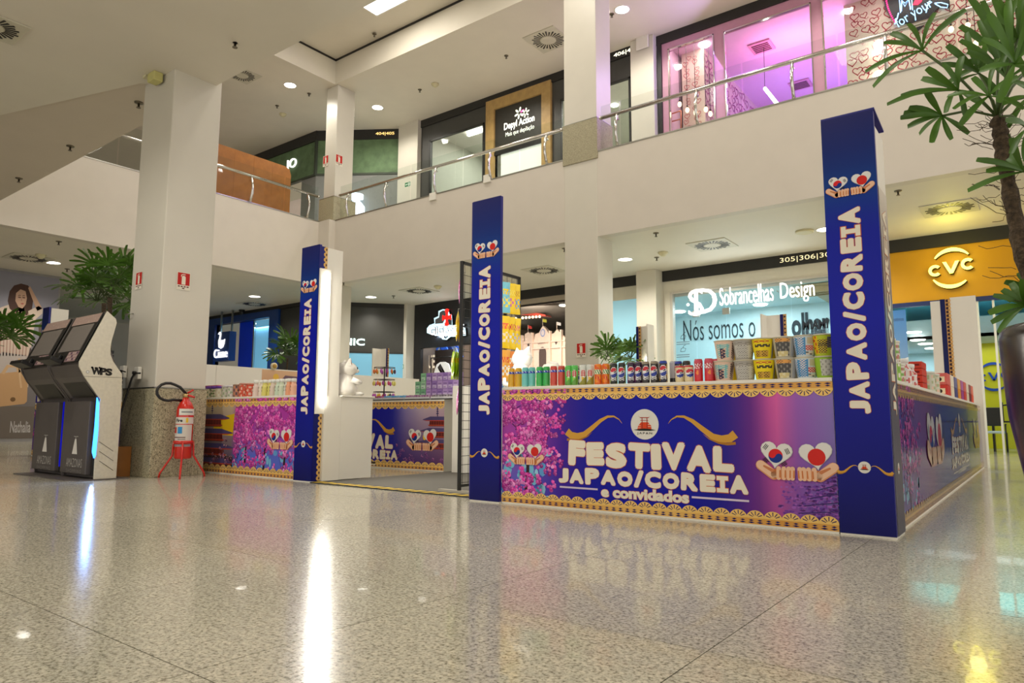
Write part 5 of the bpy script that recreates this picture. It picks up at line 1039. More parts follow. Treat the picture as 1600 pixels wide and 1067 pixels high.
t = thing('hoarding', 'long plain white board behind the left-hand counters', 'board', (-11.04, 8, 0))
HZ = PX(320, 569, -11).z; HY = PX(655, 594, -11).y; MB().box(-11.08, -11.0, 5.66, 6.25, 0, HZ).build('board_panel', WHITE, t); MB().box(-11.08, -11.0, 6.255, 8.6, 0, HZ).build('board_panel', WHITE, t); MB().box(-11.08, -11.0, 8.605, HY, 0, HZ).build('board_panel', WHITE, t)
p = Print((-10.998, 6.0, .6), (0, 1, 0)); u0, u1 = p.uv(409, 590)[0], p.uv(480, 590)[0]; p.grid(u0, .05, u1, HZ-.62, 3, 4, lambda a, b: mix((180, 110, 70), (226, 186, 150), b), 0); p.poly([(u0+.3*(u1-u0), .68), (u1, .66), (u1, .88), (u0+.5*(u1-u0), .90)], (120, 96, 110), 1); p.disc(u0+.3*(u1-u0), .86, .06, (236, 190, 80), 1); p.build('printed_graphic', INKM, t)
t = thing('back_counter', 'white rear counter along the far side of the stand', 'counter', (-4, 13.2, 0)); MB().box(-6.4, -1.1, 12.7, 13.0, .01, .96).box(-6.4, -1.1, 12.5, 13.05, .96, .985).build('carcass', WHITE, t)
# ---------------------------------------------------------------- ticket kiosks
SILV = mat('champagne_metal', (214, 208, 190), .34, .35, var=.06, scale=30); DKB = mat('kiosk_graphite', (96, 90, 88), .45, .1, var=.04); SCR = mat('sheen_screen', (128, 122, 118), .06, var=0, spec=.6)  # screen base greyed to carry the ceiling's reflection
LEDB = mat('blue_led', (30, 110, 255), .4, emit=3.2, ecol=(60, 140, 255), var=0); LEDD = mat('deep_blue_led', (10, 14, 160), .4, emit=.7, var=0)
PROF = [(3.505, 1.936), (3.607, 1.854), (3.62, 1.808), (3.60, 1.70), (3.575, 1.58), (3.571, 1.50), (3.575, 1.43), (3.61, 1.35), (3.718, 1.209), (3.731, .954), (3.73, .0), (3.486, .0), (3.481, .778), (3.497, .906), (3.312, 1.158), (3.25, 1.27), (3.247, 1.324)]
def kiosk(label, dx, led=True):
    X = -8.60+dx; t = thing('ticket_kiosk', label, 'kiosk', (X-.43, 3.5, 0))
    sp = MB().slab([(X, y, z+.012) for y, z in PROF], (-1, 0, 0), .02).build('side_plate', SILV if led else DKB, t, .004)
    MB().slab([(X-.85, y, z+.012) for y, z in PROF], (-1, 0, 0), .02).build('side_plate', DKB, t, .004)
    if led:
        p = Print((X+.002, 3.3, 0), (0, 1, 0)); T = p.uv
        for k, ch in enumerate('UUPS' if False else 'WPS'): p.text(ch, *T(153+8.6*k+(0 if k else -2), 579.5+.9*k), [.12, .075, .075][k], .085, (40, 38, 36), 1, .06)
        for q in ((144, 574), (149.5, 575), (155.5, 574.5)): p.disc(*T(*q), .012, (40, 38, 36), 1, 8)
        for y0 in (690, 705, 720): p.ribbon([T(155, y0), T(177, y0+15)], .005, (60, 58, 54), 1)
        p.ribbon([T(131, 588), T(190, 590)], .004, (110, 106, 96), 1); p.disc(*T(137, 581), .018, (150, 150, 150), 1, 12); p.disc(*T(137, 581), .012, (220, 220, 216), 2, 12)
        p.build('printed_marks', INKM, sp)
        mb = MB(); L = [(152.5, 621), (155.3, 630), (153.8, 672), (149.8, 712), (147.6, 716), (145, 706), (149, 668)]
        mb.slab([PX(x, y, X+.006) for x, y in L], (-1, 0, 0), .03); mb.build('light_strip', LEDB, sp)
        lamp('strip_lamp', 'AREA', (X+.04, 3.44, .45), 3.2, (.25, .45, 1), .03, .7, aim=(X+.4, 3.1, .4))
    MB().box(X-.85, X-.02, 3.52, 3.72, .02, 1.18).build('body', DKB, t)
    if not led: MB().box(X-.012, X+.004, 3.45, 3.47, .12, .9).build('light_strip', LEDD, sp)
    MB().box(X-.06, X-.025, 3.47, 3.53, .05, .9).build('dark_flank', BLACK, t)
    fp = MB().box(X-.84, X-.12, 3.44, 3.50, .06, .90).build('front_panel', DKB, t, .006)
    p = Print((X-.84, 3.438, .06)); cx = .40
    p.poly([(cx-.075, .225), (cx+.07, .225), (cx+.025, .40), (cx-.015, .40)], (226, 222, 216), 1); p.rect(cx-.05, .425, cx+.07, .432, (190, 186, 180), 1); p.rect(cx+.0, .40, cx+.012, .43, (190, 186, 180), 1)
    p.text('AMAZONAS', cx, .125, .44, .10, (190, 186, 180), 1, -.005); p.text('SHOPPING', cx, .03, .42, .04, (150, 146, 140), 1, 0, spacing=1.4); p.build('printed_marks', INKM, fp)
    MB().slab([(X-.02, y, z+.012) for y, z in ((3.51, 1.93), (3.60, 1.85), (3.57, 1.5), (3.70, 1.2), (3.50, .93), (3.315, 1.165), (3.26, 1.30))], (-1, 0, 0), .83).build('head', DKB, t)
    vd = Vector((0, 3.505-3.247, 1.936-1.324)).normalized(); o = Vector((X-.82, 3.243, 1.335)); ud = Vector((1, 0, 0)); n = ud.cross(vd)
    def pan(u0, u1, v0, v1, d0, d1): return MB().slab([o+ud*u0+vd*v0+n*d0, o+ud*u1+vd*v0+n*d0, o+ud*u1+vd*v1+n*d0, o+ud*u0+vd*v1+n*d0], n, d1-d0)
    fr = pan(.0, .78, .0, .645, .0, .012).build('screen_bezel', BLACK, t, .004); pan(.09, .70, .15, .50, .012, .016).build('screen', SCR, fr)
    p = Print(o+ud*.02+vd*.52+n*.013, ud, vd); p.rect(0, 0, .74, .12, (170, 146, 136), 0); rg = random.Random(3)
    for k in range(26): p.disc(rg.uniform(.02, .72), rg.uniform(.01, .11), .006, (206, 188, 176), 1, 6)
    p.build('header_sticker', INKM, fr)
    p = Print(o+ud*.42+vd*.01+n*.013, ud, vd); p.rect(0, 0, .30, .13, (150, 122, 122), 0)
    for k in range(5):
        for j in range(3): p.rect(.02+.055*k, .015+.04*j, .06+.055*k, .04+.04*j, (186, 164, 158) if (k+j) % 3 else (90, 66, 90), 1)
    p.build('key_sticker', INKM, fr)
    pan(-.0, .40, -.02, .03, .012, .15).build('card_shelf', BLACK, t, .01); pan(.05, .30, .03, .10, .012, .05).build('card_reader', BLACK, t, .01)
    MB().slab([(X-.1, y, z) for y, z in ((3.36, 1.12), (3.48, .95), (3.50, .98), (3.38, 1.14))], (-1, 0, 0), .62).build('ticket_slot', BLACK, t)
    mb = MB()
    for k in range(11): z = .96+k*.05; y = 3.72 if z < 1.2 else 3.60+max(0, (1.35-z))*.6; mb.box(X-.80, X-.05, y, y+.03, z, z+.035)
    o2 = mb.build('rear_louvres', BLACK, t); o2['kind'] = 'stuff'
    MB().slab([(X+.02, 3.34, 0), (X+.02, 3.86, 0), (X-.875, 3.86, 0), (X-.875, 3.26, 0), (X-.2, 3.26, 0)], (0, 0, 1), .012).build('base_plate', DKB, t)
kiosk('nearer ticket kiosk with champagne metal side and blue light strip', 0); kiosk('farther ticket kiosk, left of the one with the blue light strip', -.90, False)
# ---------------------------------------------------------------- things round the near pillar
o = thing('wood_box', 'small orange wooden box behind the kiosk at the pillar foot', 'box', (-9.1, 3.95, 0)); MB().box(-9.22, -8.93, 3.86, 4.03, 0, .36).build('box_body', WOOD, o, .004)
MB().box(-9.19, -8.96, 3.857, 3.861, .02, .34).build('box_door', WOOD, o)
for k, (x, y_) in enumerate(((196, 581), (219, 584))):
    q = PY(x, y_, 4.05) if k == 0 else PY(205, 583, 4.05); t = thing('wall_socket', ['white socket box with plugged cable on the shaded pillar face', 'white socket box nearest the pillar corner'][k], 'socket', q)
    if k: q = PY(219, 583, 4.05)
    MB().box(q.x-.055, q.x+.055, 4.0, 4.045, q.z-.075, q.z+.075).build('case', WHITE, t, .006); MB().tube([(q.x, 4.0, q.z), (q.x, 3.96, q.z)], .02, 8).build('plug', BLACK, t)
q0, q1 = PY(196, 581, 3.95), PY(219, 583, 3.95)
cb = MB().tube([q0, q0+Vector((-.06, -.03, .02)), q0+Vector((-.1, -.04, -.06)), (-8.98, 3.84, .62), (-9.0, 3.83, .4), (-9.0, 3.82, .2), (-9.05, 3.75, .02)], .009, 6)
lab(cb.build('power_cable', BLACK), 'black power cable hanging from sockets behind the kiosk', 'cable')
cb = MB().tube([q1, q1+Vector((-.08, -.03, .0)), q1+Vector((-.12, -.04, -.06)), (-8.86, 3.83, .7), (-8.85, 3.80, .42), (-8.88, 3.78, .18), (-8.9, 3.80, .02)], .012, 6)
lab(cb.build('power_cable', BLACK), 'thicker black power cable from the socket near the corner', 'cable')
q = PY(205, 491, 4.05); MB2 = MB().tube([q+Vector((-.08, 0, 0)), q+Vector((-.08, -.04, 0)), q+Vector((.06, -.04, 0)), q+Vector((.06, 0, 0))], .008, 6); lab(MB2.build('wall_hook', STEEL), 'small metal hook high on the shaded pillar face', 'hook')
# fire extinguisher on its tripod
RED = mat('extinguisher_red', (206, 34, 18), .25, var=.03, coat=.4); EX, EY = -8.27, 4.33
zb, zt = .225, .86
t = thing('fire_extinguisher', 'red fire extinguisher with black hose before the granite pillar base', 'extinguisher', (EX, EY, 0))
R_ = .098
b_ = MB().lathe([(.01, zb), (R_*.9, zb), (R_, zb+.02), (R_, zt-.06), (R_*.93, zt-.02), (R_*.72, zt+.03), (.045, zt+.065), (.035, zt+.10)], (EX, EY, 0), 28).build('cylinder', RED, t)
MB().lathe([(.036, zt+.09), (.04, zt+.14), (.02, zt+.15)], (EX, EY, 0), 12).build('valve', mat('brass', (190, 160, 110), .3, .8), t)
MB().tube([(EX+.02, EY, zt+.13), (EX+.09, EY+.06, zt+.10)], .014, 6).tube([(EX, EY+.0, zt+.14), (EX+.07, EY+.05, zt+.19)], .012, 6).build('lever', RED, t)
hp = [(EX+.02, EY-.0, zt+.13), (EX+.0, EY-.08, zt+.22)]+[(EX-.02, EY-.21+.13*math.cos(a)*1.05, zt+.16+.105*math.sin(a)) for a in [1.0+k*.42 for k in range(11)]]+[(EX-.01, EY-.04, zt+.06)]
MB().tube(hp, .017, 8).build('hose', BLACK, t)
def band(z0, z1, a0, a1, col, R=R_+.0015, n=14):
    return [(EX+R*math.cos(a0+(a1-a0)*k/n), EY+R*math.sin(a0+(a1-a0)*k/n), z) for z in (z0, z1) for k in range(n+1)], [(k, k+1, n+2+k, n+1+k) for k in range(n)], col
mb = MB(); mats = []
for i, bb in enumerate([band(.64, .72, -2.4, .8, (222, 216, 204)), band(.43, .63, -2.4, .5, (214, 206, 196)), band(.745, .82, -1.2, .9, (226, 224, 214)), band(.655, .71, -.35, -.08, (232, 190, 40), R_+.003, 4), band(.53, .60, -1.85, -1.45, (200, 40, 40), R_+.003, 4), band(.525, .605, -1.25, -.7, (40, 140, 200), R_+.003, 5), band(.37, .40, -2.2, .4, (150, 146, 150)), band(.475, .485, -2.0, -.3, (90, 40, 40), R_+.003, 8), band(.455, .462, -1.2, -.3, (60, 60, 60), R_+.003, 6), band(.775, .79, -.9, .5, (120, 126, 130), R_+.003, 6)]):
    mb.add(bb[0], bb[1], i, True); mats.append(mat('label_%d' % i, bb[2], .5, var=0))
mb.build('labels', mats, b_)
fm = MB(); vs, fs = text_fit('Fire', 0, 0, .085, .038, .04)
fm.add([(EX+(R_+.003)*math.cos(-1.15+u/R_), EY+(R_+.003)*math.sin(-1.15+u/R_), .682+v) for u, v in vs], fs); fm.build('lettering', BLACK, b_)
MB().lathe([(R_+.004, .40), (R_+.014, .40), (R_+.014, .44), (R_+.004, .44)], (EX, EY, 0), 24, cap=False).build('stand_ring', RED, t)
for a in (-2.35, -.55, 1.3):
    c, n = math.cos(a), math.sin(a); r = R_+.012
    MB().tube([(EX+c*r, EY+n*r, .43), (EX+c*(r+.01), EY+n*(r+.01), .26), (EX+c*(r+.14), EY+n*(r+.14), .05), (EX+c*(r+.15), EY+n*(r+.15), 0)], .012, 8).build('leg', RED, t)

# ---------------------------------------------------------------- palms
LEAF = mat('palm_leaf', (72, 112, 30), .42, var=.35, scale=5); STALK = mat('palm_stalk', (72, 92, 44), .5, var=.2); BARK = mat('fibrous_trunk', (78, 64, 48), .9, var=.6, scale=60, bump=.9, bscale=90)
LEAF2 = mat('palm_leaf_lit', (92, 132, 52), .45, var=.3, scale=5)  # copy of the leaf material with brighter light put into its colour
def blade(mb, p0, p1, w_, droop, up, mi=0, n=5):
    """one strap-like leaflet from p0 to p1, blunt at the tip, folded along its rib"""
    p0, p1 = Vector(p0), Vector(p1); d = p1-p0; L = d.length; d.normalize(); s_ = d.cross(up); s_ = s_.normalized() if s_.length > 1e-4 else Vector((1, 0, 0)); nn = s_.cross(d).normalized(); vs = []
    for k in range(n+1):
        t = k/n; c = p0+d*(L*t)+Vector((0, 0, -droop*L*t*t))+nn*(.10*L*math.sin(PI*t)); ww = w_*(.28+.9*min(1, t*1.7)) if t < .9 else w_*.85
        vs += [c-s_*ww*.5, c-nn*ww*.14, c+s_*ww*.5]
    fs = []
    for k in range(n):
        i = 3*k; fs += [(i, i+1, i+4, i+3), (i+1, i+2, i+5, i+4)]
    mb.add(vs, fs, mi, True)
def fan_leaf_mesh(seed, n=9, L=.3, spread=3.6, w_=.036):
    rg = random.Random(seed); mb = MB()
    for k in range(n):
        a = -spread/2+spread*k/(n-1)+rg.uniform(-.06, .06); l = L*rg.uniform(.82, 1.08)*(1-.18*abs(a)/1.9)
        blade(mb, (0, 0, 0), (l*math.cos(a), l*math.sin(a), rg.uniform(-.05, .05)), w_*rg.uniform(.8, 1.15), rg.uniform(.05, .25)*0, Vector((0, 0, 1)))
    return mb
PROTO = {}
def palm(label, base, trunk_pts, crowns, n_leaf, size, leafm=LEAF, pot=None, seed=1, stalk=.35, tr=.035, low=-.2):
    """a fan palm: pot, trunks, and every fan leaf an object of its own (leaf meshes shared)"""
    rg = random.Random(seed); base = Vector(base); t = thing('potted_fan_palm', label, 'palm', base)
    if pot:
        r0, r1, h_, m = pot; MB().lathe([(.01, 0), (r0, 0), (r0+(r1-r0)*.5, h_*.5), (r1, h_-.03), (r1+.01, h_-.01), (r1-.01, h_), (r1-.04, h_-.01), (r1-.05, h_-.08), (.01, h_-.08)], base, 28).build('pot', m, t)
        MB().lathe([(r1-.05, h_-.07), (.01, h_-.05)], base, 20).build('soil', BARK, t)
    for tp in trunk_pts:
        P = [Vector(q) for q in tp]; Q = []
        for a, b in zip(P, P[1:]):
            for k in range(5): Q.append(a.lerp(b, k/5))
        Q.append(P[-1]); MB().tube(Q, [tr*rg.uniform(.75, 1.2) for _ in Q], 9).build('trunk', BARK, t)
    me = []
    for s_ in range(4):
        k = (leafm.name, s_)
        if k not in PROTO:
            PROTO[k] = fan_leaf_mesh(s_+5, 8+s_ % 3, 1., 3.2+.35*s_, .12)
        me.append(PROTO[k])
    dat = []
    for c in crowns:
        c = Vector(c)
        for k in range(n_leaf):
            az = rg.uniform(0, 2*PI); el = rg.uniform(low, 1.35); sl_ = stalk*rg.uniform(.6, 1.15); d = Vector((math.cos(az)*math.cos(el), math.sin(az)*math.cos(el), math.sin(el))); h_ = c+d*sl_
            dat.append((c, h_, d, rg.randrange(4), size*rg.uniform(.75, 1.15), rg.uniform(-.6, .9)))
    built = {}
    sm = MB()
    for c, h_, d, i, s_, tilt in dat:
        if i not in built:
            o = PROTO[(leafm.name, i)].build('leaf', leafm, t, local=True); built[i] = o
        else:
            o = built[i].copy(); COL.objects.link(o); o.parent = t
        x = (d+Vector((0, 0, -tilt*.55))).normalized(); y = Vector((0, 0, 1)).cross(x); y = y.normalized() if y.length > .01 else Vector((0, 1, 0)); z = x.cross(y)
        roll_ = rg.uniform(-.7, .7); y2 = y*math.cos(roll_)+z*math.sin(roll_); z2 = x.cross(y2)
        M3 = Matrix((x, y2, z2)).transposed()*s_; M4 = M3.to_4x4(); M4.translation = h_-base; o.matrix_local = M4
        sm.tube([c, c.lerp(h_, .5)+Vector((0, 0, .02)), h_], .006*max(1, size/.3), 5)
    sm.build('leaf_stalks', STALK, t)['kind'] = 'stuff'; return t
POTD = mat('bronze_pot', (44, 34, 26), .22, .35, var=.2, scale=3); POTB = mat('black_pot', (20, 19, 19), .4)
# behind the kiosks
c = PY(163, 462, 4.45); palm('dense dark fan palm behind the two ticket kiosks', (c.x-.1, 4.45, 0), [[(c.x-.05, 4.45, .5), (c.x+.1, 4.45, 1.2), (c.x+.02, 4.45, c.z-.12)], [(c.x+.05, 4.5, .5), (c.x+.25, 4.48, 1.2), (c.x+.2, 4.45, c.z-.05)]], [c, c+Vector((.25, 0, .06)), c+Vector((-.25, 0, -.06))], 15, .33, pot=(.2, .27, .6, POTB), seed=4, stalk=.42, low=-.35)
# far left, black pot at the frame edge
b = PZ(-36, 704); c = PY(0, 530, b.y); palm('fan palm in a black pot at the poster, far left', (b.x, b.y, 0), [[(b.x, b.y, .6), (b.x+.05, b.y, 1.2), (c.x-.2, b.y, c.z-.25)]], [(c.x-.25, b.y, c.z-.05)], 18, .55, pot=(.22, .32, 1.05, POTB), seed=9, stalk=.5)
# two in the depth of the stand
c = PY(452, 546, 14.1); palm('green palm behind the white boards under the graphite wall', (c.x, 14.0, 0), [[(c.x, 14, .5), (c.x, 14.05, c.z-.3)]], [c-Vector((0, 0, .2))], 20, .62, pot=(.2, .28, .6, POTB), seed=14, stalk=.55)
for k, (x, y_) in enumerate(((985, 552), (950, 548))):
    PYk = [13.6, 12.2][k]; c = PY(x, y_, PYk); palm(['bright green palm behind the drink cans, right one', 'smaller palm at the foot of the tall pillar'][k], (c.x, PYk, 0), [[(c.x, PYk, .5), (c.x, PYk, c.z-.3)]], [c-Vector((0, 0, .12))], [18, 9][k], .38, LEAF2, pot=(.2, .28, .6, POTB), seed=20+k, stalk=[.30, .24][k])
# the big one in the right foreground
PYD = 3.0
b = Vector((.30, PYD, 0)); t = thing('potted_fan_palm', 'tall fan palm in a bronze pot in the right foreground', 'palm', b)
MB().lathe([(.01, 0), (.21, 0), (.29, .22), (.352, .46), (.392, .72), (.404, .93), (.406, .98), (.402, 1.01), (.39, 1.025), (.36, 1.02), (.35, .93), (.01, .92)], b, 40).build('pot', POTD, t); MB().lathe([(.345, .94), (.01, .95)], b, 20).build('soil', BARK, t)
tk = [PY(x, y, PYD) for x, y in ((1640, 560), (1612, 450), (1592, 370), (1578, 300), (1568, 240), (1562, 200), (1558, 182))]; tk = [Vector((.25, PYD, .93))]+tk[1:]
Q = []
for a, c in zip(tk, tk[1:]):
    for k in range(5): Q.append(a.lerp(c, k/5))
Q.append(tk[-1]); rg = random.Random(5); MB().tube(Q, [.027*rg.uniform(.8, 1.2) for _ in Q[:-3]]+[.027, .022, .013], 10).build('trunk', BARK, t)
hb = MB()
for k in range(80):
    q = rg.choice(Q[3:-2]); a = rg.uniform(0, 6.28); d = Vector((math.cos(a), math.sin(a)*.5, rg.uniform(-.3, .8))); P = [q+d*.03]; 
    for j in range(4): P.append(P[-1]+d*.022+Vector((rg.uniform(-.012, .012), 0, rg.uniform(-.014, .012))))
    hb.tube(P, .0011, 4)
h_ = hb.build('trunk_fibres', BARK, t); h_['kind'] = 'stuff'
top = tk[-1]
FANS = [((1441, 79), -.10, [(1509, 15), (1461, 19), (1419, 36), (1392, 51), (1381, 66), (1352, 112), (1364, 136)]),
        ((1497, 141), -.05, [(1448, 106), (1474, 99), (1503, 87), (1440, 122), (1386, 163), (1407, 150), (1508, 181), (1478, 176), (1530, 160)]),
        ((1472, 181), .05, [(1407, 184), (1420, 168), (1418, 198), (1436, 210), (1456, 223), (1487, 218), (1514, 209), (1446, 140), (1412, 176)]),
        ((1574, 124), .0, [(1513, -8), (1546, -20), (1572, -30), (1604, -10), (1512, 80), (1500, 62), (1640, 90), (1630, 150), (1620, 40), (1530, 30)]),
        ((1560, 95), .2, [(1500, 40), (1535, 0), (1590, -5), (1610, 30), (1500, 100), (1620, 110), (1480, 130)]),
        ((1545, 150), -.15, [(1490, 170), (1500, 196), (1520, 120), (1560, 90), (1590, 120), (1600, 170), (1480, 150)]),
        ((1600, 268), -.05, [(1526, 249), (1541, 267), (1512, 298), (1570, 240), (1580, 215), (1620, 220), (1640, 270), (1630, 310)]),
        ((1610, 150), .1, [(1575, 200), (1560, 165), (1590, 90), (1640, 110), (1650, 170), (1620, 210)]),
        ((1606, 200), -.2, [(1572, 188), (1580, 240), (1604, 252), (1640, 180), (1650, 230)]),
        ((1590, 60), -.12, [(1560, 0), (1540, 30), (1600, -20), (1640, 0), (1530, 70), (1560, 110), (1640, 90)]),
        ((1602, 478), .0, [(1545, 489), (1552, 461), (1566, 452), (1580, 441), (1598, 436), (1549, 504), (1566, 510), (1620, 440), (1640, 470), (1560, 520)]),
        ((1585, 100), -.2, [(1535, 60), (1545, 20), (1575, 0), (1610, 20), (1635, 60), (1640, 110), (1530, 110), (1560, 160)]),
        ((1530, 115), .1, [(1470, 100), (1480, 70), (1510, 50), (1545, 60), (1565, 90), (1480, 140), (1560, 150)]),
        ((1605, 110), .25, [(1560, 40), (1590, 10), (1640, 30), (1570, 150), (1545, 100), (1650, 140), (1610, 180)]),
        ((1618, 455), .15, [(1575, 470), (1570, 440), (1592, 425), (1630, 415), (1650, 450)])]
sm = MB()
for (hx, hy), dy, tips in FANS:
    h_ = PY(hx, hy, PYD+dy); mb = MB()
    for k, (x, y) in enumerate(tips):
        tip = PY(x, y, PYD+dy-.10+.16*((k*37) % 7)/7); up = Vector((rg.uniform(-.4, .4), -1, rg.uniform(-.2, .5)))
        big = (h_-tip).length; blade(mb, h_, tip+Vector((0, 0, .10*big)), .0195*rg.uniform(.85, 1.2), .10, up, n=6)
    mb.build('leaf', LEAF, t)
    st = top if hy < 420 else Vector((.3, PYD, 1.0)); sm.tube([st, st.lerp(h_, .5)+Vector((0, .02, .03)), h_], .005, 6)
sm.build('leaf_stalks', STALK, t)['kind'] = 'stuff'
# ---------------------------------------------------------------- goods on the counters
CANINK = attr_mat('printed_can', .28, spec=.6); CUPINK = attr_mat('printed_cup', .45); SHEEN = attr_mat('shiny_packet', .22, spec=.6)
ALU = mat('bare_aluminium', (200, 200, 202), .25, 1., var=0)
def wrap(prof, seg, colfn, sub=12):
    """a turned body whose skin is coloured by colfn(angle -1..1 round from the front, height 0..1)"""
    P = []; z0, z1 = prof[0][1], prof[-1][1]
    for (r0, a0), (r1, a1) in zip(prof, prof[1:]):
        n = max(1, int(sub*(a1-a0)/(z1-z0)+.5))
        for k in range(n): P.append((r0+(r1-r0)*k/n, a0+(a1-a0)*k/n))
    P.append(prof[-1]); vs = []; fs = []; cs = []
    for r, z in P:
        for k in range(seg): a = 2*PI*k/seg-PI/2-PI; vs.append((r*math.cos(a), r*math.sin(a), z))
    for i in range(len(P)-1):
        for k in range(seg):
            fs.append((i*seg+k, i*seg+(k+1) % seg, (i+1)*seg+(k+1) % seg, (i+1)*seg+k)); c = (*lin(colfn(((k+.5)/seg)*2-1, ((P[i][1]+P[i+1][1])/2-z0)/(z1-z0))), 1); cs += [c]*4
    return vs, fs, cs
def skin(name, geo, m, parent=None):
    vs, fs, cs = geo; me = bpy.data.meshes.new(name); me.from_pydata(vs, [], fs); a = me.color_attributes.new('Col', 'FLOAT_COLOR', 'CORNER'); a.data.foreach_set('color', [x for c in cs for x in c]); me.materials.append(m)
    me.polygons.foreach_set('use_smooth', [True]*len(fs)); me.update(); o = bpy.data.objects.new(name, me); COL.objects.link(o); o.parent = parent; return o
def script(base, hi=.62, lo=.80, c1=(24, 60, 190), c2=(236, 240, 250)):
    def f(a, z):
        if lo-.10 < z < hi+.36-.16 and abs(a) < .42:
            k = math.sin(a*34+z*9)*math.cos(a*13-z*40)
            return c2 if k > .25 and z > lo-.06 else c1
        if z < .20 and abs(a) < .2 and math.sin(z*120) > .5: return mix(base, (250, 230, 200), .4)
        return mix(base, (255, 255, 255), .12*(1-abs(a)))
    return f
def globe(base, top, side, dark):
    def f(a, z):
        x, y = a*1.9, (z-.55)*2.6; d = math.hypot(x, y*.98)
        if d < .62:
            w_ = .11*math.sin(x*4.2)
            if y > w_+.15: return (206, 24, 44)
            if y < w_-.16: return (16, 50, 160)
            return (24, 24, 28) if abs(y-w_) < .07 and abs(x) < .42 and math.sin(x*38) > -.2 else (236, 236, 240)
        if d < .68: return (230, 230, 232)
        if z > .9: return top
        if .16 < z < .30 and abs(a) < .3: return (226, 226, 226) if math.sin(a*70)*math.sin(z*90) > -.1 and dark else base
        if side and abs(a) > .26 and math.sin(a*23+z*17) > .3: return side
        return base
    return f
def sarsi(c0, c1):
    def f(a, z):
        d = math.hypot(a*1.9, (z-.58)*2.6)
        if d < .42: return (244, 240, 230) if abs(math.sin(a*30)*math.sin(z*40)) > .6 else (196, 36, 40)
        if d < .47: return (240, 240, 230)
        if z < .30+.5*a: return mix(c1, (20, 80, 40), .4)
        return c1 if math.sin(a*11+2) > .3 and z < .62 else c0
    return f
def fizz(a, z):
    if z < .14: return (236, 110, 20)
    if .5 < z < .72 and abs(a) < .35: return (40, 140, 60) if math.sin(a*30+z*30) > .1 else (250, 240, 220)
    if .28 < z < .4 and abs(a) < .25: return (220, 60, 20) if math.sin(a*60) > -.3 else (250, 170, 60)
    return (244, 140, 24) if math.sin(a*8+z*14) > -.2 else (232, 96, 24)
def cola(a, z):
    if .58 < z < .80 and abs(a) < .40: return (246, 230, 232) if math.sin(a*30+z*12)*math.cos(z*36-a*5) > .12 else (196, 40, 62)
    if .3 < z < .5 and abs(a+.02) < .12 and math.hypot(a*5, (z-.4)*6) < .6: return (250, 140, 60)
    return mix((222, 40, 44), (208, 74, 100), z)
KINDS = {'amber': (script((226, 168, 14)), .165, .0295, ALU), 'teal': (script((98, 200, 196)), .165, .0295, ALU), 'green': (script((38, 176, 70)), .165, .0295, ALU), 'red': (script((208, 58, 40)), .165, .0295, ALU),
         'lime': (sarsi((94, 200, 90), (150, 214, 70)), .165, .0295, ALU), 'white': (sarsi((222, 226, 220), (236, 190, 40)), .165, .0295, ALU), 'orange': (fizz, .165, .0295, ALU),
         'black lime': (globe((26, 30, 30), (40, 44, 40), (160, 200, 50), True), .165, .0295, ALU), 'plum': (globe((44, 26, 54), (60, 40, 70), (170, 60, 160), True), .165, .0295, ALU), 'charcoal': (globe((58, 54, 54), (150, 140, 120), None, True), .165, .0295, ALU),
         'navy': (globe((30, 32, 60), (30, 60, 170), (230, 180, 50), True), .165, .0295, ALU), 'silver': (lambda a, z: (190, 190, 200) if z > .25 else (40, 40, 44), .165, .0295, ALU), 'cream': (globe((232, 214, 168), (200, 36, 40), None, False), .122, .033, ALU), 'crimson': (cola, .165, .031, ALU)}
CANP = {}
def can(kind, loc, label, rz):
    fn, h_, r, m = KINDS[kind]
    if kind not in CANP:
        t = thing('drink_can', label, 'can', (0, 0, 0), 'drink cans on the front counter'); skin('body', wrap([(r*.82, 0), (r, .008), (r, h_-.012), (r*.86, h_)], 28, fn, 26), CANINK, t)
        MB().lathe([(r*.86, h_), (r*.88, h_+.003), (r*.8, h_+.003), (r*.78, h_-.002)], (0, 0, 0), 24).build('lid', m, t); MB().box(-.007, .007, -.016, .006, h_-.002, h_+.002).build('pull_tab', m, t)
        CANP[kind] = t
    else: t = dup(CANP[kind])
    t.location = loc; t.rotation_euler = (0, 0, rz); t['label'] = label; return t
CT = .985
def face(x, y): return math.atan2(-x, y)*.9                               # turn the printed front towards the aisle
def fy(x): return 4.735+(x+3.705)*.0234                                   # front edge of the right-hand counter
ROW = [('amber', 799.2), ('amber', 810.2), ('teal', 820.8), ('teal', 831.5), ('green', 843.3), ('green', 854), ('red', 865.3), ('red', 877.5), ('lime', 888.5), ('lime', 897.8), ('white', 911), ('white', 922.3), ('orange', 934.5), ('orange', 947), ('black lime', 959), ('black lime', 972), ('plum', 986.2), ('plum', 998), ('charcoal', 1009), ('charcoal', 1022.7), ('navy', 1036.6), ('cream', 1062.3), ('cream', 1077), ('crimson', 1091.7), ('crimson', 1107.8), ('crimson', 1119)]
DESC = {'amber': 'amber slim can with blue script', 'teal': 'teal slim can with blue script', 'green': 'green slim can with blue script', 'red': 'red slim can with blue script', 'lime': 'lime green can with red seal', 'white': 'white and yellow can with red seal', 'orange': 'orange soda can with green script', 'black lime': 'black and lime cola can with globe', 'plum': 'plum coloured cola can with globe', 'charcoal': 'charcoal cola can with globe', 'navy': 'navy and yellow cola can with globe', 'cream': 'short cream cola can with globe', 'crimson': 'tall crimson can with white script'}
cnt = {}; ORD = ['first', 'second', 'third', 'fourth', 'fifth', 'sixth']
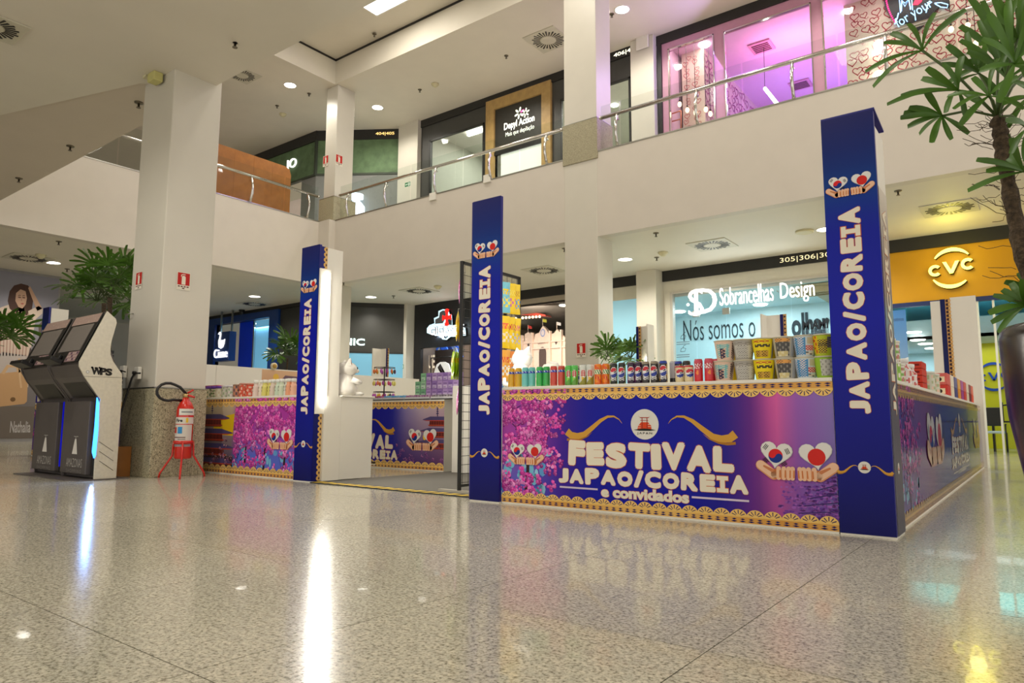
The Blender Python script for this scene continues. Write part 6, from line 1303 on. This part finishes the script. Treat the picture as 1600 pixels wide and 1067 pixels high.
for i, (k, px) in enumerate(ROW):
    cnt[k] = cnt.get(k, 0)+1; Y = fy(-2.5)+.075+(.06 if k == 'crimson' and cnt[k] == 3 else 0)+(.008 if i % 2 else 0); X = PY(px, 585, Y).x; Y += .0234*(X+2.5); X = PY(px, 585, Y).x
    can(k, (X, Y, CT), '%s, %s of its colour from the middle tower' % (DESC[k], ORD[cnt[k]-1]), face(X, Y)+random.uniform(-.25, .25))
for i, (k, px, py_) in enumerate([('silver', 1050, 580), ('charcoal', 901, 575), ('navy', 1058, 575), ('black lime', 1071, 575), ('amber', 805, 578), ('green', 849, 578), ('silver', 1030, 575), ('orange', 941, 575)]):
    q = PY(px, py_, 4.92+i*.004); can(k, (q.x, 4.925+.0234*(q.x+3.3), CT), 'second row %s can standing behind the %s pair' % (k if k != 'silver' else 'silver', ['cream', 'lime', 'short cream', 'right cream', 'amber', 'green', 'charcoal', 'orange'][i]), face(q.x, 5)+random.uniform(-1, 1))
# noodle cups, two high
def label_fn(base, blocks, seed):
    rg = random.Random(seed); B = []
    for (a0, a1, z0, z1, c, c2) in blocks: B.append((a0, a1, z0, z1, c, c2, rg.uniform(8, 30), rg.uniform(8, 30), rg.uniform(0, 6)))
    def f(a, z):
        r = base
        for a0, a1, z0, z1, c, c2, fa, fz, ph in B:
            if a0 < a < a1 and z0 < z < z1: r = c2 if c2 and math.sin(a*fa*2.6+ph)*math.sin(z*fz*2.2+ph) > .25 else c
        return r
    return f
CUPS = {'peach': label_fn((236, 206, 186), [(-.3, .12, .15, .85, (126, 196, 200), (240, 214, 190)), (-.16, .0, .1, .62, (60, 44, 80), (226, 180, 150)), (.24, .36, .1, .9, (70, 50, 50), (230, 200, 180))], 1),
        'grey': label_fn((176, 172, 166), [(-.34, .3, .10, .74, (206, 204, 198), (150, 148, 146)), (-.3, .26, .76, .92, (150, 146, 140), (196, 192, 186))], 2),
        'yellow': label_fn((246, 222, 20), [(-.28, .24, .58, .74, (70, 60, 40), (246, 222, 20)), (-.26, .2, .10, .42, (216, 170, 60), (110, 80, 30)), (.30, .5, .05, .95, (180, 176, 160), None), (-.3, .2, .82, .95, (206, 70, 40), (246, 222, 20))], 3),
        'dark': label_fn((196, 190, 172), [(-.28, .20, .10, .86, (86, 84, 84), (150, 146, 140)), (-.24, .14, .06, .32, (226, 210, 150), (236, 226, 190)), (-.26, .18, .80, .96, (236, 170, 90), (60, 60, 60)), (.22, .40, .08, .95, (180, 180, 180), None)], 4),
        'anime': label_fn((214, 226, 232), [(-.42, .06, .1, .95, (74, 150, 206), (236, 220, 214)), (.06, .3, .30, .56, (206, 50, 48), (236, 200, 190)), (.06, .3, .1, .26, (226, 220, 206), (90, 80, 80)), (.08, .4, .62, .95, (206, 196, 160), None)], 5),
        'olive': label_fn((190, 206, 40), [(-.3, .1, .14, .80, (60, 50, 40), (226, 200, 40)), (-.36, -.18, .1, .96, (226, 190, 20), (200, 60, 30)), (.1, .4, .4, .9, (110, 100, 110), (70, 70, 60))], 6),
        'lime back': label_fn((156, 200, 50), [(-.14, .4, .12, .9, (206, 206, 196), (166, 166, 156))], 7)}
def noodle_cup(kind, loc, label, rz, s_=1.):
    t = thing('noodle_cup', label, 'cup', (0, 0, 0), 'noodle cups on the front counter'); h_, r0, r1 = .148*s_, .058*s_, .0765*s_
    skin('cup', wrap([(r0*.97, 0), (r0, .006), (r1, h_-.010)], 44, CUPS[kind], 34), CUPINK, t)
    MB().lathe([(r1, h_-.010), (r1+.004, h_-.008), (r1+.004, h_-.002), (r1-.002, h_)], (0, 0, 0), 26).build('lid', mat('cup_lid', (206, 200, 180), .4, var=0), t)
    t.location = loc; t.rotation_euler = (0, 0, rz); return t
CX = [('peach', 'peach', 1133, 1131), ('grey', 'grey', 1162, 1164.5), ('yellow', 'yellow', 1192.5, 1195), ('dark', 'dark', 1225.5, 1228.5), ('anime', 'anime', 1258, 1260.5), ('olive', 'lime back', 1288, 1291)]
NM = {'peach': 'peach noodle cup', 'grey': 'grey noodle cup with printed table', 'yellow': 'bright yellow noodle cup', 'dark': 'black labelled noodle cup', 'anime': 'blue and white noodle cup', 'olive': 'yellow green noodle cup with dark picture', 'lime back': 'lime noodle cup with grey back label'}
for a, b, x0, x1 in CX:
    Y = 4.91; q = PY(x1, 578, Y); Y += .0234*(q.x+2); noodle_cup(b, (PY(x1, 578, Y).x, Y, CT), NM[b]+', lower of its stack', face(q.x, Y)+(2.2 if b in ('peach',) else .0)*0+random.uniform(-.1, .1))
    q = PY(x0, 550, Y); noodle_cup(a, (q.x, Y+.004, CT+.148), NM[a]+', on top of its stack', face(q.x, Y)+random.uniform(-.1, .1))
for k, (x, kd) in enumerate(((1150, 'yellow'), (1210, 'yellow'), (1243, 'dark'))):
    q = PY(x, 578, 5.07); noodle_cup(kd, (q.x, 5.09, CT), 'second row %s noodle cup half hidden behind the %s stack' % (kd, ['grey', 'black', 'blue and white'][k]), 1.5)
    noodle_cup(kd, (q.x+.01, 5.09, CT+.148), 'upper second row %s noodle cup behind the %s stack' % (kd, ['grey', 'black', 'blue and white'][k]), 1.5)
# ---------------------------------------------------------------- snack rack behind the middle tower
RX = -4.5; ra = PX(722, 408, RX); rb = PX(811, 433, RX); RT = ra.z; Y0, Y1 = 5.09, rb.y
t = thing('snack_rack', 'black wire grid rack hung with snack bags behind the middle tower', 'rack', (RX, (Y0+Y1)/2, 0))
fr = MB()
for y in (Y0, Y1): fr.box(RX-.014, RX+.014, y-.014, y+.014, .03, RT)
fr.box(RX-.014, RX+.014, Y0, Y1, RT-.028, RT).box(RX-.012, RX+.012, Y0, Y1, .06, .085); fr.build('frame', BLACK, t)
MB().box(RX-.26, RX+.2, Y0-.02, Y0+.03, .008, .03).build('foot', mat('pale_steel', (206, 200, 186), .35, .3), t); MB().box(RX-.24, RX+.2, Y1-.03, Y1+.02, .008, .03).build('foot', MATS['pale_steel'], t)
g = MB(); n = int((RT-.1)/.085)
for k in range(n): z = .1+k*.085; g.tube([(RX, Y0, z), (RX, Y1, z)], .0028, 4)
for k in range(11): y = Y0+(Y1-Y0)*(k+.5)/11; g.tube([(RX, y, .08), (RX, y, RT)], .0028, 4)
o = g.build('wire_grid', BLACK, t); o['kind'] = 'stuff'
def bag(q, w_, h_, cols, label, nrm=(1, 0, 0), seed=1, lean=0.):
    """a flat pillow bag with crimped ends, hanging; nrm is the way its front faces"""
    rg = random.Random(seed); n = Vector(nrm).normalized(); ud = Vector((0, 0, 1)).cross(n); t = thing('snack_bag', label, 'bag', q, 'snack bags on the rack'); NU, NV = 12, 22; vs = []; fs = []; cs = []
    for sgn in (1, -1):
        k0 = len(vs)
        for j in range(NV+1):
            b = j/NV
            for i in range(NU+1):
                a = i/NU; th = .10*w_*(math.sin(PI*b)**.6)*(math.sin(PI*a)**.7)+.0008
                vs.append(ud*((a-.5)*w_*(1-.06*math.sin(PI*b)))+Vector((0, 0, -h_*b))+n*(sgn*th+lean*b*h_+.006*math.sin(9*a+5*b+seed)*math.sin(PI*b)))
        for j in range(NV):
            for i in range(NU):
                f = (k0+j*(NU+1)+i, k0+j*(NU+1)+i+1, k0+(j+1)*(NU+1)+i+1, k0+(j+1)*(NU+1)+i); fs.append(f if sgn > 0 else f[::-1]); b = (j+.5)/NV; a = (i+.5)/NU
                c = cols[0]
                if .1 < b < .9:
                    if .22 < b < .42 and .12 < a < .88: c = cols[1] if math.sin(a*43+seed)*math.sin(b*97+seed) > -.1 else cols[0]
                    elif .5 < b < .82: c = cols[2] if math.sin(a*17+seed*2)*math.cos(b*31+seed) > .05 else cols[0]
                cs += [(*lin(c), 1)]*4
    skin('packet', (vs, fs, cs), SHEEN, t); MB().tube([(q[0], q[1], q[2]+.004), Vector(q)+Vector((0, 0, .03)), Vector(q)-n*.05+Vector((0, 0, .03))], .003, 5).build('hook', STEEL, t); return t
YB, ORB, PKB, GNB = (246, 208, 20), (238, 150, 30), (232, 120, 190), (176, 208, 30)
def rack_row(n0, y_px, h_, cols, what, side, w_=.155):
    for k, (px, seed) in enumerate(n0):
        q = PX(px, y_px+(px-790)*.22 if side > 0 else y_px, RX+side*.06)
        if not (Y0+.03 < q.y < Y1-.03): q.y = min(Y1-.1, max(Y0+.06, q.y))
        bag((RX+side*.06, q.y, q.z), w_, h_, cols[k % len(cols)], what % ['nearest the tower', 'in the middle', 'farthest from the tower', 'just behind the tower edge', 'hidden behind the tower'][k], (side, -.35*side if side < 0 else -.5, 0), seed)
rack_row([(787, 1), (796, 2), (803, 3)], 441, .33, [((120, 196, 214), YB, (246, 220, 60)), (YB, (250, 226, 90), (216, 120, 160)), ((246, 210, 30), (206, 150, 20), (120, 170, 210))], 'top row yellow and blue snack bag %s', 1)
rack_row([(786, 4), (795, 5), (804, 6)], 494, .34, [(YB, (240, 110, 60), (250, 230, 190)), (YB, (214, 80, 60), (236, 236, 226)), ((250, 214, 40), (226, 120, 120), (200, 190, 200))], 'second row bright yellow snack bag %s', 1)
rack_row([(787, 7), (797, 8), (804, 9)], 547, .33, [((240, 170, 60), (226, 90, 50), (240, 236, 226)), ((236, 140, 50), (250, 240, 220), (120, 160, 210)), ((246, 190, 40), (240, 236, 226), (210, 110, 80))], 'third row orange and white snack bag %s', 1)
rack_row([(790, 13), (800, 14)], 592, .24, [((206, 226, 226), (90, 140, 190), (240, 240, 240)), ((214, 230, 214), (80, 150, 160), (236, 236, 240))], 'lowest row pale packet %s', 1)
def left_bag(px, py_, w_, h_, cols, label, seed, dy=0., nrm=(-.75, -.66, 0)):
    q = PX(px, py_, RX-.10); q.y = Y0+.08+dy; q = PY(px, py_, q.y); bag((q.x, q.y, q.z), w_, h_, cols, label, nrm, seed, .05)
left_bag(720.5, 430, .12, .285, (PKB, (214, 90, 150), (240, 170, 210)), 'pink snack bag at the top left of the rack', 21)
left_bag(716, 487, .15, .30, (YB, (226, 150, 30), (250, 226, 80)), 'yellow snack bag left of the rack, second from top', 22, .02); left_bag(720, 487, .12, .31, (YB, (220, 120, 30), (250, 220, 60)), 'yellow snack bag close behind the rack post', 23, .06)
for k in range(4): left_bag(709+k*4, 549+k*.5, .12, .28, (GNB, (240, 180, 40), (150, 196, 30)), 'lime and orange snack bag left of the rack, %s of four' % ['outermost', 'second', 'third', 'innermost'][k], 24+k, k*.03, (-.6, -.8, 0))
left_bag(717, 603, .11, .29, (PKB, (140, 90, 190), (220, 120, 180)), 'pink and violet packet at the bottom left of the rack', 31)
# ---------------------------------------------------------------- white cat figures
CATW = mat('white_ceramic', (244, 240, 232), .25, var=0, coat=.3); EARP = mat('pink_ear', (226, 96, 96), .5, var=0)
def lucky_cat(loc, h_, rz, label, wide=1.):
    """seated cat: pear body, round head, two ears, one raised paw, tail"""
    t = thing('cat_figure', label, 'figure', (0, 0, 0)); s_ = h_
    MB().lathe([(.01, 0), (.27*s_, .0), (.315*s_, .08*s_), (.32*s_, .2*s_), (.27*s_, .36*s_), (.20*s_, .5*s_), (.17*s_, .58*s_)], (0, 0, 0), 24, sy=.85).ball((0, -.04*s_, .70*s_), .26*s_, .225*s_, .205*s_, 20, 12).ball((0, -.25*s_, .665*s_), .10*s_, .06*s_, .06*s_).build('body', CATW, t)
    for sx in (-1, 1):
        mb = MB().add([(sx*.05*s_, -.09*s_, .84*s_), (sx*.25*s_, -.09*s_, .77*s_), (sx*.235*s_, -.07*s_, 1.0*s_), (sx*.05*s_, .05*s_, .84*s_), (sx*.24*s_, .05*s_, .77*s_)], [(0, 1, 2), (4, 3, 2), (0, 2, 3), (1, 4, 2), (0, 3, 4, 1)]); e = mb.build('ear', CATW, t, .012*s_)
        MB().add([(sx*.09*s_, -.10*s_, .85*s_), (sx*.225*s_, -.10*s_, .80*s_), (sx*.225*s_, -.085*s_, .94*s_)], [(0, 1, 2)]).build('inner_ear', EARP, e)
        MB().ball((sx*.12*s_, -.26*s_, .05*s_), .1*s_, .13*s_, .06*s_).build('paw', CATW, t)
        MB().ball((sx*.10*s_, -.245*s_, .73*s_), .03*s_, .012*s_, .035*s_, 10, 6).build('eye', BLACK, t)
    MB().tube([(.22*s_, -.10*s_, .45*s_), (.31*s_, -.18*s_, .55*s_), (.32*s_, -.2*s_, .72*s_)], [.09*s_, .085*s_, .08*s_], 12).ball((.32*s_, -.2*s_, .76*s_), .085*s_).build('raised_paw', CATW, t)
    MB().tube([(-.22*s_, -.1*s_, .42*s_), (-.2*s_, -.26*s_, .34*s_), (-.08*s_, -.30*s_, .36*s_)], [.08*s_, .07*s_, .06*s_], 10).build('resting_paw', CATW, t)
    MB().tube([(.05*s_, .24*s_, .08*s_), (.18*s_, .32*s_, .12*s_), (.22*s_, .30*s_, .26*s_)], [.06*s_, .055*s_, .04*s_], 8).build('tail', CATW, t)
    MB().ball((0, -.30*s_, .675*s_), .02*s_, .012*s_, .014*s_, 8, 5).build('nose', EARP, t)
    t.location = loc; t.rotation_euler = (0, 0, rz); t.scale = (wide, wide, 1); return t
q = PY(537, 600, 5.42); a = PY(541, 559, 5.42).z; lucky_cat((q.x, 5.42, .985), a-.985, 2.7, 'white ceramic lucky cat on the cabinet beside the light tube', 1.3)
q = PY(829, 580, 5.35); a = PY(829, 541, 5.25).z; lucky_cat((q.x-.02, 5.22, .985), (a-.985)*1.02, 2.9, 'white cat figure with upright ears behind the teal cans')
t = thing('plush_cushion', 'rounded pale cushion behind the white cat figure', 'cushion', (q.x+.25, 5.42, CT)); c = PY(846, 580, 5.42); MB().lathe([(.02, 0), (.085, .01), (.10, .08), (.095, .2), (.06, .25), (.01, .26)], (c.x+.03, 5.52, CT), 18).build('pillow', mat('cream_plush', (232, 232, 214), .8), t)
bk = PY(863, 575, 5.9); t = thing('small_bucket', 'small grey bucket with a round white lid behind the red cans', 'bucket', (bk.x, 5.9, CT)); MB().lathe([(.055, 0), (.075, .16)], (bk.x, 5.9, bk.z-.16), 16).build('bucket', mat('grey_tin', (120, 120, 116), .4, .4), t); MB().ball((bk.x, 5.9, bk.z+.02), .075, .075, .05).build('lid', CATW, t); MB().tube([(bk.x, 5.9, CT), (bk.x, 5.9, bk.z-.155)], .05, 10).build('stem', MATS['grey_tin'], t)
MB().box(-4.2, -3.2, 5.27, 6.1, .96, CT).box(-4.18, -3.22, 5.29, 6.08, .008, .96).build('bin', WHITE, thing('white_cabinet', 'low white cabinet behind the front drinks counter', 'cabinet', (-3.7, 5.9, 0)))
# ---------------------------------------------------------------- left counter: jars and bottles
def cyl_good(name, cat, loc, r, h_, fn, label, cap=None, group=None, neck=None, m=CUPINK):
    t = thing(name, label, cat, (0, 0, 0), group)
    prof = [(r*.92, 0), (r, .01), (r, h_*.72), (neck or r, h_*.84), (neck or r, h_)] if neck else [(r*.95, 0), (r, .008), (r, h_)]
    skin('body', wrap(prof, 20, fn, 14), m, t); rr = (neck or r)
    if cap: MB().lathe([(rr+.004, h_-.002), (rr+.004, h_+cap[1]), (rr*.8, h_+cap[1]+.004)], (0, 0, 0), 18).build('cap', mat('cap_%d_%d_%d' % cap[0], cap[0], .4, var=0), t)
    t.location = loc; return t
LY = 5.07; PUR, RDC, WHC = (112, 60, 170), (206, 50, 40), (240, 240, 234)
def blot(base, c2, c3, sd):
    def f(a, z): k = math.sin(a*17+sd)*math.sin(z*11+sd*2); return c2 if k > .35 else c3 if k < -.5 else base
    return f
items = [('jar', 321.5, .055, .12, blot((220, 190, 80), (60, 130, 60), (230, 60, 50), 1), ((206, 50, 40), .02), 'jar with a red lid at the granite pillar edge'), ('jar', 328, .055, .125, blot((222, 216, 190), (120, 140, 90), (226, 210, 170), 2), (PUR, .03), 'first clear jar with a purple lid'), ('jar', 336, .055, .125, blot((224, 214, 186), (130, 150, 100), (120, 110, 80), 3), (PUR, .03), 'second clear jar with a purple lid'), ('jar', 344, .055, .125, blot((238, 228, 206), (226, 210, 180), (240, 234, 220), 4), (PUR, .03), 'third clear jar with a purple lid'),
         ('jar', 353, .055, .135, blot((214, 216, 196), (170, 186, 150), (226, 214, 210), 5), ((214, 210, 214), .02), 'clear jar of pale sweets, left one'), ('jar', 362, .055, .135, blot((214, 212, 196), (160, 176, 150), (230, 210, 214), 6), ((214, 210, 214), .02), 'clear jar of pale sweets, right one'),
         ('jar', 371, .055, .15, blot((170, 110, 100), (60, 60, 60), (206, 150, 90), 7), ((150, 120, 100), .015), 'dark mottled jar left of the red jars'), ('jar', 381, .058, .16, blot((206, 80, 50), (240, 200, 180), (226, 100, 70), 8), ((196, 130, 110), .015), 'red jar of wrapped sweets, left one'), ('jar', 391, .058, .155, blot((214, 74, 46), (236, 190, 170), (200, 90, 70), 9), ((196, 130, 110), .015), 'red jar of wrapped sweets, right one')]
for nm, px, r, h_, fn, cp_, lb in items:
    q = PY(px, 612, LY); cyl_good('sweet_jar', 'jar', (q.x, LY, CT), r, h_, fn, lb+' on the left counter', cp_)
BOT = [(400, (232, 210, 200)), (407, (236, 222, 206)), (414, (226, 216, 120)), (420.5, (222, 214, 110)), (426.5, (226, 206, 190)), (432.5, (206, 222, 200)), (440, (216, 226, 200)), (446.5, (226, 226, 214)), (451.5, (240, 170, 130)), (456.5, (244, 190, 160))]
for k, (px, c) in enumerate(BOT):
    q = PY(px, 610, LY)
    fn = (lambda c: lambda a, z: (70, 66, 60) if abs(a+.1) < .12 and .35 < z < .7 and math.sin(z*60)*math.sin(a*40) > -.2 else c)(c)
    cyl_good('drink_bottle', 'bottle', (q.x, LY+.02*(k % 2), CT), .042, .17, fn, 'pastel bottle with white cap, %s from the lit tower' % ['tenth', 'ninth', 'eighth', 'seventh', 'sixth', 'fifth', 'fourth', 'third', 'second', 'nearest'][k], (WHC, .035), 'pastel bottles on the left counter', .028)
for k, px in enumerate((324, 333, 342)):
    q = PY(px, 580, LY+.2); lab(MB().box(q.x-.08, q.x+.08, LY+.15, LY+.25, CT, CT+.185).build('snack_box', mat('red_box_%d' % k, [(206, 60, 40), (196, 50, 50), (214, 70, 46)][k], .5)), 'red snack box behind the purple lidded jars, %s' % ['left', 'middle', 'right'][k], 'box')
tg = PX(342.5+0, 571, -14.6); t = thing('round_badge', 'small oval gold badge on the white board behind the bottles', 'badge', PX(428, 571, -11.0)); q = PX(428, 572, -10.98); MB().tube([q-Vector((.02, 0, 0)), q+Vector((.02, 0, 0))], .062, 16).build('badge_rim', mat('ivory_badge', (224, 214, 180), .5), t); MB().tube([q, q+Vector((.03, 0, 0))], .04, 14).build('badge_centre', mat('gold_badge', (190, 150, 60), .4), t)
# ---------------------------------------------------------------- inner counter: violet and green boxes, trays, keyring stand
IY = 7.15
VIO, MINT = [(168, 134, 200), (150, 116, 190), (182, 150, 210)], [(134, 196, 150), (120, 184, 140), (160, 206, 170)]
def carton(x, y, z, w_, d, h_, col, label, grp=None):
    t = thing('small_carton', label, 'box', (x, y, z), grp); MB().box(x-w_/2, x+w_/2, y, y+d, z, z+h_).build('carton', mat('carton_%d_%d_%d' % col, col, .5, var=.04), t, .003)
    p = Print((x-w_/2, y-.001, z)); p.rect(.012, h_*.12, w_-.012, h_*.5, mix(col, (255, 255, 255), .45), 0); p.rect(.02, h_*.62, w_-.02, h_*.70, mix(col, (60, 40, 90), .5), 0); p.rect(.02, h_*.2, w_*.6, h_*.26, mix(col, (60, 40, 90), .6), 1); p.build('label_print', INKM, t); return t
PAIR = 'carton on the inner counter, '
qz = [PY(660, y_, IY).z for y_ in (610, 599, 591)]; hrow = .115
xs = [PY(x, 600, IY).x for x in (652, 660.5, 669, 678, 686.5, 695, 703, 711)]; wq = (xs[-1]-xs[0])/7*.97
for r_ in range(3):
    for k, x in enumerate(xs):
        if r_ == 2 and k == 0: continue
        green = k < 2 if r_ < 1 else k < 2
        if r_ and k == 0: pass
        carton(x, IY+.01, 1.02+r_*(hrow+.001), wq, .1, hrow, (MINT if green else VIO)[(k+r_) % 3], ('mint green ' if green else 'violet ')+PAIR+'%s row, %s from the left' % (['bottom', 'middle', 'top'][r_], ['first', 'second', 'third', 'fourth', 'fifth', 'sixth', 'seventh', 'eighth'][k]), 'cartons on the inner counter')
for k, (x0, x1, c, s_) in enumerate(((586, 600, (170, 60, 120), 'magenta'), (601, 634, (90, 170, 226), 'sky blue'), (635, 674, (176, 120, 170), 'mauve'), (676, 711, (150, 140, 150), 'grey'))):
    a, b = PY(x0, 618, 7.08), PY(x1, 618, 7.08); t = thing('display_tray', '%s tray of small packets at the front of the inner counter' % s_, 'tray', ((a.x+b.x)/2, 7.1, CT))
    MB().box(a.x, b.x, 7.04, 7.15, CT, CT+.012).box(a.x, b.x, 7.04, 7.046, CT, CT+.04).build('tray', mat('clear_tray', (214, 214, 220), .2), t); n = max(3, int((x1-x0)/4))
    for j in range(n): x = a.x+(b.x-a.x)*(j+.5)/n; MB().box(x-.016, x+.016, 7.06, 7.13, CT+.012, CT+.062+.006*(j % 2)).build('packet', mat('packet_%d_%d' % (k, j % 3), mix(c, (255, 255, 255), .15*(j % 3)), .4, var=0), t)
q = PY(600, 612, 7.25); kz = PY(600, 573, 7.25).z
t = thing('keyring_stand', 'black wire stand hung with colourful keyrings on the inner counter', 'stand', (q.x, 7.25, CT))
MB().lathe([(.12, CT), (.12, CT+.012), (.02, CT+.02)], (q.x, 7.25, 0), 16).tube([(q.x, 7.25, CT), (q.x, 7.25, kz)], .010, 8).build('stand_pole', BLACK, t)
rg = random.Random(8)
for L_, zf in enumerate((.97, .62, .26)):
    z = CT+(kz-CT)*zf; MB().tube([(q.x+.16*math.cos(a), 7.25+.16*math.sin(a), z) for a in [2*PI*i/16 for i in range(16)]], .005, 5, closed=True).tube([(q.x-.16, 7.25, z), (q.x+.16, 7.25, z)], .005, 5).build('hook_ring', BLACK, t)
    for k in range(12):
        a = 2*PI*k/12+L_*.2; x, y = q.x+.16*math.cos(a), 7.25+.16*math.sin(a); c = rg.choice([(150, 60, 150), (226, 190, 50), (70, 120, 60), (226, 120, 60), (206, 70, 110), (60, 60, 80), (190, 90, 190), (230, 220, 120)])
        MB().tube([(x, y, z), (x, y, z-.03)], .003, 4).ball((x, y, z-.06), .022, .015, .034, 8, 6).build('keyring', mat('charm_%d_%d_%d' % c, c, .5, var=0), t)
# ---------------------------------------------------------------- side counter goods, running back
def side_cup(y, z, fn, label): return cyl_good('plastic_tub', 'tub', (-.86, y, z), .066, .14, fn, label, ((226, 226, 216), .012))
TUB = [blot((216, 214, 200), (196, 130, 100), (140, 186, 80), 2), blot((150, 196, 70), (120, 180, 50), (232, 228, 214), 5), blot((224, 214, 206), (190, 120, 110), (130, 180, 90), 9)]
for k in range(3):
    for j in range(2 if k < 2 else 1):
        side_cup(5.56+k*.18, CT+j*.155, TUB[(k+j) % 3], 'clear lidded tub %s, %s of the stack behind big tower' % (['nearest the big tower', 'second behind the big tower', 'third behind the big tower'][k], ['bottom', 'top'][j]))
for k in range(4): cyl_good('white_bottle', 'bottle', (-.90+.05*(k % 2), 6.15+k*.16, CT), .05, .20-.012*k, blot((226, 220, 222), (200, 90, 90), (226, 206, 190), k), 'white bottle on the side counter, %s behind the tubs' % ['first', 'second', 'third', 'fourth'][k], ((232, 232, 230), .03), None, .03)
for k in range(4):
    t = thing('red_snack_box', 'flat red snack box in a stack on the side counter, %s' % ['lowest', 'second from below', 'third from below', 'topmost'][k], 'box', (-1.0, 7.0, CT+k*.062))
    MB().box(-.98, -.80, 6.95, 7.25, CT+k*.062, CT+k*.062+.058).build('carton', mat('fire_red_carton', (206, 52, 26), .45, var=.05), t, .003); p = Print((-.98, 6.948, CT+k*.062)); p.rect(.02, .016, .10, .040, (240, 190, 130), 0); p.rect(.11, .02, .16, .036, (120, 20, 20), 0); p.build('label_print', INKM, t)
lab(MB().box(-.96, -.83, 7.32, 7.5, CT, CT+.2).build('blue_carton', mat('periwinkle_carton', (90, 100, 190), .5)), 'blue carton behind the red boxes on the side counter', 'box')
for k in range(5):
    cyl_good('sweet_jar', 'jar', (-.93+.06*(k % 2), 7.75+k*.2, CT), .06, .17+.02*(k % 2), blot((206, 206, 190), (170, 180, 140), (226, 190, 170), k+3), 'clear jar on the side counter, %s behind the blue carton' % ORD[k], ((206, 206, 196), .02))
SB = [((206, 50, 40), 'red'), ((240, 226, 200), 'cream'), ((70, 70, 130), 'navy'), ((226, 150, 40), 'orange'), ((160, 60, 140), 'purple'), ((206, 60, 50), 'scarlet'), ((226, 214, 190), 'ivory'), ((120, 40, 40), 'maroon'), ((230, 90, 60), 'coral')]
for k, (c, nm) in enumerate(SB):
    for j in range(2):
        y = 9.0+k*.42; t = thing('snack_box', '%s %s snack box far along the side counter' % (['lower', 'upper'][j], nm), 'box', (-.92, y, CT+j*.13)); cc = mix(c, (255, 255, 255), .25*j)
        MB().box(-.98, -.80, y, y+.3, CT+j*.131, CT+j*.131+.128).build('carton', mat('sb_%d_%d' % (k, j), cc, .5, var=.1, scale=20), t, .003); p = Print((-.975, y-.001, CT+j*.131)); p.rect(.03, .03, .15, .09, (246, 226, 190), 0); p.disc(.10, .06, .024, (60, 40, 40), 1, 8); p.build('label_print', INKM, t)
lab(MB().slab([(-.98, 6.76, CT), (-.82, 6.76, CT), (-.82, 6.93, CT), (-.98, 6.93, CT)], (0, 0, 1), .03).build('pink_packets', mat('pale_pink_packet', (236, 190, 200), .4, var=.2, scale=30)), 'flat pale pink packets before the red boxes', 'packet')
